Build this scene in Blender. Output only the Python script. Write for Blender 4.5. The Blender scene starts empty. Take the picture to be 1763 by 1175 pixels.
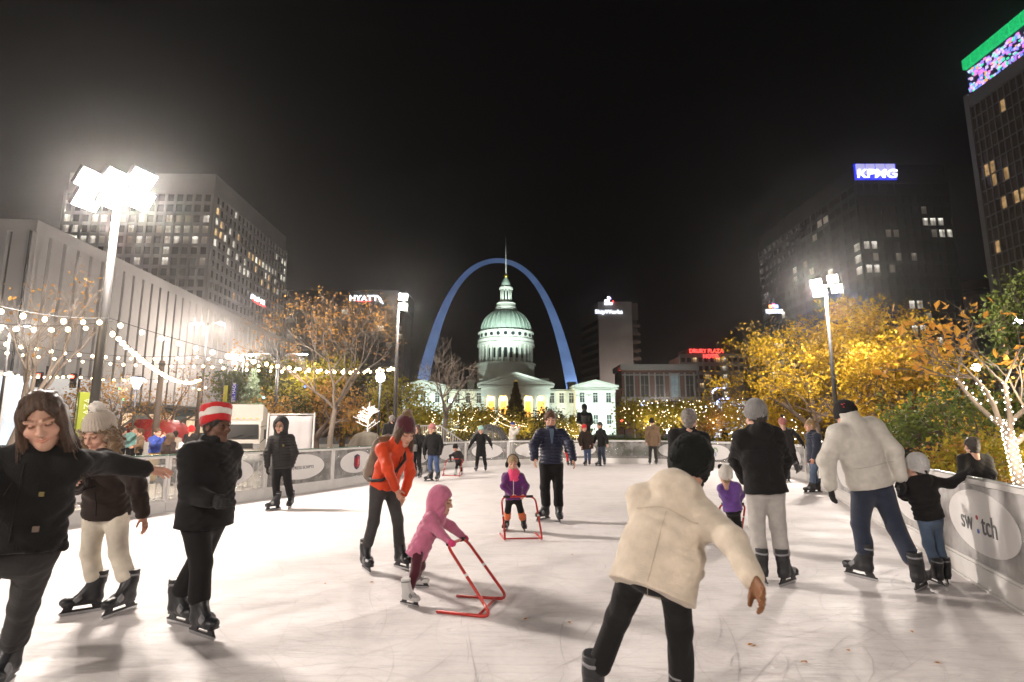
import bpy, bmesh, math, random
import numpy as np
from mathutils import Vector, Matrix, Euler
R = math.radians
random.seed(7); RNG = np.random.default_rng(7)
scene = bpy.context.scene
COL = scene.collection

# ------------------------------------------------------------------ camera
CAM_H, F_PX, CX, CY, PITCH = 1.5, 960.0, 881.5, 587.5, math.atan(153.5/960.0)
cd = bpy.data.cameras.new('camera'); cam = bpy.data.objects.new('camera', cd); COL.objects.link(cam)
cd.sensor_width = 36.0; cd.lens = F_PX/1763.0*36.0; cd.clip_start = 0.05; cd.clip_end = 6000
cam.location = (0, 0, CAM_H); cam.rotation_euler = (math.pi/2 + PITCH, 0, 0)
scene.camera = cam
cd.dof.use_dof = True; cd.dof.focus_distance = 9.5; cd.dof.aperture_fstop = 2.6

# ------------------------------------------------------------------ night sky
w = bpy.data.worlds.new('World'); scene.world = w; w.use_nodes = True
nt = w.node_tree; bg = nt.nodes['Background']
sk = nt.nodes.new('ShaderNodeTexSky'); sk.sky_type = 'NISHITA'; sk.sun_disc = False
sk.sun_elevation = R(-6); sk.sun_rotation = R(200); sk.altitude = 100; sk.dust_density = 3
ad = nt.nodes.new('ShaderNodeMix'); ad.data_type = 'RGBA'; ad.blend_type = 'ADD'; ad.inputs[0].default_value = 1
ad.inputs[7].default_value = (0.055, 0.05, 0.052, 1)      # city glow on the low cloud
nt.links.new(sk.outputs[0], ad.inputs[6]); nt.links.new(ad.outputs[2], bg.inputs[0])
bg.inputs[1].default_value = 0.04

# ------------------------------------------------------------------ colour management
vs = scene.view_settings
scene.display_settings.display_device = 'sRGB'
vs.view_transform = 'Standard'; vs.look = 'None'; vs.exposure = 0.0; vs.gamma = 1.0; vs.use_curve_mapping = False
cy = scene.cycles
scene.render.engine = 'CYCLES'
cy.use_denoising = True; cy.max_bounces = 5; cy.diffuse_bounces = 2; cy.glossy_bounces = 2; cy.use_adaptive_sampling = True; cy.adaptive_threshold = 0.02
cy.transparent_max_bounces = 8; cy.transmission_bounces = 4; cy.volume_bounces = 0
cy.caustics_reflective = False; cy.caustics_refractive = False; cy.sample_clamp_indirect = 6
LAMP = 0.57       # rink lamp level

# ------------------------------------------------------------------ helpers
CP, SP = math.cos(PITCH), math.sin(PITCH)
def at(px, py, Y):
    u = (px-CX)/F_PX; v = (CY-py)/F_PX
    dy = CP - v*SP; dz = SP + v*CP
    return Vector((u/dy*Y, Y, CAM_H + dz/dy*Y))
def gnd(px, py, z=0.0):
    u = (px-CX)/F_PX; v = (CY-py)/F_PX
    dy = CP - v*SP; dz = SP + v*CP
    t = (z-CAM_H)/dz
    return Vector((u*t, dy*t, z))
def tag(o, label=None, cat=None, group=None, kind=None):
    if label: o['label'] = label
    if cat: o['category'] = cat
    if group: o['group'] = group
    if kind: o['kind'] = kind
    return o
def link(o, parent=None):
    COL.objects.link(o)
    if parent is not None: o.parent = parent
    return o
def empty(name, loc=(0,0,0), rz=0, label=None, cat=None, group=None, parent=None):
    o = bpy.data.objects.new(name, None); o.empty_display_size = .2
    link(o, parent); o.location = loc; o.rotation_euler = (0,0,rz)
    return tag(o, label, cat, group)
def nmesh(name, V, Fq, smooth=True):
    """mesh from numpy verts and an (n,3) or (n,4) face array"""
    V = np.asarray(V, np.float32); Fq = np.asarray(Fq, np.int32)
    me = bpy.data.meshes.new(name)
    me.vertices.add(len(V)); me.vertices.foreach_set('co', V.ravel())
    k = Fq.shape[1]; n = len(Fq)
    me.loops.add(n*k); me.loops.foreach_set('vertex_index', Fq.ravel())
    me.polygons.add(n); me.polygons.foreach_set('loop_start', np.arange(0, n*k, k, dtype=np.int32))
    me.polygons.foreach_set('use_smooth', np.full(n, smooth, bool))
    me.update(); me.validate()
    return me
class MB:
    """collects shapes into one mesh"""
    def __init__(s): s.v = []; s.f = []; s.mi = []; s.cur = 0
    def add(s, vs_, fs): 
        b = len(s.v); s.v += [tuple(p) for p in vs_]; s.f += [tuple(i+b for i in f) for f in fs]; s.mi += [s.cur]*len(fs); return s
    def box(s, c, d, rz=0, M=None):
        x, y, z = d[0]/2, d[1]/2, d[2]/2
        P = [(-x,-y,-z),(x,-y,-z),(x,y,-z),(-x,y,-z),(-x,-y,z),(x,-y,z),(x,y,z),(-x,y,z)]
        m = Matrix.Translation(c) @ (M.to_4x4() if M is not None else Matrix.Rotation(rz, 4, 'Z'))
        return s.add([m @ Vector(p) for p in P], [(0,3,2,1),(4,5,6,7),(0,1,5,4),(1,2,6,5),(2,3,7,6),(3,0,4,7)])
    def span(s, a, b):
        a = Vector(a); b = Vector(b); return s.box((a+b)/2, (abs(b.x-a.x), abs(b.y-a.y), abs(b.z-a.z)))
    def tube(s, pts, r, n=8, cap=True, closed=False):
        pts = [Vector(p) for p in pts]; m = len(pts)
        rs = r if isinstance(r, (list, tuple)) else [r]*m
        b = len(s.v); prev = None
        for i, p in enumerate(pts):
            if closed: t = pts[(i+1) % m]-pts[i-1]
            else: t = pts[min(i+1, m-1)]-pts[max(i-1, 0)]
            if t.length < 1e-9: t = Vector((0,0,1))
            t.normalize()
            if prev is None:
                a = Vector((0,0,1)) if abs(t.z) < .9 else Vector((1,0,0))
                e = t.cross(a).normalized()
            else:
                e = prev - t*prev.dot(t)
                e = e.normalized() if e.length > 1e-6 else t.orthogonal().normalized()
            prev = e; g = t.cross(e)
            for k in range(n):
                an = 2*math.pi*k/n
                q = p + (e*math.cos(an)+g*math.sin(an))*rs[i]; s.v.append((q.x, q.y, q.z))
        L = m if closed else m-1
        for i in range(L):
            j = (i+1) % m
            for k in range(n):
                k2 = (k+1) % n
                s.f.append((b+i*n+k, b+i*n+k2, b+j*n+k2, b+j*n+k)); s.mi.append(s.cur)
        if cap and not closed:
            s.f.append(tuple(b+k for k in reversed(range(n)))); s.f.append(tuple(b+(m-1)*n+k for k in range(n))); s.mi += [s.cur]*2
        return s
    def lathe(s, prof, n=24, c=(0,0,0), a0=0):
        b = len(s.v); m = len(prof)
        for (r, z) in prof:
            for k in range(n):
                an = 2*math.pi*k/n + a0
                s.v.append((c[0]+r*math.cos(an), c[1]+r*math.sin(an), c[2]+z))
        for i in range(m-1):
            for k in range(n):
                k2 = (k+1) % n
                s.f.append((b+i*n+k, b+i*n+k2, b+(i+1)*n+k2, b+(i+1)*n+k)); s.mi.append(s.cur)
        if prof[0][0] > 1e-4: s.f.append(tuple(b+k for k in reversed(range(n)))); s.mi.append(s.cur)
        if prof[-1][0] > 1e-4: s.f.append(tuple(b+(m-1)*n+k for k in range(n))); s.mi.append(s.cur)
        return s
    def prism(s, poly, a, b, M):
        """extrude 2D poly (x,z) from depth a to b; M places local (x, depth, z)"""
        n = len(poly)
        P = [M @ Vector((x, a, z)) for x, z in poly] + [M @ Vector((x, b, z)) for x, z in poly]
        F = [tuple(range(n)), tuple(reversed(range(n, 2*n)))] + [(i, i+n, (i+1) % n+n, (i+1) % n) for i in range(n)]
        return s.add(P, F)
    def build(s, name, mat, parent=None, smooth=False, bevel=0):
        me = bpy.data.meshes.new(name); me.from_pydata(s.v, [], s.f)
        mats = mat if isinstance(mat, (list, tuple)) else [mat]
        for m in mats: me.materials.append(m)
        if len(mats) > 1: me.polygons.foreach_set('material_index', s.mi)
        if smooth:
            me.polygons.foreach_set('use_smooth', [True]*len(me.polygons))
        me.update()
        o = link(bpy.data.objects.new(name, me), parent)
        if smooth == 'auto':
            me.set_sharp_from_angle(angle=R(40))
        if bevel:
            b = o.modifiers.new('bevel', 'BEVEL'); b.width = bevel; b.segments = 2; b.limit_method = 'ANGLE'
        return o
def frame_from(u, up=Vector((0,0,1))):
    """matrix with local x = u, local z ~ up"""
    x = Vector(u).normalized(); z = (Vector(up) - x*Vector(up).dot(x)).normalized(); y = z.cross(x)
    return Matrix((x, y, z)).transposed()

# ------------------------------------------------------------------ materials
MATS = {}
def nodes_of(m): 
    m.use_nodes = True; t = m.node_tree
    return t, t.nodes, t.links, t.nodes['Principled BSDF']
def mat(name, col, rough=.7, var=.12, scale=8, bump=0, bscale=40, metal=0, spec=.5, sheen=0, detail=4, coat=0, stretch=(1,1,1), attr=None, subs=0, bdist=.02):
    if name in MATS: return MATS[name]
    m = bpy.data.materials.new(name); t, N, L, P = nodes_of(m)
    P.inputs['Roughness'].default_value = rough; P.inputs['Metallic'].default_value = metal
    P.inputs['Specular IOR Level'].default_value = spec
    if sheen: P.inputs['Sheen Weight'].default_value = sheen; P.inputs['Sheen Roughness'].default_value = .5
    if coat: P.inputs['Coat Weight'].default_value = coat
    tc = N.new('ShaderNodeTexCoord'); mp = N.new('ShaderNodeMapping'); mp.inputs['Scale'].default_value = stretch
    L.new(tc.outputs['Object'], mp.inputs[0])
    nz = N.new('ShaderNodeTexNoise'); nz.inputs['Scale'].default_value = scale; nz.inputs['Detail'].default_value = detail
    L.new(mp.outputs[0], nz.inputs['Vector'])
    rp = N.new('ShaderNodeMapRange'); rp.inputs[1].default_value = .25; rp.inputs[2].default_value = .75
    rp.inputs[3].default_value = 1-var; rp.inputs[4].default_value = 1+var
    L.new(nz.outputs['Fac'], rp.inputs[0])
    mx = N.new('ShaderNodeMix'); mx.data_type = 'RGBA'; mx.blend_type = 'MULTIPLY'; mx.inputs[0].default_value = 1
    mx.inputs[6].default_value = (*col, 1); L.new(rp.outputs[0], mx.inputs[7])
    out = mx.outputs[2]
    if attr:
        a = N.new('ShaderNodeAttribute'); a.attribute_name = attr
        m2 = N.new('ShaderNodeMix'); m2.data_type = 'RGBA'; m2.blend_type = 'MULTIPLY'; m2.inputs[0].default_value = 1
        L.new(out, m2.inputs[6]); L.new(a.outputs['Color'], m2.inputs[7]); out = m2.outputs[2]
    L.new(out, P.inputs['Base Color'])
    if bump:
        nb = N.new('ShaderNodeTexNoise'); nb.inputs['Scale'].default_value = bscale; nb.inputs['Detail'].default_value = 3
        L.new(mp.outputs[0], nb.inputs['Vector'])
        b = N.new('ShaderNodeBump'); b.inputs['Strength'].default_value = bump; b.inputs['Distance'].default_value = bdist
        L.new(nb.outputs['Fac'], b.inputs['Height']); L.new(b.outputs[0], P.inputs['Normal'])
    if subs:
        P.inputs['Subsurface Weight'].default_value = subs; P.inputs['Subsurface Radius'].default_value = (.01,.004,.002)
    MATS[name] = m; return m
def emis(name, col, strength, sample=False, nvar=0, nscale=3.0, room=False):
    if name in MATS: return MATS[name]
    m = bpy.data.materials.new(name); t, N, L, P = nodes_of(m)
    P.inputs['Base Color'].default_value = (*[c*.5 for c in col], 1)
    P.inputs['Emission Color'].default_value = (*col, 1); P.inputs['Emission Strength'].default_value = strength
    if nvar:
        tc = N.new('ShaderNodeTexCoord'); oi = N.new('ShaderNodeObjectInfo')
        av = N.new('ShaderNodeVectorMath'); av.operation = 'ADD'
        sc = N.new('ShaderNodeVectorMath'); sc.operation = 'SCALE'; sc.inputs['Scale'].default_value = 37.0
        cb = N.new('ShaderNodeCombineXYZ'); L.new(oi.outputs['Random'], cb.inputs[0]); L.new(oi.outputs['Random'], cb.inputs[1])
        L.new(cb.outputs[0], sc.inputs[0]); L.new(tc.outputs['Object'], av.inputs[0]); L.new(sc.outputs[0], av.inputs[1])
        nz = N.new('ShaderNodeTexNoise'); nz.inputs['Scale'].default_value = nscale; nz.inputs['Detail'].default_value = 2
        L.new(av.outputs[0], nz.inputs['Vector'])
        rp = N.new('ShaderNodeMapRange'); rp.inputs[1].default_value = .35; rp.inputs[2].default_value = .7
        rp.inputs[3].default_value = strength*(1-nvar); rp.inputs[4].default_value = strength*(1+nvar)
        L.new(nz.outputs['Fac'], rp.inputs[0]); es = rp.outputs[0]
        if room:
            sp_ = N.new('ShaderNodeSeparateXYZ'); L.new(tc.outputs['Object'], sp_.inputs[0])
            g = N.new('ShaderNodeMapRange'); g.interpolation_type = 'SMOOTHSTEP'; g.inputs[1].default_value = .05; g.inputs[2].default_value = .38; g.inputs[3].default_value = .38; g.inputs[4].default_value = 1.5; L.new(sp_.outputs[2], g.inputs[0])
            wv = N.new('ShaderNodeMath'); wv.operation = 'SINE'; m0 = N.new('ShaderNodeMath'); m0.operation = 'MULTIPLY_ADD'; m0.inputs[1].default_value = 9.4; L.new(sp_.outputs[0], m0.inputs[0]); L.new(sc.outputs[0], m0.inputs[2]); L.new(m0.outputs[0], wv.inputs[0])
            g2 = N.new('ShaderNodeMapRange'); g2.inputs[1].default_value = -1; g2.inputs[2].default_value = 1; g2.inputs[3].default_value = .55; g2.inputs[4].default_value = 1.3; L.new(wv.outputs[0], g2.inputs[0])
            for q in (g, g2):
                mm = N.new('ShaderNodeMath'); mm.operation = 'MULTIPLY'; L.new(es, mm.inputs[0]); L.new(q.outputs[0], mm.inputs[1]); es = mm.outputs[0]
        L.new(es, P.inputs['Emission Strength'])
    m.cycles.emission_sampling = 'FRONT' if sample else 'NONE'
    MATS[name] = m; return m
def glassmat(name, tint=(.9,.95,.93), refl=.08, rough=.03, dirt=0.0):
    """thin clear panel: mostly see-through, with mirror sheen by angle"""
    if name in MATS: return MATS[name]
    m = bpy.data.materials.new(name); t, N, L, P = nodes_of(m); N.remove(P)
    o = N['Material Output']
    tr = N.new('ShaderNodeBsdfTransparent'); tr.inputs[0].default_value = (*tint, 1)
    gl = N.new('ShaderNodeBsdfGlossy'); gl.inputs['Roughness'].default_value = rough
    fr = N.new('ShaderNodeFresnel'); fr.inputs['IOR'].default_value = 1.45
    m1 = N.new('ShaderNodeMixShader'); L.new(fr.outputs[0], m1.inputs[0]); L.new(tr.outputs[0], m1.inputs[1]); L.new(gl.outputs[0], m1.inputs[2])
    df = N.new('ShaderNodeBsdfDiffuse'); df.inputs[0].default_value = (.75,.73,.72,1)
    nz = N.new('ShaderNodeTexNoise'); nz.inputs['Scale'].default_value = 3; nz.inputs['Detail'].default_value = 6
    tc = N.new('ShaderNodeTexCoord'); L.new(tc.outputs['Object'], nz.inputs['Vector'])
    rp = N.new('ShaderNodeMapRange'); rp.inputs[1].default_value = .3; rp.inputs[2].default_value = .75; rp.inputs[3].default_value = dirt*.4; rp.inputs[4].default_value = dirt*1.6
    L.new(nz.outputs['Fac'], rp.inputs[0])
    m2 = N.new('ShaderNodeMixShader'); L.new(rp.outputs[0], m2.inputs[0]); L.new(m1.outputs[0], m2.inputs[1]); L.new(df.outputs[0], m2.inputs[2])
    L.new(m2.outputs[0], o.inputs[0]); MATS[name] = m; return m
def text(s, size, mat_, parent=None, M=None, name='lettering', ext=.004, align='CENTER', bold=0, sx=1.0, shear=0.0):
    c = bpy.data.curves.new(name, 'FONT'); c.body = s; c.size = size; c.align_x = align; c.align_y = 'CENTER'
    c.extrude = ext; c.offset = bold; c.shear = shear
    c.materials.append(mat_)
    tmp = bpy.data.objects.new('tmp_text', c); me = bpy.data.meshes.new_from_object(tmp)
    bpy.data.objects.remove(tmp); bpy.data.curves.remove(c)
    o = link(bpy.data.objects.new(name, me), parent)
    # local text plane: x right, y up -> place with matrix M (x right, y depth, z up)
    B = Matrix(((1,0,0,0),(0,0,-1,0),(0,1,0,0),(0,0,0,1)))
    o.matrix_local = (M if M is not None else Matrix.Identity(4)) @ B @ Matrix.Diagonal((sx,1,1,1))
    return o
def place(name, me, parent, M, label=None):
    o = bpy.data.objects.new(name, me); link(o, parent); o.matrix_local = M
    if label: o['label'] = label
    return o
def lamp(name, kind, loc, energy, col, parent=None, size=.2, target=None, spot=None, blend=.5):
    l = bpy.data.lights.new(name, kind); l.energy = energy; l.color = col
    if kind in ('POINT', 'SPOT'): l.shadow_soft_size = size
    if kind == 'SPOT': l.spot_size = spot or R(80); l.spot_blend = blend
    if kind == 'AREA': l.size = size
    o = link(bpy.data.objects.new(name, l), parent); o.location = loc
    if target is not None:
        d = Vector(target) - Vector(loc); o.rotation_euler = d.to_track_quat('-Z', 'Y').to_euler()
    return o
# ================================================================== ground, ice and the rink barrier
def catmull(P, n=12, closed=True):
    P = [Vector(p) for p in P]; m = len(P); out = []
    for i in range(m if closed else m-1):
        p0, p1, p2, p3 = (P[(i-1) % m], P[i], P[(i+1) % m], P[(i+2) % m]) if closed else (P[max(i-1,0)], P[i], P[i+1], P[min(i+2,m-1)])
        for k in range(n):
            t = k/n
            out.append(.5*((2*p1)+(p2-p0)*t+(2*p0-5*p1+4*p2-p3)*t*t+(3*p1-p0-3*p2+p3)*t**3))
    return out
m_pave = mat('plaza_paving', (.43,.38,.335), .75, .25, .9, .25, 30)
m_asph = mat('asphalt', (.045,.043,.042), .8, .3, .6, .3, 60)
MBg = MB(); S_ = 4000
MBg.add([(-S_,-S_,-.16),(S_,-S_,-.16),(S_,S_,-.16),(-S_,S_,-.16)], [(0,1,2,3)])
tag(MBg.build('ground', m_asph), kind='structure')
MBp = MB(); MBp.span((-46,-30,-.5),(52,62,-.012))
tag(MBp.build('plaza', m_pave), kind='structure')
# pavers of the plaza edge that shows through the glass
RPTS = [(2.4,0),(.4,-5),(-3.2,-9),(-8,-8.6),(-10.2,-3),(-9.2,3),(-7.75,7.2),(-7.1,9.1),(-6.45,10.72),(-5.61,12.65),(-4.83,14.6),(-4.1,17),(-3.5,19.8),(-2.5,22.9),
        (-.5,24.9),(2.5,26.1),(5.3,26.3),(7.3,25),(8.35,22.7),(9.05,20.6),(9.2,18.4),(8.5,16.0),(6.6,11),(4.72,6.1)]
path = catmull([(x,y,0) for x,y in RPTS], 14)
# ---- ice: white, scraped, with fine skate marks
m_ice = bpy.data.materials.new('scraped_ice'); t, N, L, P = nodes_of(m_ice)
tc = N.new('ShaderNodeTexCoord')
def noise(scale, detail=4, vec=None, dist=0):
    n = N.new('ShaderNodeTexNoise'); n.inputs['Scale'].default_value = scale; n.inputs['Detail'].default_value = detail
    n.inputs['Distortion'].default_value = dist
    L.new(vec or tc.outputs['Object'], n.inputs['Vector']); return n.outputs['Fac']
def mrange(src, a, b, c, d):
    n = N.new('ShaderNodeMapRange'); n.inputs[1].default_value = a; n.inputs[2].default_value = b; n.inputs[3].default_value = c; n.inputs[4].default_value = d
    L.new(src, n.inputs[0]); return n.outputs[0]
def mth(op, a, b=None):
    n = N.new('ShaderNodeMath'); n.operation = op
    for i, q in enumerate((a, b)):
        if q is None: continue
        if isinstance(q, (int, float)): n.inputs[i].default_value = q
        else: L.new(q, n.inputs[i])
    return n.outputs[0]
marks = None
for (rz, sc, sx, wdt, ds) in ((20, 1.3, .10, .012, .5), (-38, 1.0, .09, .010, .9), (71, 1.15, .12, .010, .7), (5, .8, .10, .012, 1.1), (-75, 1.6, .11, .013, .6), (48, 2.2, .14, .014, .8), (-20, 2.9, .10, .011, 1.0), (83, 3.4, .13, .012, .7), (33, 4.2, .12, .013, .9), (-58, 3.7, .10, .012, 1.2)):
    mp = N.new('ShaderNodeMapping'); mp.inputs['Rotation'].default_value = (0,0,R(rz)); mp.inputs['Scale'].default_value = (sx*sc, sc, 1)
    mp.inputs['Location'].default_value = (rz*.37, rz*.11, 0)
    L.new(tc.outputs['Object'], mp.inputs[0])
    nz = noise(1.9, 1.5, mp.outputs[0], ds)
    ln = mth('ABSOLUTE', mth('SUBTRACT', nz, .5))
    ln = mrange(ln, 0, wdt, 1, 0)
    br = mrange(noise(.9+abs(rz)*.01, 3), .42, .60, 0, 1)
    ln = mth('MULTIPLY', ln, br)
    marks = ln if marks is None else mth('MAXIMUM', marks, ln)
big = mrange(noise(.35, 5), .3, .7, .93, 1.03)
fine = mrange(noise(26, 3), .3, .7, .965, 1.02)
blot = mrange(noise(2.6, 5, None, .6), .52, .78, 1, .86)
val = mth('MULTIPLY', mth('MULTIPLY', big, fine), blot)
val = mth('MULTIPLY', val, mrange(marks, 0, 1, 1, .87))
cmx = N.new('ShaderNodeMix'); cmx.data_type = 'RGBA'; cmx.blend_type = 'MULTIPLY'; cmx.inputs[0].default_value = 1
cmx.inputs[6].default_value = (.88,.835,.825,1); L.new(val, cmx.inputs[7]); L.new(cmx.outputs[2], P.inputs['Base Color'])
L.new(mrange(noise(1.1, 4), .3, .7, .48, .75), P.inputs['Roughness']); P.inputs['Specular IOR Level'].default_value = .22
bp = N.new('ShaderNodeBump'); bp.inputs['Strength'].default_value = .5; bp.inputs['Distance'].default_value = .012
hh = mth('ADD', mth('MULTIPLY', noise(14, 4), .35), mth('MULTIPLY', marks, -.5)); L.new(hh, bp.inputs['Height']); L.new(bp.outputs[0], P.inputs['Normal'])
MBi = MB(); n = len(path)
MBi.add([(p.x,p.y,0) for p in path]+[(p.x,p.y,-.3) for p in path], [tuple(range(n))]+[(i, i+n, (i+1)%n+n, (i+1)%n) for i in range(n)])
tag(MBi.build('ice_rink', m_ice), kind='structure')

# skate cuts: shallow pale-grey grooves scored into the ice
rk = np.random.default_rng(23); sm = MB()
for k in range(1300):
    yy = 2.6+16*rk.random()**1.5; xx = (-.62+1.3*rk.random())*yy*.95+.3; an_ = rk.random()*6.283; ln_ = .25+1.6*rk.random()**2; cv = rk.normal()*.9; wd_ = .0012+.0026*rk.random(); q = Vector((xx,yy,.0025)); nseg = 7; L_, R_ = [], []
    for j in range(nseg+1):
        d = Vector((math.cos(an_),math.sin(an_),0)); nrm = Vector((-d.y,d.x,0)); ww = wd_*math.sin(math.pi*(j+.35)/(nseg+.7)); L_.append(q+nrm*ww); R_.append(q-nrm*ww); q = q+d*ln_/nseg; an_ += cv*ln_/nseg
    sm.add(L_+R_, [(j, nseg+1+j, nseg+2+j, j+1) for j in range(nseg)])
tag(sm.build('skate_cuts', mat('ice_groove', (.70,.66,.65), .8, .12, 6)), 'fine curved blade cuts scored all over the white ice', 'ice marks', kind='stuff')
# ---- barrier panels along the path
m_white = mat('board_white', (.80,.78,.76), .45, .08, 3, .05, 30)
m_rail = mat('rail_aluminium', (.55,.55,.54), .35, .1, 6, metal=.6)
m_oval = mat('sign_white_vinyl', (.82,.80,.79), .4, .03, 4)
m_glassb = glassmat('barrier_glass', (.92,.94,.93), dirt=.28); m_glassw = glassmat('barrier_frosted', (.9,.9,.9), dirt=.55)
m_cap = mat('glass_edge_green', (.10,.17,.13), .2, .1, 5)
dist = [0]
for i in range(n): dist.append(dist[-1] + (path[(i+1) % n]-path[i]).length)
TOT = dist[-1]
def along(s):
    s %= TOT
    i = max(k for k in range(n) if dist[k] <= s)
    f = (s-dist[i])/max(1e-6, dist[i+1]-dist[i])
    return path[i].lerp(path[(i+1) % n], f)
def s_near(x, y):
    return min((((along(k*TOT/600)-Vector((x,y,0))).length, k*TOT/600) for k in range(600)))[1]
s0 = s_near(-6.45, 10.72); s_back = s_near(-10, -1)
s_end = s_near(2.2, -.6) + TOT
sgn = 1
cuts = []
s = s0
while s > s_back - .5: cuts.insert(0, s); s -= 2.3
s = s0 + 2.3
while s < s_end: cuts.append(s); s += 2.3
barrier = empty('rink_barrier', (0,0,0), 0, 'low clear barrier with white kickboards and oval signs around the ice', 'barrier')
me_post = MB(); me_post.box((0,0,.5),(.055,.06,1.0)); post_o = None
m_text = mat('sign_grey_print', (.12,.12,.13), .5, .05, 5)
m_red = mat('print_red', (.55,.03,.05), .5, .1, 20); m_navy = mat('print_navy', (.02,.03,.07), .5, .1, 20)
m_orange_p = mat('print_orange', (.8,.35,.05), .5, .1, 20); m_green_p = mat('print_green', (.10,.30,.10), .5, .1, 20); m_blue_p = mat('print_blue', (.08,.18,.5), .5, .1, 20)
panels = []
for i in range(len(cuts)-1):
    a, b = along(cuts[i]), along(cuts[i+1]); Lg = (b-a).length
    Fm = frame_from(b-a).to_4x4(); Fm.translation = (a+b)/2     # local x along, y outward? , z up
    mid = (a+b)/2; inward = Vector((0,12,0)) - mid
    yloc = Fm.to_3x3() @ Vector((0,1,0))
    out = -1 if yloc.dot(inward) > 0 else 1                       # local y sign that points away from the ice
    frame = MB()
    frame.box((-Lg/2+.035,0,.61),(.05,.05,.83)); frame.box((Lg/2-.035,0,.61),(.05,.05,.83))
    frame.box((0,0,1.0),(Lg-.12,.045,.05)); frame.box((0,0,.215),(Lg-.12,.045,.03))
    po = frame.build('panel', m_white, barrier, bevel=.006); po.matrix_local = Fm
    k = MB(); k.box((0,0,.10),(Lg-.004,.07,.20)); k.box((0,-out*.045,.012),(Lg-.004,.03,.026)); k.build('kickboard', m_white, po, bevel=.008)
    g = MB(); g.box((0,0,.60),(Lg-.13,.010,.74)); g.build('glass', m_glassw if (mid.x > 3.6 and mid.y < 21) else m_glassb, po)
    tr = MB(); tr.tube([(-Lg/2,0,1.035),(Lg/2,0,1.035)], .017, 8); tr.build('top_rail', m_cap if i < 9 else m_rail, po, True)
    panels.append((po, Lg, out, i, mid))
def oval(po, Lg, out, w, h, zc, x=0.0):
    inn = -out
    K = 40; poly = [(x+w/2*math.cos(2*math.pi*k/K), zc+h/2*math.sin(2*math.pi*k/K)) for k in range(K)]
    o = MB(); o.prism(poly, inn*.011, inn*.007, Matrix.Identity(4)); ob = o.build('oval_sign', m_oval, po); return ob
def face_in(out, x, z, d=.013):
    """matrix for lettering on the ice side of a panel"""
    M = Matrix.Translation((x, -out*d, z))
    if out < 0: M = M @ Matrix.Rotation(math.pi, 4, 'Z')
    return M
for (po, Lg, out, i, mid) in panels:
    px = CX + F_PX*mid.x/max(.1, mid.y)
    ob = None
    if mid.y < .5: continue
    near = lambda x, y: (mid-Vector((x,y,0))).length
    gate = near(5.2,26.3) < 1.15
    if not gate:
        ob = oval(po, Lg, out, min(1.62, Lg-.3), .60, .62)
    po['i'] = i
panels_xy = [(round(p[4].x,1), round(p[4].y,1), p[3]) for p in panels]
def panel_at(x, y): return min(panels, key=lambda p: (p[4]-Vector((x,y,0))).length)
def logo(x, y, fn):
    po, Lg, out, i, mid = panel_at(x, y); fn(po, out)
def lg_scripts(po, out):
    text('EXPRESS SCRIPTS', .105, m_text, po, face_in(out, 0, .60), sx=1.05)
def lg_shield(po, out):
    M = face_in(out, 0, .62)
    sh = [(-.14,.17),(0,.215),(.14,.17),(.155,-.08),(.10,-.17),(0,-.215),(-.10,-.17),(-.155,-.08)]
    o = MB(); o.prism(sh, -.003, .001, M); o.build('emblem', m_navy, po)
    o = MB(); o.prism([(.0,.17),(.115,.14),(.13,-.06),(.075,-.14),(0,-.17)], -.006, -.004, M); o.build('emblem_half', m_red, po)
    o = MB()
    for sx_ in (-.11,-.06,-.01): o.tube([M @ Vector((sx_+.05*k/8-.02, -.008, -.13+.24*math.sin(math.pi*k/10))) for k in range(9)], .007, 5)
    o.build('emblem_lines', m_red, po)
    text('CITY', .07, m_oval, po, face_in(out, .07, .62, .021) @ Matrix.Rotation(R(90), 4, 'Y'), ext=.001)
def lg_tree(po, out):
    M = face_in(out, 0, .64); o = MB()
    for k in range(13):
        an = R(-20 + 220*k/12); r = .13
        for q, rr in ((0,.13),(1,.095)):
            c = M @ Vector((rr*math.cos(an), -.004, .03+rr*math.sin(an))); o.box(c, (.02,.006,.028))
    o.build('emblem', m_green_p, po)
    o = MB(); o.box(M @ Vector((-.022,-.004,-.10)), (.018,.006,.17)); o.box(M @ Vector((.022,-.004,-.10)), (.018,.006,.17)); o.build('emblem_stem', m_blue_p, po)
def lg_switch(po, out):
    M = face_in(out, 0, .60); L3 = []
    text('sw', .27, m_text, po, M @ Matrix.Translation((-.33,0,0)), sx=1.0)
    text('tch', .27, m_text, po, M @ Matrix.Translation((.20,0,0)), sx=1.0)
    for z, mm in ((.06, m_red), (-.07, m_blue_p)):
        o = MB(); o.prism([(-.062+.022*math.cos(2*math.pi*k/16), z+.022*math.sin(2*math.pi*k/16)) for k in range(16)], -.004, .0, M); o.build('dot', mm, po)
def lg_petal(po, out):
    M = face_in(out, .2, .62); o = MB(); o.prism([(0,.10),(.05,.02),(0,-.12),(-.05,.02)], -.004, 0, M); o.build('emblem', m_orange_p, po)
def lg_word(po, out): text('ENTERPRISE', .12, m_text, po, face_in(out, 0, .60))
logo(-5.3,13.4, lg_scripts); logo(-4.5,15.6, lg_shield); logo(8.3,22.8, lg_tree); logo(4.75,6.2, lg_switch); logo(-7.2,9.0, lg_petal); 

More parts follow.
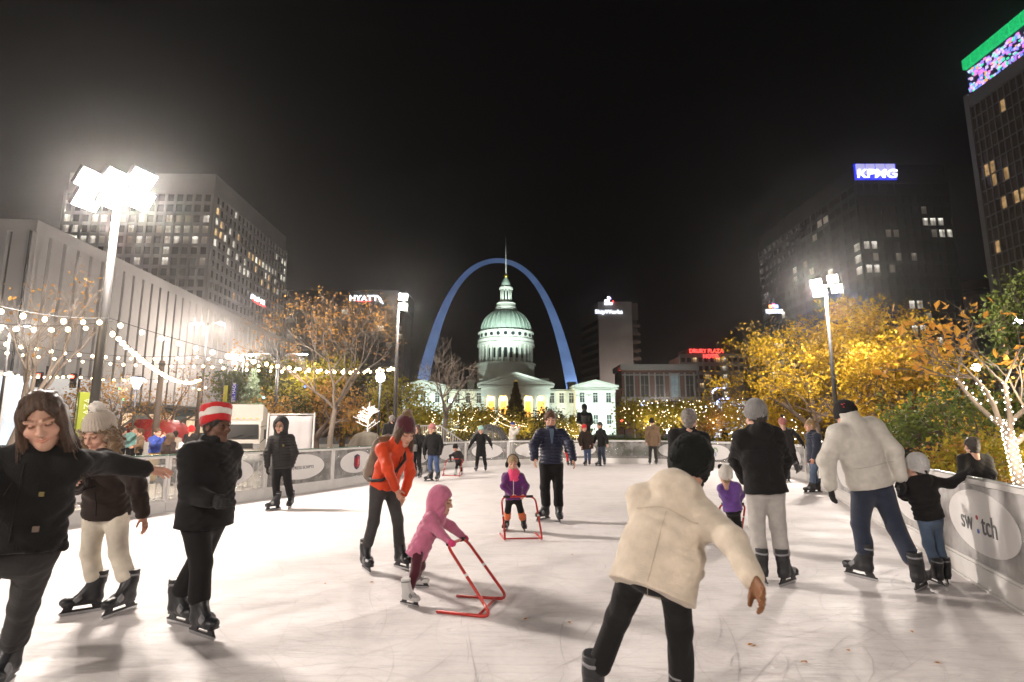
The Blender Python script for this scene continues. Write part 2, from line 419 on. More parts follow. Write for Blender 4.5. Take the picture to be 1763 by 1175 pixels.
# ---- steel crowd barricades behind the glass on the street side
m_galv = mat('galvanised_white', (.62,.61,.60), .4, .1, 8, metal=.3)
def barricade(p, rz, label):
    o = empty('crowd_barricade', p, rz, label, 'barricade', 'steel crowd barricades behind the glass')
    fr = MB(); W, H = 2.1, .78
    fr.tube([(-W/2,0,.08),(-W/2,0,H-.1),(-W/2+.08,0,H),(W/2-.08,0,H),(W/2,0,H-.1),(W/2,0,.08)], .019, 8)
    fr.tube([(-W/2,0,.16),(W/2,0,.16)], .016, 8); fr.build('frame', m_galv, o, True)
    for k in range(13):
        b = MB(); x = -W/2 + W*(k+1)/14; b.tube([(x,0,.16),(x,0,H)], .009, 6); b.build('bar', m_galv, o, True)
    for s_ in (-1,1):
        f = MB(); f.tube([(s_*W*.38,-.28,-.005),(s_*W*.38,0,.09),(s_*W*.38,.28,-.005)], .014, 6); f.build('foot', m_galv, o, True)
for k, (x, y) in enumerate(((-8.35,8.2),(-7.75,10.25),(-6.95,12.3),(-6.25,14.3))):
    nx, ny = ((-7.75,10.25),(-6.95,12.3),(-6.25,14.3),(-5.6,16.2))[k]
    barricade((x,y,-.012), math.atan2(ny-y, nx-x), 'white steel crowd barricade standing behind the glass on the truck side of the rink')
# ================================================================== buildings round the plaza
m_stone = mat('pale_precast', (.36,.335,.32), .8, .10, .25, .1, 4)
m_stone2 = mat('grey_precast', (.34,.325,.315), .8, .10, .2, .1, 4)
m_slit = mat('dark_slit_glass', (.03,.03,.03), .2, .3, .4)
m_glass_d = mat('dark_window_glass', (.05,.047,.045), .15, .3, .3, spec=.6)
m_core = mat('dark_core', (.03,.028,.027), .7, .2, .2)
m_brown = mat('brown_concrete', (.15,.115,.095), .8, .15, .2)
m_black = mat('black_cladding', (.022,.021,.021), .35, .2, .2, spec=.4)
m_brick = mat('dark_brick', (.17,.085,.065), .85, .2, .5)
e_white = emis('lit_office_window', (1,.93,.80), .8, nvar=.8, nscale=1.1, room=True)
e_dim = emis('dim_office_window', (1,.9,.75), .15, nvar=.8, nscale=.9, room=True)
e_warm = emis('lit_warm_window', (1,.66,.30), .6, nvar=.5, nscale=.8, room=True)
e_cold = emis('cold_ceiling_light', (.75,.85,1), 6)
WIN_BOX = {}
def winmesh(m):
    if m.name in WIN_BOX: return WIN_BOX[m.name]
    b = MB(); b.box((0,0,0),(1,1,1)); me = bpy.data.meshes.new('window'); me.from_pydata(b.v, [], b.f); me.materials.append(m)
    WIN_BOX[m.name] = me; return me
def facade(parent, O, U, W, H, nc, nr, pw, sh, depth, frame_mat, pick, cap=300, z_in=.6, part='facade_frame', glass_t=.12):
    """piers and spandrels proud of a core, one pane object in each opening. O lower left corner seen from outside, U along"""
    U = Vector(U).normalized(); Nn = Vector((0,0,1)).cross(U) * -1        # outward = -(z x u)
    Mx = Matrix((U, -Nn, Vector((0,0,1)))).transposed().to_4x4(); Mx.translation = O
    b = MB()
    cw, rh = W/nc, H/nr
    for c in range(nc+1):
        b.box((c*cw, -depth/2, H/2), (pw, depth, H))
    for r in range(nr+1):
        b.box((W/2, -depth*.45+.01, r*rh), (W, depth*.9, sh))
    fo = b.build(part, frame_mat, parent); fo.matrix_local = Mx
    k = 0; rest = {}
    for r in range(nr):
        for c in range(nc):
            m = pick(c, r)
            if m is None: continue
            ww, hh = cw-pw, rh-sh
            T = Mx @ Matrix.Translation(((c+.5)*cw, -depth+z_in*depth, (r+.5)*rh)) @ Matrix.Diagonal((ww+.02, glass_t, hh+.02, 1))
            if k < cap:
                place('window', winmesh(m), parent, T)
            else:
                rest.setdefault(m.name, (m, MB()))[1].add([T @ Vector(q) for q in [(-.5,-.5,-.5),(.5,-.5,-.5),(.5,-.5,.5),(-.5,-.5,.5)]], [(0,1,2,3)])
            k += 1
    for nm, (m, mb) in rest.items():
        o = mb.build('far_windows', m, parent); o['kind'] = 'stuff'
    return fo, Mx

# ---- long pale building with narrow slits
A, B = at(65,378,72.8), at(500,588,178); A.z = B.z = 0
U = (B-A).normalized(); HL = 30.0; Nl = Vector((0,0,1)).cross(U)*-1
lb = empty('slit_window_building', A, 0, 'long pale building with tall narrow window slits beside the street', 'building')
Mx = Matrix((U, -Nl, Vector((0,0,1)))).transposed().to_4x4()
def slit_wall(M, W, n, Hb, Ht, first):
    pw = W/n
    wall = MB()
    wall.box((W/2, .6, Hb+(Ht-Hb)*.93+ (Ht-Hb)*.035), (W, 1.2, (Ht-Hb)*.07))
    wall.box((W/2, .9, Hb+(Ht-Hb)/2), (W, .5, Ht-Hb-.2))
    wo = wall.build('wall', m_stone, lb); wo.matrix_local = M
    for k in range(n):
        p = MB(); p.box(((k+.5)*pw, .3, Hb+(Ht-Hb)*.465), (pw-.62, .6, (Ht-Hb)*.93)); o = p.build('precast_panel', m_stone, lb, bevel=.03); o.matrix_local = M
        s_ = MB(); s_.box((k*pw+.0, .5, Hb+(Ht-Hb)*.465), (.62, .12, (Ht-Hb)*.93)); o = s_.build('window_slit', m_slit, lb); o.matrix_local = M
WL = (B-A).length
slit_wall(Mx, WL, 38, 6.2, HL, 0)
Mf = Mx @ Matrix.Rotation(R(-90), 4, 'Z') @ Matrix.Translation((-60,0,0))
slit_wall(Mf, 60, 18, 6.2, HL, 0)
pod = MB(); pod.box((WL/2, 3.5, 3.0),(WL-4, 4.0, 6.0)); pod.box((WL/2,2.5,6.1),(WL+2,6,.55)); o = pod.build('podium', m_black, lb); o.matrix_local = Mx
pod = MB(); pod.box((30, 4.0, 3.0),(58, 4.0, 6.0)); pod.box((30,2.5,6.13),(61,6,.5)); o = pod.build('podium_front', m_black, lb); o.matrix_local = Mf
e_shop = emis('shopfront_glow', (.80,.90,1), .85, nvar=.5, nscale=.25)
e_shop2 = emis('shopfront_warm', (1,.75,.5), .5, nvar=.7, nscale=.5)
for k in range(24):
    sh_ = MB(); sh_.box((3.5+k*4.6, 1.46, 2.7),(3.9,.08,3.6)); o = sh_.build('shop_window', e_shop2 if k % 3 else m_glass_d, lb); o.matrix_local = Mx
# ---- bright glass storefront at the near corner of the street
kb = empty('glass_pavilion', (-52.5,62,-.012), R(4), 'brightly lit white glass pavilion at the street corner', 'building')
b = MB(); b.box((-6,0,3.6),(12,9,7.2)); b.build('lit_volume', e_shop, kb)
b = MB()
for x in (-12.1,-8.1,-4.1,-.05): b.box((x,-4.6,3.6),(.25,.25,7.2))
b.box((-6,-4.6,7.3),(12.6,.6,.5)); b.box((-6,-4.6,2.6),(12.2,.3,.25)); b.build('frame', m_white, kb)
b = MB(); b.box((3,1.5,3.5),(6,7,7.0)); b.build('side_wall', mat('pale_panel', (.45,.47,.48), .6, .08, .4), kb)

# ---- grid window tower behind it
T0 = at(372,300,150); ht = T0.z; T0.z = 0; T1 = at(493,408,203); T1.z = 0
tw = empty('grid_window_tower', T0, 0, 'grey concrete tower with a regular grid of square windows, several rows lit', 'building')
Ut = (T1-T0).normalized(); Wt = (T1-T0).length; Nt = Vector((0,0,1)).cross(Ut)*-1
lit_rows = {15:.75, 16:.85, 17:.65, 14:.35, 13:.3, 18:.15}
def pickL(c, r):
    q = random.random(); p = {17:.55, 16:.7, 15:.8, 14:.15, 13:.3, 12:.04, 10:.03}.get(r, .01)
    return (e_white if random.random() < .5 else e_dim) if q < p else m_glass_d
def pickR(c, r):
    q = random.random(); p = {18:.08, 17:.25, 16:.6, 15:.2, 14:.5, 13:.06, 10:.03}.get(r, .015)
    if r == 18 and c > 15: p = .8
    return (e_white if random.random() < .65 else e_warm) if q < p else m_glass_d
core = MB(); Mt = Matrix((Ut, -Nt, Vector((0,0,1)))).transposed().to_4x4()
core.box((Wt/2, 20.9, ht/2-1),(Wt-.9, 40, ht-2)); o = core.build('core', m_core, tw); o.matrix_local = Mt
facade(tw, (0,0,6), Ut, Wt, ht-12, 20, 20, .75, .95, .9, m_stone2, pickR, 260)
Ul = Nt.copy()*-1; Ol = Nt*-1*0 - Nt*-40*0
# face toward the camera: runs from the near corner away from the street
Of = Vector((0,0,6)) + (-Nt)*41.0*1.0
fo, _ = facade(tw, Vector((-41*Ut.y*1.0, 41*Ut.x, 6)), Vector((Ut.y, -Ut.x, 0)), 41, ht-12, 16, 20, .75, .95, .9, m_stone2, pickL, 300)
crown = MB(); crown.box((Wt/2, 20.5, ht-3),(Wt+.02, 41.02, 6.0)); o = crown.build('parapet', m_stone2, tw); o.matrix_local = Mt
sg = empty('tower_sign', (0,0,0), 0, 'small row of white glowing characters with a red stroke on the grid window tower', 'sign')
tsg = at(441,517,166); Msg = Matrix((Ut, -Nt, Vector((0,0,1)))).transposed().to_4x4(); Msg.translation = tsg + Nt*.6
e_sgn = emis('sign_white_light', (.8,.88,1), 5); e_sgr = emis('sign_red_light', (1,.06,.05), 4)
for x_, w_ in ((-4.6,.5),(-3.7,.9),(-2.2,.7),(-.9,.5),(.3,.8),(2.2,1.0),(3.5,.5),(4.3,.6)):
    o = MB(); o.box((x_,0,.1+.15*math.sin(x_*3)),(w_,.1,1.3)); o = o.build('glowing_character', e_sgn, sg); o.matrix_local = Msg
o = MB(); o.tube([(-4,-.2,-.9),(0,-.2,-1.25),(5,-.2,-.9)], .16, 6); o = o.build('red_stroke', e_sgr, sg); o.matrix_local = Msg

# ---- hotel slab with white letters
H0, H1 = at(488,640,260), at(692,640,260)
hz = at(600,500,260).z; hz2 = at(600,531,260).z
hb = empty('hotel_slab', ((H0.x+H1.x)/2, 260, 0), 0, 'dark brown hotel slab with a few lit windows and a black top', 'building')
wd = H1.x-H0.x
b = MB(); b.box((0,12,hz2/2),(wd-.9,23,hz2)); b.build('core', m_core, hb)
b = MB(); b.box((0,12,(hz+hz2)/2),(wd+1,24,hz-hz2)); b.build('top', m_black, hb)
facade(hb, (-wd/2,0,0), (1,0,0), wd, hz2, 13, 15, 1.3, 1.6, .8, m_brown, lambda c, r: (e_white if random.random()<.5 else e_dim) if random.random() < .10 else m_glass_d, 200)
hs = empty('hotel_sign', at(626,514,259), 0, 'white illuminated hotel letters with a red underline on a dark roof', 'sign')
text('HYATT', 3.7, e_sgn, hs, ext=.1, bold=.05, sx=1.15, name='lettering')
o = MB(); o.tube([(-3.4,-.3,-1.2),(0,-.3,-1.7),(4.2,-.3,-1.2)], .16, 6); o.build('underline', e_sgr, hs)
o = MB(); o.box((7.6,-.3,-.6),(.4,.3,3.6), M=Matrix.Rotation(R(-28),3,'Y')); o.box((8.5,-.3,-1.1),(.4,.3,3.6), M=Matrix.Rotation(R(-28),3,'Y')); o.build('side_letters', e_sgn, hs)

# ---- pale balcony tower with ship sign
b0, b1, b2 = at(1033,660,280), at(1092,660,280), at(1104,660,283)
sz = at(1050,520,280).z
sb = empty('balcony_tower', (b0.x, 280, 0), 0, 'pale blank-fronted apartment tower with stacked balconies on its corners', 'building')
fw = b1.x-b0.x
b = MB(); b.box((fw/2, 14, sz/2),(fw,28,sz)); b.build('blank_wall', m_stone2, sb)
lwid = (at(1033,520,280)-at(1000,545,310)).x
fl = 15; fh = sz/fl
top = MB(); top.prism([(0,0),(-lwid,0),(-lwid,1),(0,1)], 0, 1, Matrix.Translation((0,0,0)) @ Matrix.Diagonal((1,.01,.01,1)))
side = MB(); side.add([(-.02,0,sz-9),( -lwid,30,sz-9),(-lwid,30,sz-.2),(-.02,0,sz-.2),(.0,30,sz-9),(.0,30,sz-.2)], [(0,1,2,3),(3,2,5),(0,4,1)]); side.build('upper_wall', m_stone2, sb)
back = MB(); back.add([(-.02,3,0),(-lwid+1.5,30,0),(-lwid+1.5,30,sz-9),(-.02,3,sz-9)], [(0,1,2,3)]); back.build('recessed_wall', m_core, sb)
for k in range(13):
    z = 3+k*(sz-12)/13
    bl = MB(); bl.add([(-.05,.0,z),(-lwid,27,z),(-lwid,27,z+1.5),(-.05,0,z+1.5),(-.05,3,z),(-lwid+1.5,30,z),(-lwid+1.5,30,z+1.5),(-.05,3,z+1.5)],
        [(0,1,2,3),(3,2,6,7),(0,4,5,1)]); bl.build('balcony', m_stone2, sb)
    br = MB(); br.box((fw+2.0,1.6,z+.7),(3.9,3,1.4)); br.build('balcony', m_brown, sb)
rw = MB(); rw.box((fw+1.7,8,sz/2-4),(3.3,9,sz-9)); rw.box((fw+1.9,8,sz-4.6),(3.8,10,9)); rw.build('corner_wall', m_brown, sb)
for (x, z, w_, h_) in ((-3.5,12,3,2.4),(-1.2,12.5,1.2,2),(fw+2.4,27,1.9,3),(fw+2.2,21.5,1,1.8)):
    o = MB(); o.box((x, .9 if x > 0 else 1.5, z),(w_,3.1 if x > 0 else 1.0,h_)); o.build('window', e_white, sb)
ss = empty('ship_sign', at(1048,532,279.6), 0, 'white illuminated ship emblem over lettering on a pale tower', 'sign')
text('ShipWorks', 3.0, emis('sign_hot_white', (.85,.9,1), 3), ss, ext=.1, bold=.02, sx=1.05).location.z -= 1.6
o = MB()
for (x, z, w_, h_) in ((-1.2,2.6,1.9,1.2),(1.0,2.6,1.9,1.2),(-.8,4.2,2.6,1.2),(0,5.8,1.5,1.1)): o.box((x,-.3,z),(w_,.4,h_))
o.build('emblem', MATS['sign_hot_white'], ss, bevel=.3)
o = MB(); o.box((.7,-.4,5.4),(1.0,.4,.9)); o.build('emblem_flag', emis('sign_violet', (.5,.3,1), 5), ss)
o = MB(); o.box((2.2,-.4,3.6),(.6,.4,1.2)); o.build('emblem_stripe', e_sgr, ss)

# ---- brick hotel and its annexe
bx0, bx1 = at(1072,690,235), at(1202,690,235); bz = at(1130,628,235).z
bh = empty('brick_hotel', (bx0.x, 235, 0), 0, 'dark brick block with pale stone bands and tall upper windows', 'building')
wv = bx1.x-bx0.x
b = MB(); b.box((wv/2, 8.5, bz/2-.5),(wv,16,bz-1)); b.build('wall', m_brick, bh)
b = MB(); b.box((wv/2,8,bz-1.2),(wv+1.5,18,2.4)); b.box((wv/2,.0,bz*.50),(wv+1.0,1.2,1.6)); b.box((wv/2,.0,bz*.40),(wv+.6,1.0,.8)); b.box((wv/2,.1,bz-4.4),(wv+.2,.6,.5)); b.build('stone_band', m_stone2, bh)
for k in range(5):
    x = wv*(k+.5)/5
    b = MB(); b.box((x-1.9,-.1,bz*.70),(.5,.7,bz*.36)); b.box((x+1.9,-.1,bz*.70),(.5,.7,bz*.36)); b.build('stone_surround', m_stone2, bh)
    b = MB(); b.box((x,.42,bz*.70),(3.2,.2,bz*.34)); wn = b.build('window', emis('pale_tall_window', (.55,.75,.85), .10, nvar=.9, nscale=.6) if k == 3 else m_glass_d, bh)
    b = MB(); b.box((x,.28,bz*.70),(.18,.1,bz*.34)); b.box((x,.27,bz*.70),(3.2,.1,.16)); b.build('mullion', m_stone2, wn)
    for rr, z in enumerate((bz*.45, bz*.30, bz*.18)):
        for dx in (-1.6,1.5):
            b = MB(); b.box((x+dx,.42,z),(1.1,.2,1.9)); b.build('window', random.choice([e_warm, m_glass_d, e_white]), bh)
wg = MB(); wg.box((-6,9,bz*.32),(12.5,15,bz*.64)); wg.box((-6,8.7,bz*.64),(13.5,17,1.0)); wg.build('low_wing', m_brick, bh)
for k in range(3):
    b = MB(); b.box((-10+k*4,1.42,bz*.42),(1.2,.2,2)); b.build('window', e_warm if k == 1 else m_glass_d, bh)
rs = empty('roof_beacon', at(1075,634,237), 0, 'two small red illuminated blocks above a low wing roof', 'sign')
for x_ in (-1.5,1.1):
    o = MB(); o.box((x_,0,.35*x_),(1.7,.12,1.3)); o.build('glowing_block', e_sgr, rs)
ax0, ax1 = at(1174,690,262), at(1285,690,262); az = at(1230,613,262).z
an = empty('annexe_block', (ax0.x, 262, 0), 0, 'grey hotel block with banded floors, a few lit rooms and red roof letters', 'building')
wa = ax1.x-ax0.x
b = MB(); b.box((wa/2,10.5,az/2),(wa-.8,19,az)); b.box((wa*.33,9,az+1.6),(wa*.42,12,3.4)); b.build('core', m_brick, an)
facade(an, (0,0,0), (1,0,0), wa, az, 11, 9, .8, 1.9, .7, m_stone2, lambda c, r: (e_white if (c == 7 and r > 1) or (c == 1 and r in (5,6)) else (e_warm if random.random() < .08 else m_glass_d)), 120)
ds = empty('red_letter_sign', at(1216,606,261), 0, 'red illuminated two-line hotel letters on a roof box', 'sign')
text('DRURY PLAZA', 2.6, e_sgr, ds, ext=.1, bold=.05, sx=.95).location.z += .3
text('HOTEL', 2.6, e_sgr, ds, ext=.1, bold=.05, sx=.95).location = (2.3,0,-2.2)

# ---- black office tower
K0 = at(1470,284,140); kz = K0.z; K0.z = 0
kx1 = at(1642,420,140).x; ky1 = 198
kt = empty('black_office_tower', K0, 0, 'black glass office tower with scattered lit windows under a blue-white sign', 'building')
wk = kx1-K0.x; dk = ky1-140
b = MB(); b.box((wk/2, dk/2, kz/2-.6),(wk-1,dk-1,kz-1.2)); b.build('core', m_black, kt)
b = MB(); b.box((wk/2,dk/2,kz-2.4),(wk+.02,dk+.02,4.8)); b.build('crown', m_black, kt)
nrk = 20
LITF = {(8,16),(9,16),(10,16),(10,15),(11,15),(0,14),(0,12),(1,14),(5,9),(6,9),(5,7),(6,7),(8,6),(5,3),(6,3),(7,3),(8,3),(6,2),(7,2),(10,2),(11,2),(5,1),(6,1),(4,4),(1,12)}
DIMF = {(8,17),(3,15),(4,15),(9,15),(4,13),(6,13),(7,8),(9,7),(1,13),(9,2),(3,12)}
facade(kt, (0,0,3), (1,0,0), wk, kz-8, 12, nrk, .5, 1.1, .5, m_black, lambda c, r: e_white if (c,r) in LITF else (e_dim if (c,r) in DIMF else m_glass_d), 260)
LITL = {(17,14),(17,13),(17,12),(13,13),(10,14),(7,15),(7,14),(1,12),(2,12),(2,8),(3,8),(2,6),(4,11),(1,5),(2,5)}
facade(kt, (0,dk,3), (0,-1,0), dk, kz-8, 18, nrk, .5, 1.1, .5, m_black, lambda c, r: e_white if (c,r) in LITL else (e_dim if random.random() < .03 else m_glass_d), 300)
ks = empty('blue_white_sign', at(1508,295,139.2), 0, 'glowing blue-white four-block letter sign at the top of the black tower', 'sign')
e_kp = emis('sign_periwinkle', (.55,.53,.95), .85); e_kw = emis('sign_white_blue', (.85,.86,1), 3)
for k in range(4):
    o = MB(); o.box((-4.05+k*2.65,0,.55),(2.35,.25,2.9)); o.build('block', e_kp, ks)
text('KPMG', 3.3, e_kw, ks, Matrix.Translation((-.1,-.35,-.95)), ext=.12, bold=.05, sx=1.22, shear=.15)
e_kb = emis('sign_blue_edge', (.01,.02,.75), 1.0)
o = MB(); o.box((-.08,.25,-.1),(11.2,.2,4.6)); o.build('backing', e_kb, ks)
vs_ = empty('vivid_lower_sign', at(1333,533,170), 0, 'small multicoloured illuminated sign low on the black tower', 'sign')
o = MB(); o.box((0,0,-.6),(5.2,.2,1.2)); o.build('panel', MATS['sign_white_blue'], vs_)
for k, c_ in enumerate(((1,.3,.1),(1,.2,.7),(.3,.4,1))):
    o = MB(); o.box((-1.2+k*1.0,-.1,.9+.3*(k%2)),(.8,.2,1.0)); o.build('lamp', emis('vivid_%d' % k, c_, 5), vs_)

# ---- tall tower at the street with green crown lights
rt0 = at(1660,105,123); rz_ = rt0.z; RX = rt0.x
rt = empty('green_crown_tower', (RX,123,0), 0, 'tall curtain wall tower with a green light band and purple lights on its crown', 'building')
LW = 62
b = MB(); b.box((15.5,-LW/2,rz_/2-2),(30,LW-.6,rz_-4)); b.build('core', m_core, rt)
bandz = rz_-10
m_rtw = mat('tower_frame_grey', (.40,.38,.36), .6, .1, .3); m_rtg = mat('tower_bronze_glass', (.20,.155,.12), .25, .35, .5)
e_warm2 = emis('lit_amber_window', (1,.62,.27), .38, nvar=.6, nscale=.9)
RL = {(1,20),(2,20),(4,19),(3,17),(5,17),(6,17),(9,19),(11,15),(12,15),(12,14),(13,13),(5,12),(13,11),(15,18),(17,16),(9,16),(16,12)}
random.seed(5)
facade(rt, (0,0,4), (0,-1,0), LW, bandz-6.5, 40, 24, .28, .30, .5, m_rtw, lambda c, r: e_warm2 if (c,r+2) in RL or random.random() < .03 else m_rtg, 300)
b = MB(); b.box((.0,.25,rz_/2-4.5),(1.4,1.3,rz_-9)); b.build('corner_pier', m_rtw, rt)
b = MB(); b.box((.0,-LW/2,bandz-.9),(1.2,LW,2.9)); b.build('cornice', m_rtw, rt)
e_green = emis('crown_green_light', (.02,.75,.22), .75, nvar=.25, nscale=2)
for k in range(22):
    o = MB(); o.box((-.2,-1.2-k*2.6,rz_-1.3),(1.0,2.35,2.5)); o.build('green_panel', e_green, rt)
b = MB(); b.box((.3,-LW/2,bandz+4.0),(.4,LW,6.6)); b.build('crown_screen', mat('crown_violet_panel', (.09,.06,.20), .5, .3, .3), rt)
dots = {}
for k in range(560):
    c_ = random.choice(['w','w','v','b','m','o','g'])
    dots.setdefault(c_, MB()).box((-.05, -.5-abs(random.gauss(0,1))*28 % 58, bandz+1.0+random.random()*5.6), (.25, .28+random.random()*.5, .28+random.random()*.4))
CC = {'w':(.75,.65,1),'v':(.5,.25,1),'b':(.25,.35,1),'m':(1,.3,.8),'o':(1,.5,.2),'g':(.1,.9,.5)}
for c_, mb in dots.items():
    o = mb.build('crown_sparkle', emis('crown_dot_'+c_, CC[c_], 1.1), rt); o['kind'] = 'stuff'
# ---- round tower
rd = at(1688,560,240); rdz = at(1688,487,240).z
ro = empty('round_drum_tower', (rd.x,240,0), 0, 'distant brown round tower with a flared ring near its top', 'building')
b = MB(); b.lathe([(6.8,0),(6.8,rdz-6.5),(8.8,rdz-5.8),(8.8,rdz-4.2),(6.2,rdz-3.6),(6.2,rdz)], 28); b.build('shaft', mat('round_brown', (.20,.13,.11), .8, .15, .2), ro, 'auto')
for k in range(28):
    an_ = 2*math.pi*k/28; o = MB(); o.box((6.85*math.cos(an_),6.85*math.sin(an_),rdz/2-4),(.35,.35,rdz-9), rz=an_); o.build('rib', m_brown, ro)
b = MB(); b.lathe([(8.85,rdz-5.5),(8.85,rdz-4.5)], 28); b.build('ring_window', m_glass_d, ro)
# ---- low dark blocks that close the street ends
for (x0, x1, y0, Y, lab) in ((1285,1420,640,210,'low dark block behind the yellow trees beside the plaza'),(1600,1790,610,100,'low dark concrete block behind the orange tree')):
    p0, p1 = at(x0,700,Y), at(x1,700,Y); hh_ = at((x0+x1)/2,y0,Y).z
    lo_ = empty('low_block', (p0.x,Y,0), 0, lab, 'building')
    b = MB(); b.box(((p1.x-p0.x)/2,8,hh_/2),(p1.x-p0.x,15,hh_)); b.build('wall', m_brown, lo_)
    for k in range(6):
        o = MB(); o.box(((p1.x-p0.x)*(k+.5)/6,.48,hh_*.55),(2.2,.2,1.8)); o.build('window', e_dim if k % 4 == 1 else m_glass_d, lo_)
# ================================================================== courthouse and arch
m_lime = mat('lit_limestone', (.62,.66,.60), .85, .08, .3, .1, 3)
m_copper = mat('verdigris_copper', (.36,.46,.40), .6, .18, .5, .2, 5, stretch=(1,1,.25))
m_wdark = mat('courthouse_window', (.03,.04,.045), .2, .2, .5)
m_gold = mat('gilt', (.75,.52,.10), .3, .1, 4, metal=.9)
ch = empty('courthouse', (0,0,0), 0, 'floodlit white domed courthouse with columned portico and green copper dome', 'courthouse')
YD, YP, YW = 212.0, 186.0, 196.0
dz = lambda py, Y=YD: at(871,py,Y).z
dr = lambda hw, Y=YD: hw/F_PX*Y*1.012
dc = at(871,600,YD); DX = dc.x
zA, zB, zC, zD, zE = dz(660), dz(628), dz(597), dz(588), dz(575)
r0, r1, r2, r3 = dr(48.7), dr(45.5), dr(49.5), dr(46.4)
b = MB(); b.lathe([(r0+1,0),(r0+1,zA-1),(r0,zA-1),(r0,zB-.6),(r0+.5,zB-.6),(r0+.5,zB),(r1-.9,zB),(r1-.9,zC-.4),(r2,zC-.2),(r2,zC+.6),(r2-.5,zC+.8),(r2-.2,zD-.4),(r2-.2,zD),(r3,zD),(r3,zE-.3),(r3+.4,zE-.3),(r3+.4,zE+.1),(r3-1,zE+.1)], 64, (DX,YD,0)); b.build('drum', m_lime, ch, 'auto')
for k in range(28):
    an_ = 2*math.pi*(k+.5)/28; o = MB(); o.lathe([(.62,zB),(.62,zB+.4),(.48,zB+.4),(.42,zC-1),(.6,zC-.6),(.6,zC-.2)], 10, (DX+(r1-.25)*math.cos(an_), YD+(r1-.25)*math.sin(an_), 0)); o.build('column', m_lime, ch, 'auto')
for k in range(28):
    an_ = 2*math.pi*k/28; c = (DX+(r1-.86)*math.cos(an_), YD+(r1-.86)*math.sin(an_), 0); M = Matrix.Translation(c) @ Matrix.Rotation(an_-math.pi/2+math.pi, 4, 'Z')
    hw_, hb_, h_ = .48, zB+1.6, 3.3
    poly = [(-hw_,hb_),(hw_,hb_),(hw_,hb_+h_)]+[(hw_*math.cos(math.pi*q/8), hb_+h_+hw_*math.sin(math.pi*q/8)) for q in range(1,8)]+[(-hw_,hb_+h_)]
    o = MB(); o.prism(poly, -.15, .15, M); o.build('arched_window', m_wdark, ch)
for k in range(24):
    an_ = 2*math.pi*k/24; c = (DX+(r3+.02)*math.cos(an_), YD+(r3+.02)*math.sin(an_), (zD+zE)/2); M = Matrix.Translation(c) @ Matrix.Rotation(an_+math.pi/2, 4, 'Z')
    o = MB(); o.prism([(.72*math.cos(2*math.pi*q/12),.72*math.sin(2*math.pi*q/12)) for q in range(12)], -.1, .12, M); o.build('round_window', m_wdark, ch)
# dome with ribs
rd_ = dr(43.8); zT = dz(535); hD = zT-zE
prof = []
for k in range(17):
    a_ = k/16*R(72); prof.append((rd_*math.cos(a_)**.92, zE + hD*math.sin(a_)/math.sin(R(72))))
b = MB(); b.lathe(prof, 96, (DX,YD,0)); dm = b.build('dome', m_copper, ch, True)
for k in range(32):
    an_ = 2*math.pi*k/32; o = MB(); o.tube([(DX+(r+.06)*math.cos(an_), YD+(r+.06)*math.sin(an_), z) for r, z in prof], .19, 5); o.build('rib', m_copper, dm, True)
rl, zl0, zl1, zl2, zl3, zl4 = dr(20), dz(538), dz(519.5), dz(500), dz(496), dz(480)
b = MB(); b.lathe([(rl,zl0-1),(rl,zl0+1.0),(rl*.9,zl0+1.0),(rl*.95,zl0+1.6),(rl*.85,zl0+2.2),(rl*.78,zl1-1.2),(rl*.85,zl1-1.0),(rl*.6,zl1),(dr(6.5),zl1),(dr(6.5),zl2),(dr(12),zl2+.2),(dr(12),zl3),(dr(9),zl3+.1)], 32, (DX,YD,0)); b.build('lantern', m_lime, ch, 'auto')
for k in range(10):
    an_ = 2*math.pi*(k+.5)/10; o = MB(); o.tube([(DX+dr(8.8)*math.cos(an_),YD+dr(8.8)*math.sin(an_),zl1),(DX+dr(8.8)*math.cos(an_),YD+dr(8.8)*math.sin(an_),zl2+.1)], .33, 8); o.build('lantern_column', m_lime, ch, True)
for k in range(10):
    an_ = 2*math.pi*k/10; o = MB(); o.box((DX+dr(6.6)*math.cos(an_),YD+dr(6.6)*math.sin(an_),(zl1+zl2)/2),(.2,.75,(zl2-zl1)*.75), rz=an_); o.build('lantern_window', m_wdark, ch)
b = MB(); b.lathe([(dr(9),zl3),(dr(8),zl3+1.5),(dr(5),zl4-.6),(dr(3),zl4),(dr(2.2),zl4+.8),(.3,zl4+1)], 24, (DX,YD,0)); b.build('lantern_dome', m_copper, ch, True)
b = MB(); zb = dz(476); b.lathe([(.05,zb-.9),(.7,zb-.5),(.95,zb),(.7,zb+.55),(.1,zb+.9)], 16, (DX,YD,0)); b.build('gilt_ball', m_gold, ch, True)
b = MB(); b.tube([(DX,YD,zb+.8),(DX-.2,YD,dz(409))], [.14,.06], 6); b.build('flagpole', m_white, ch, True)
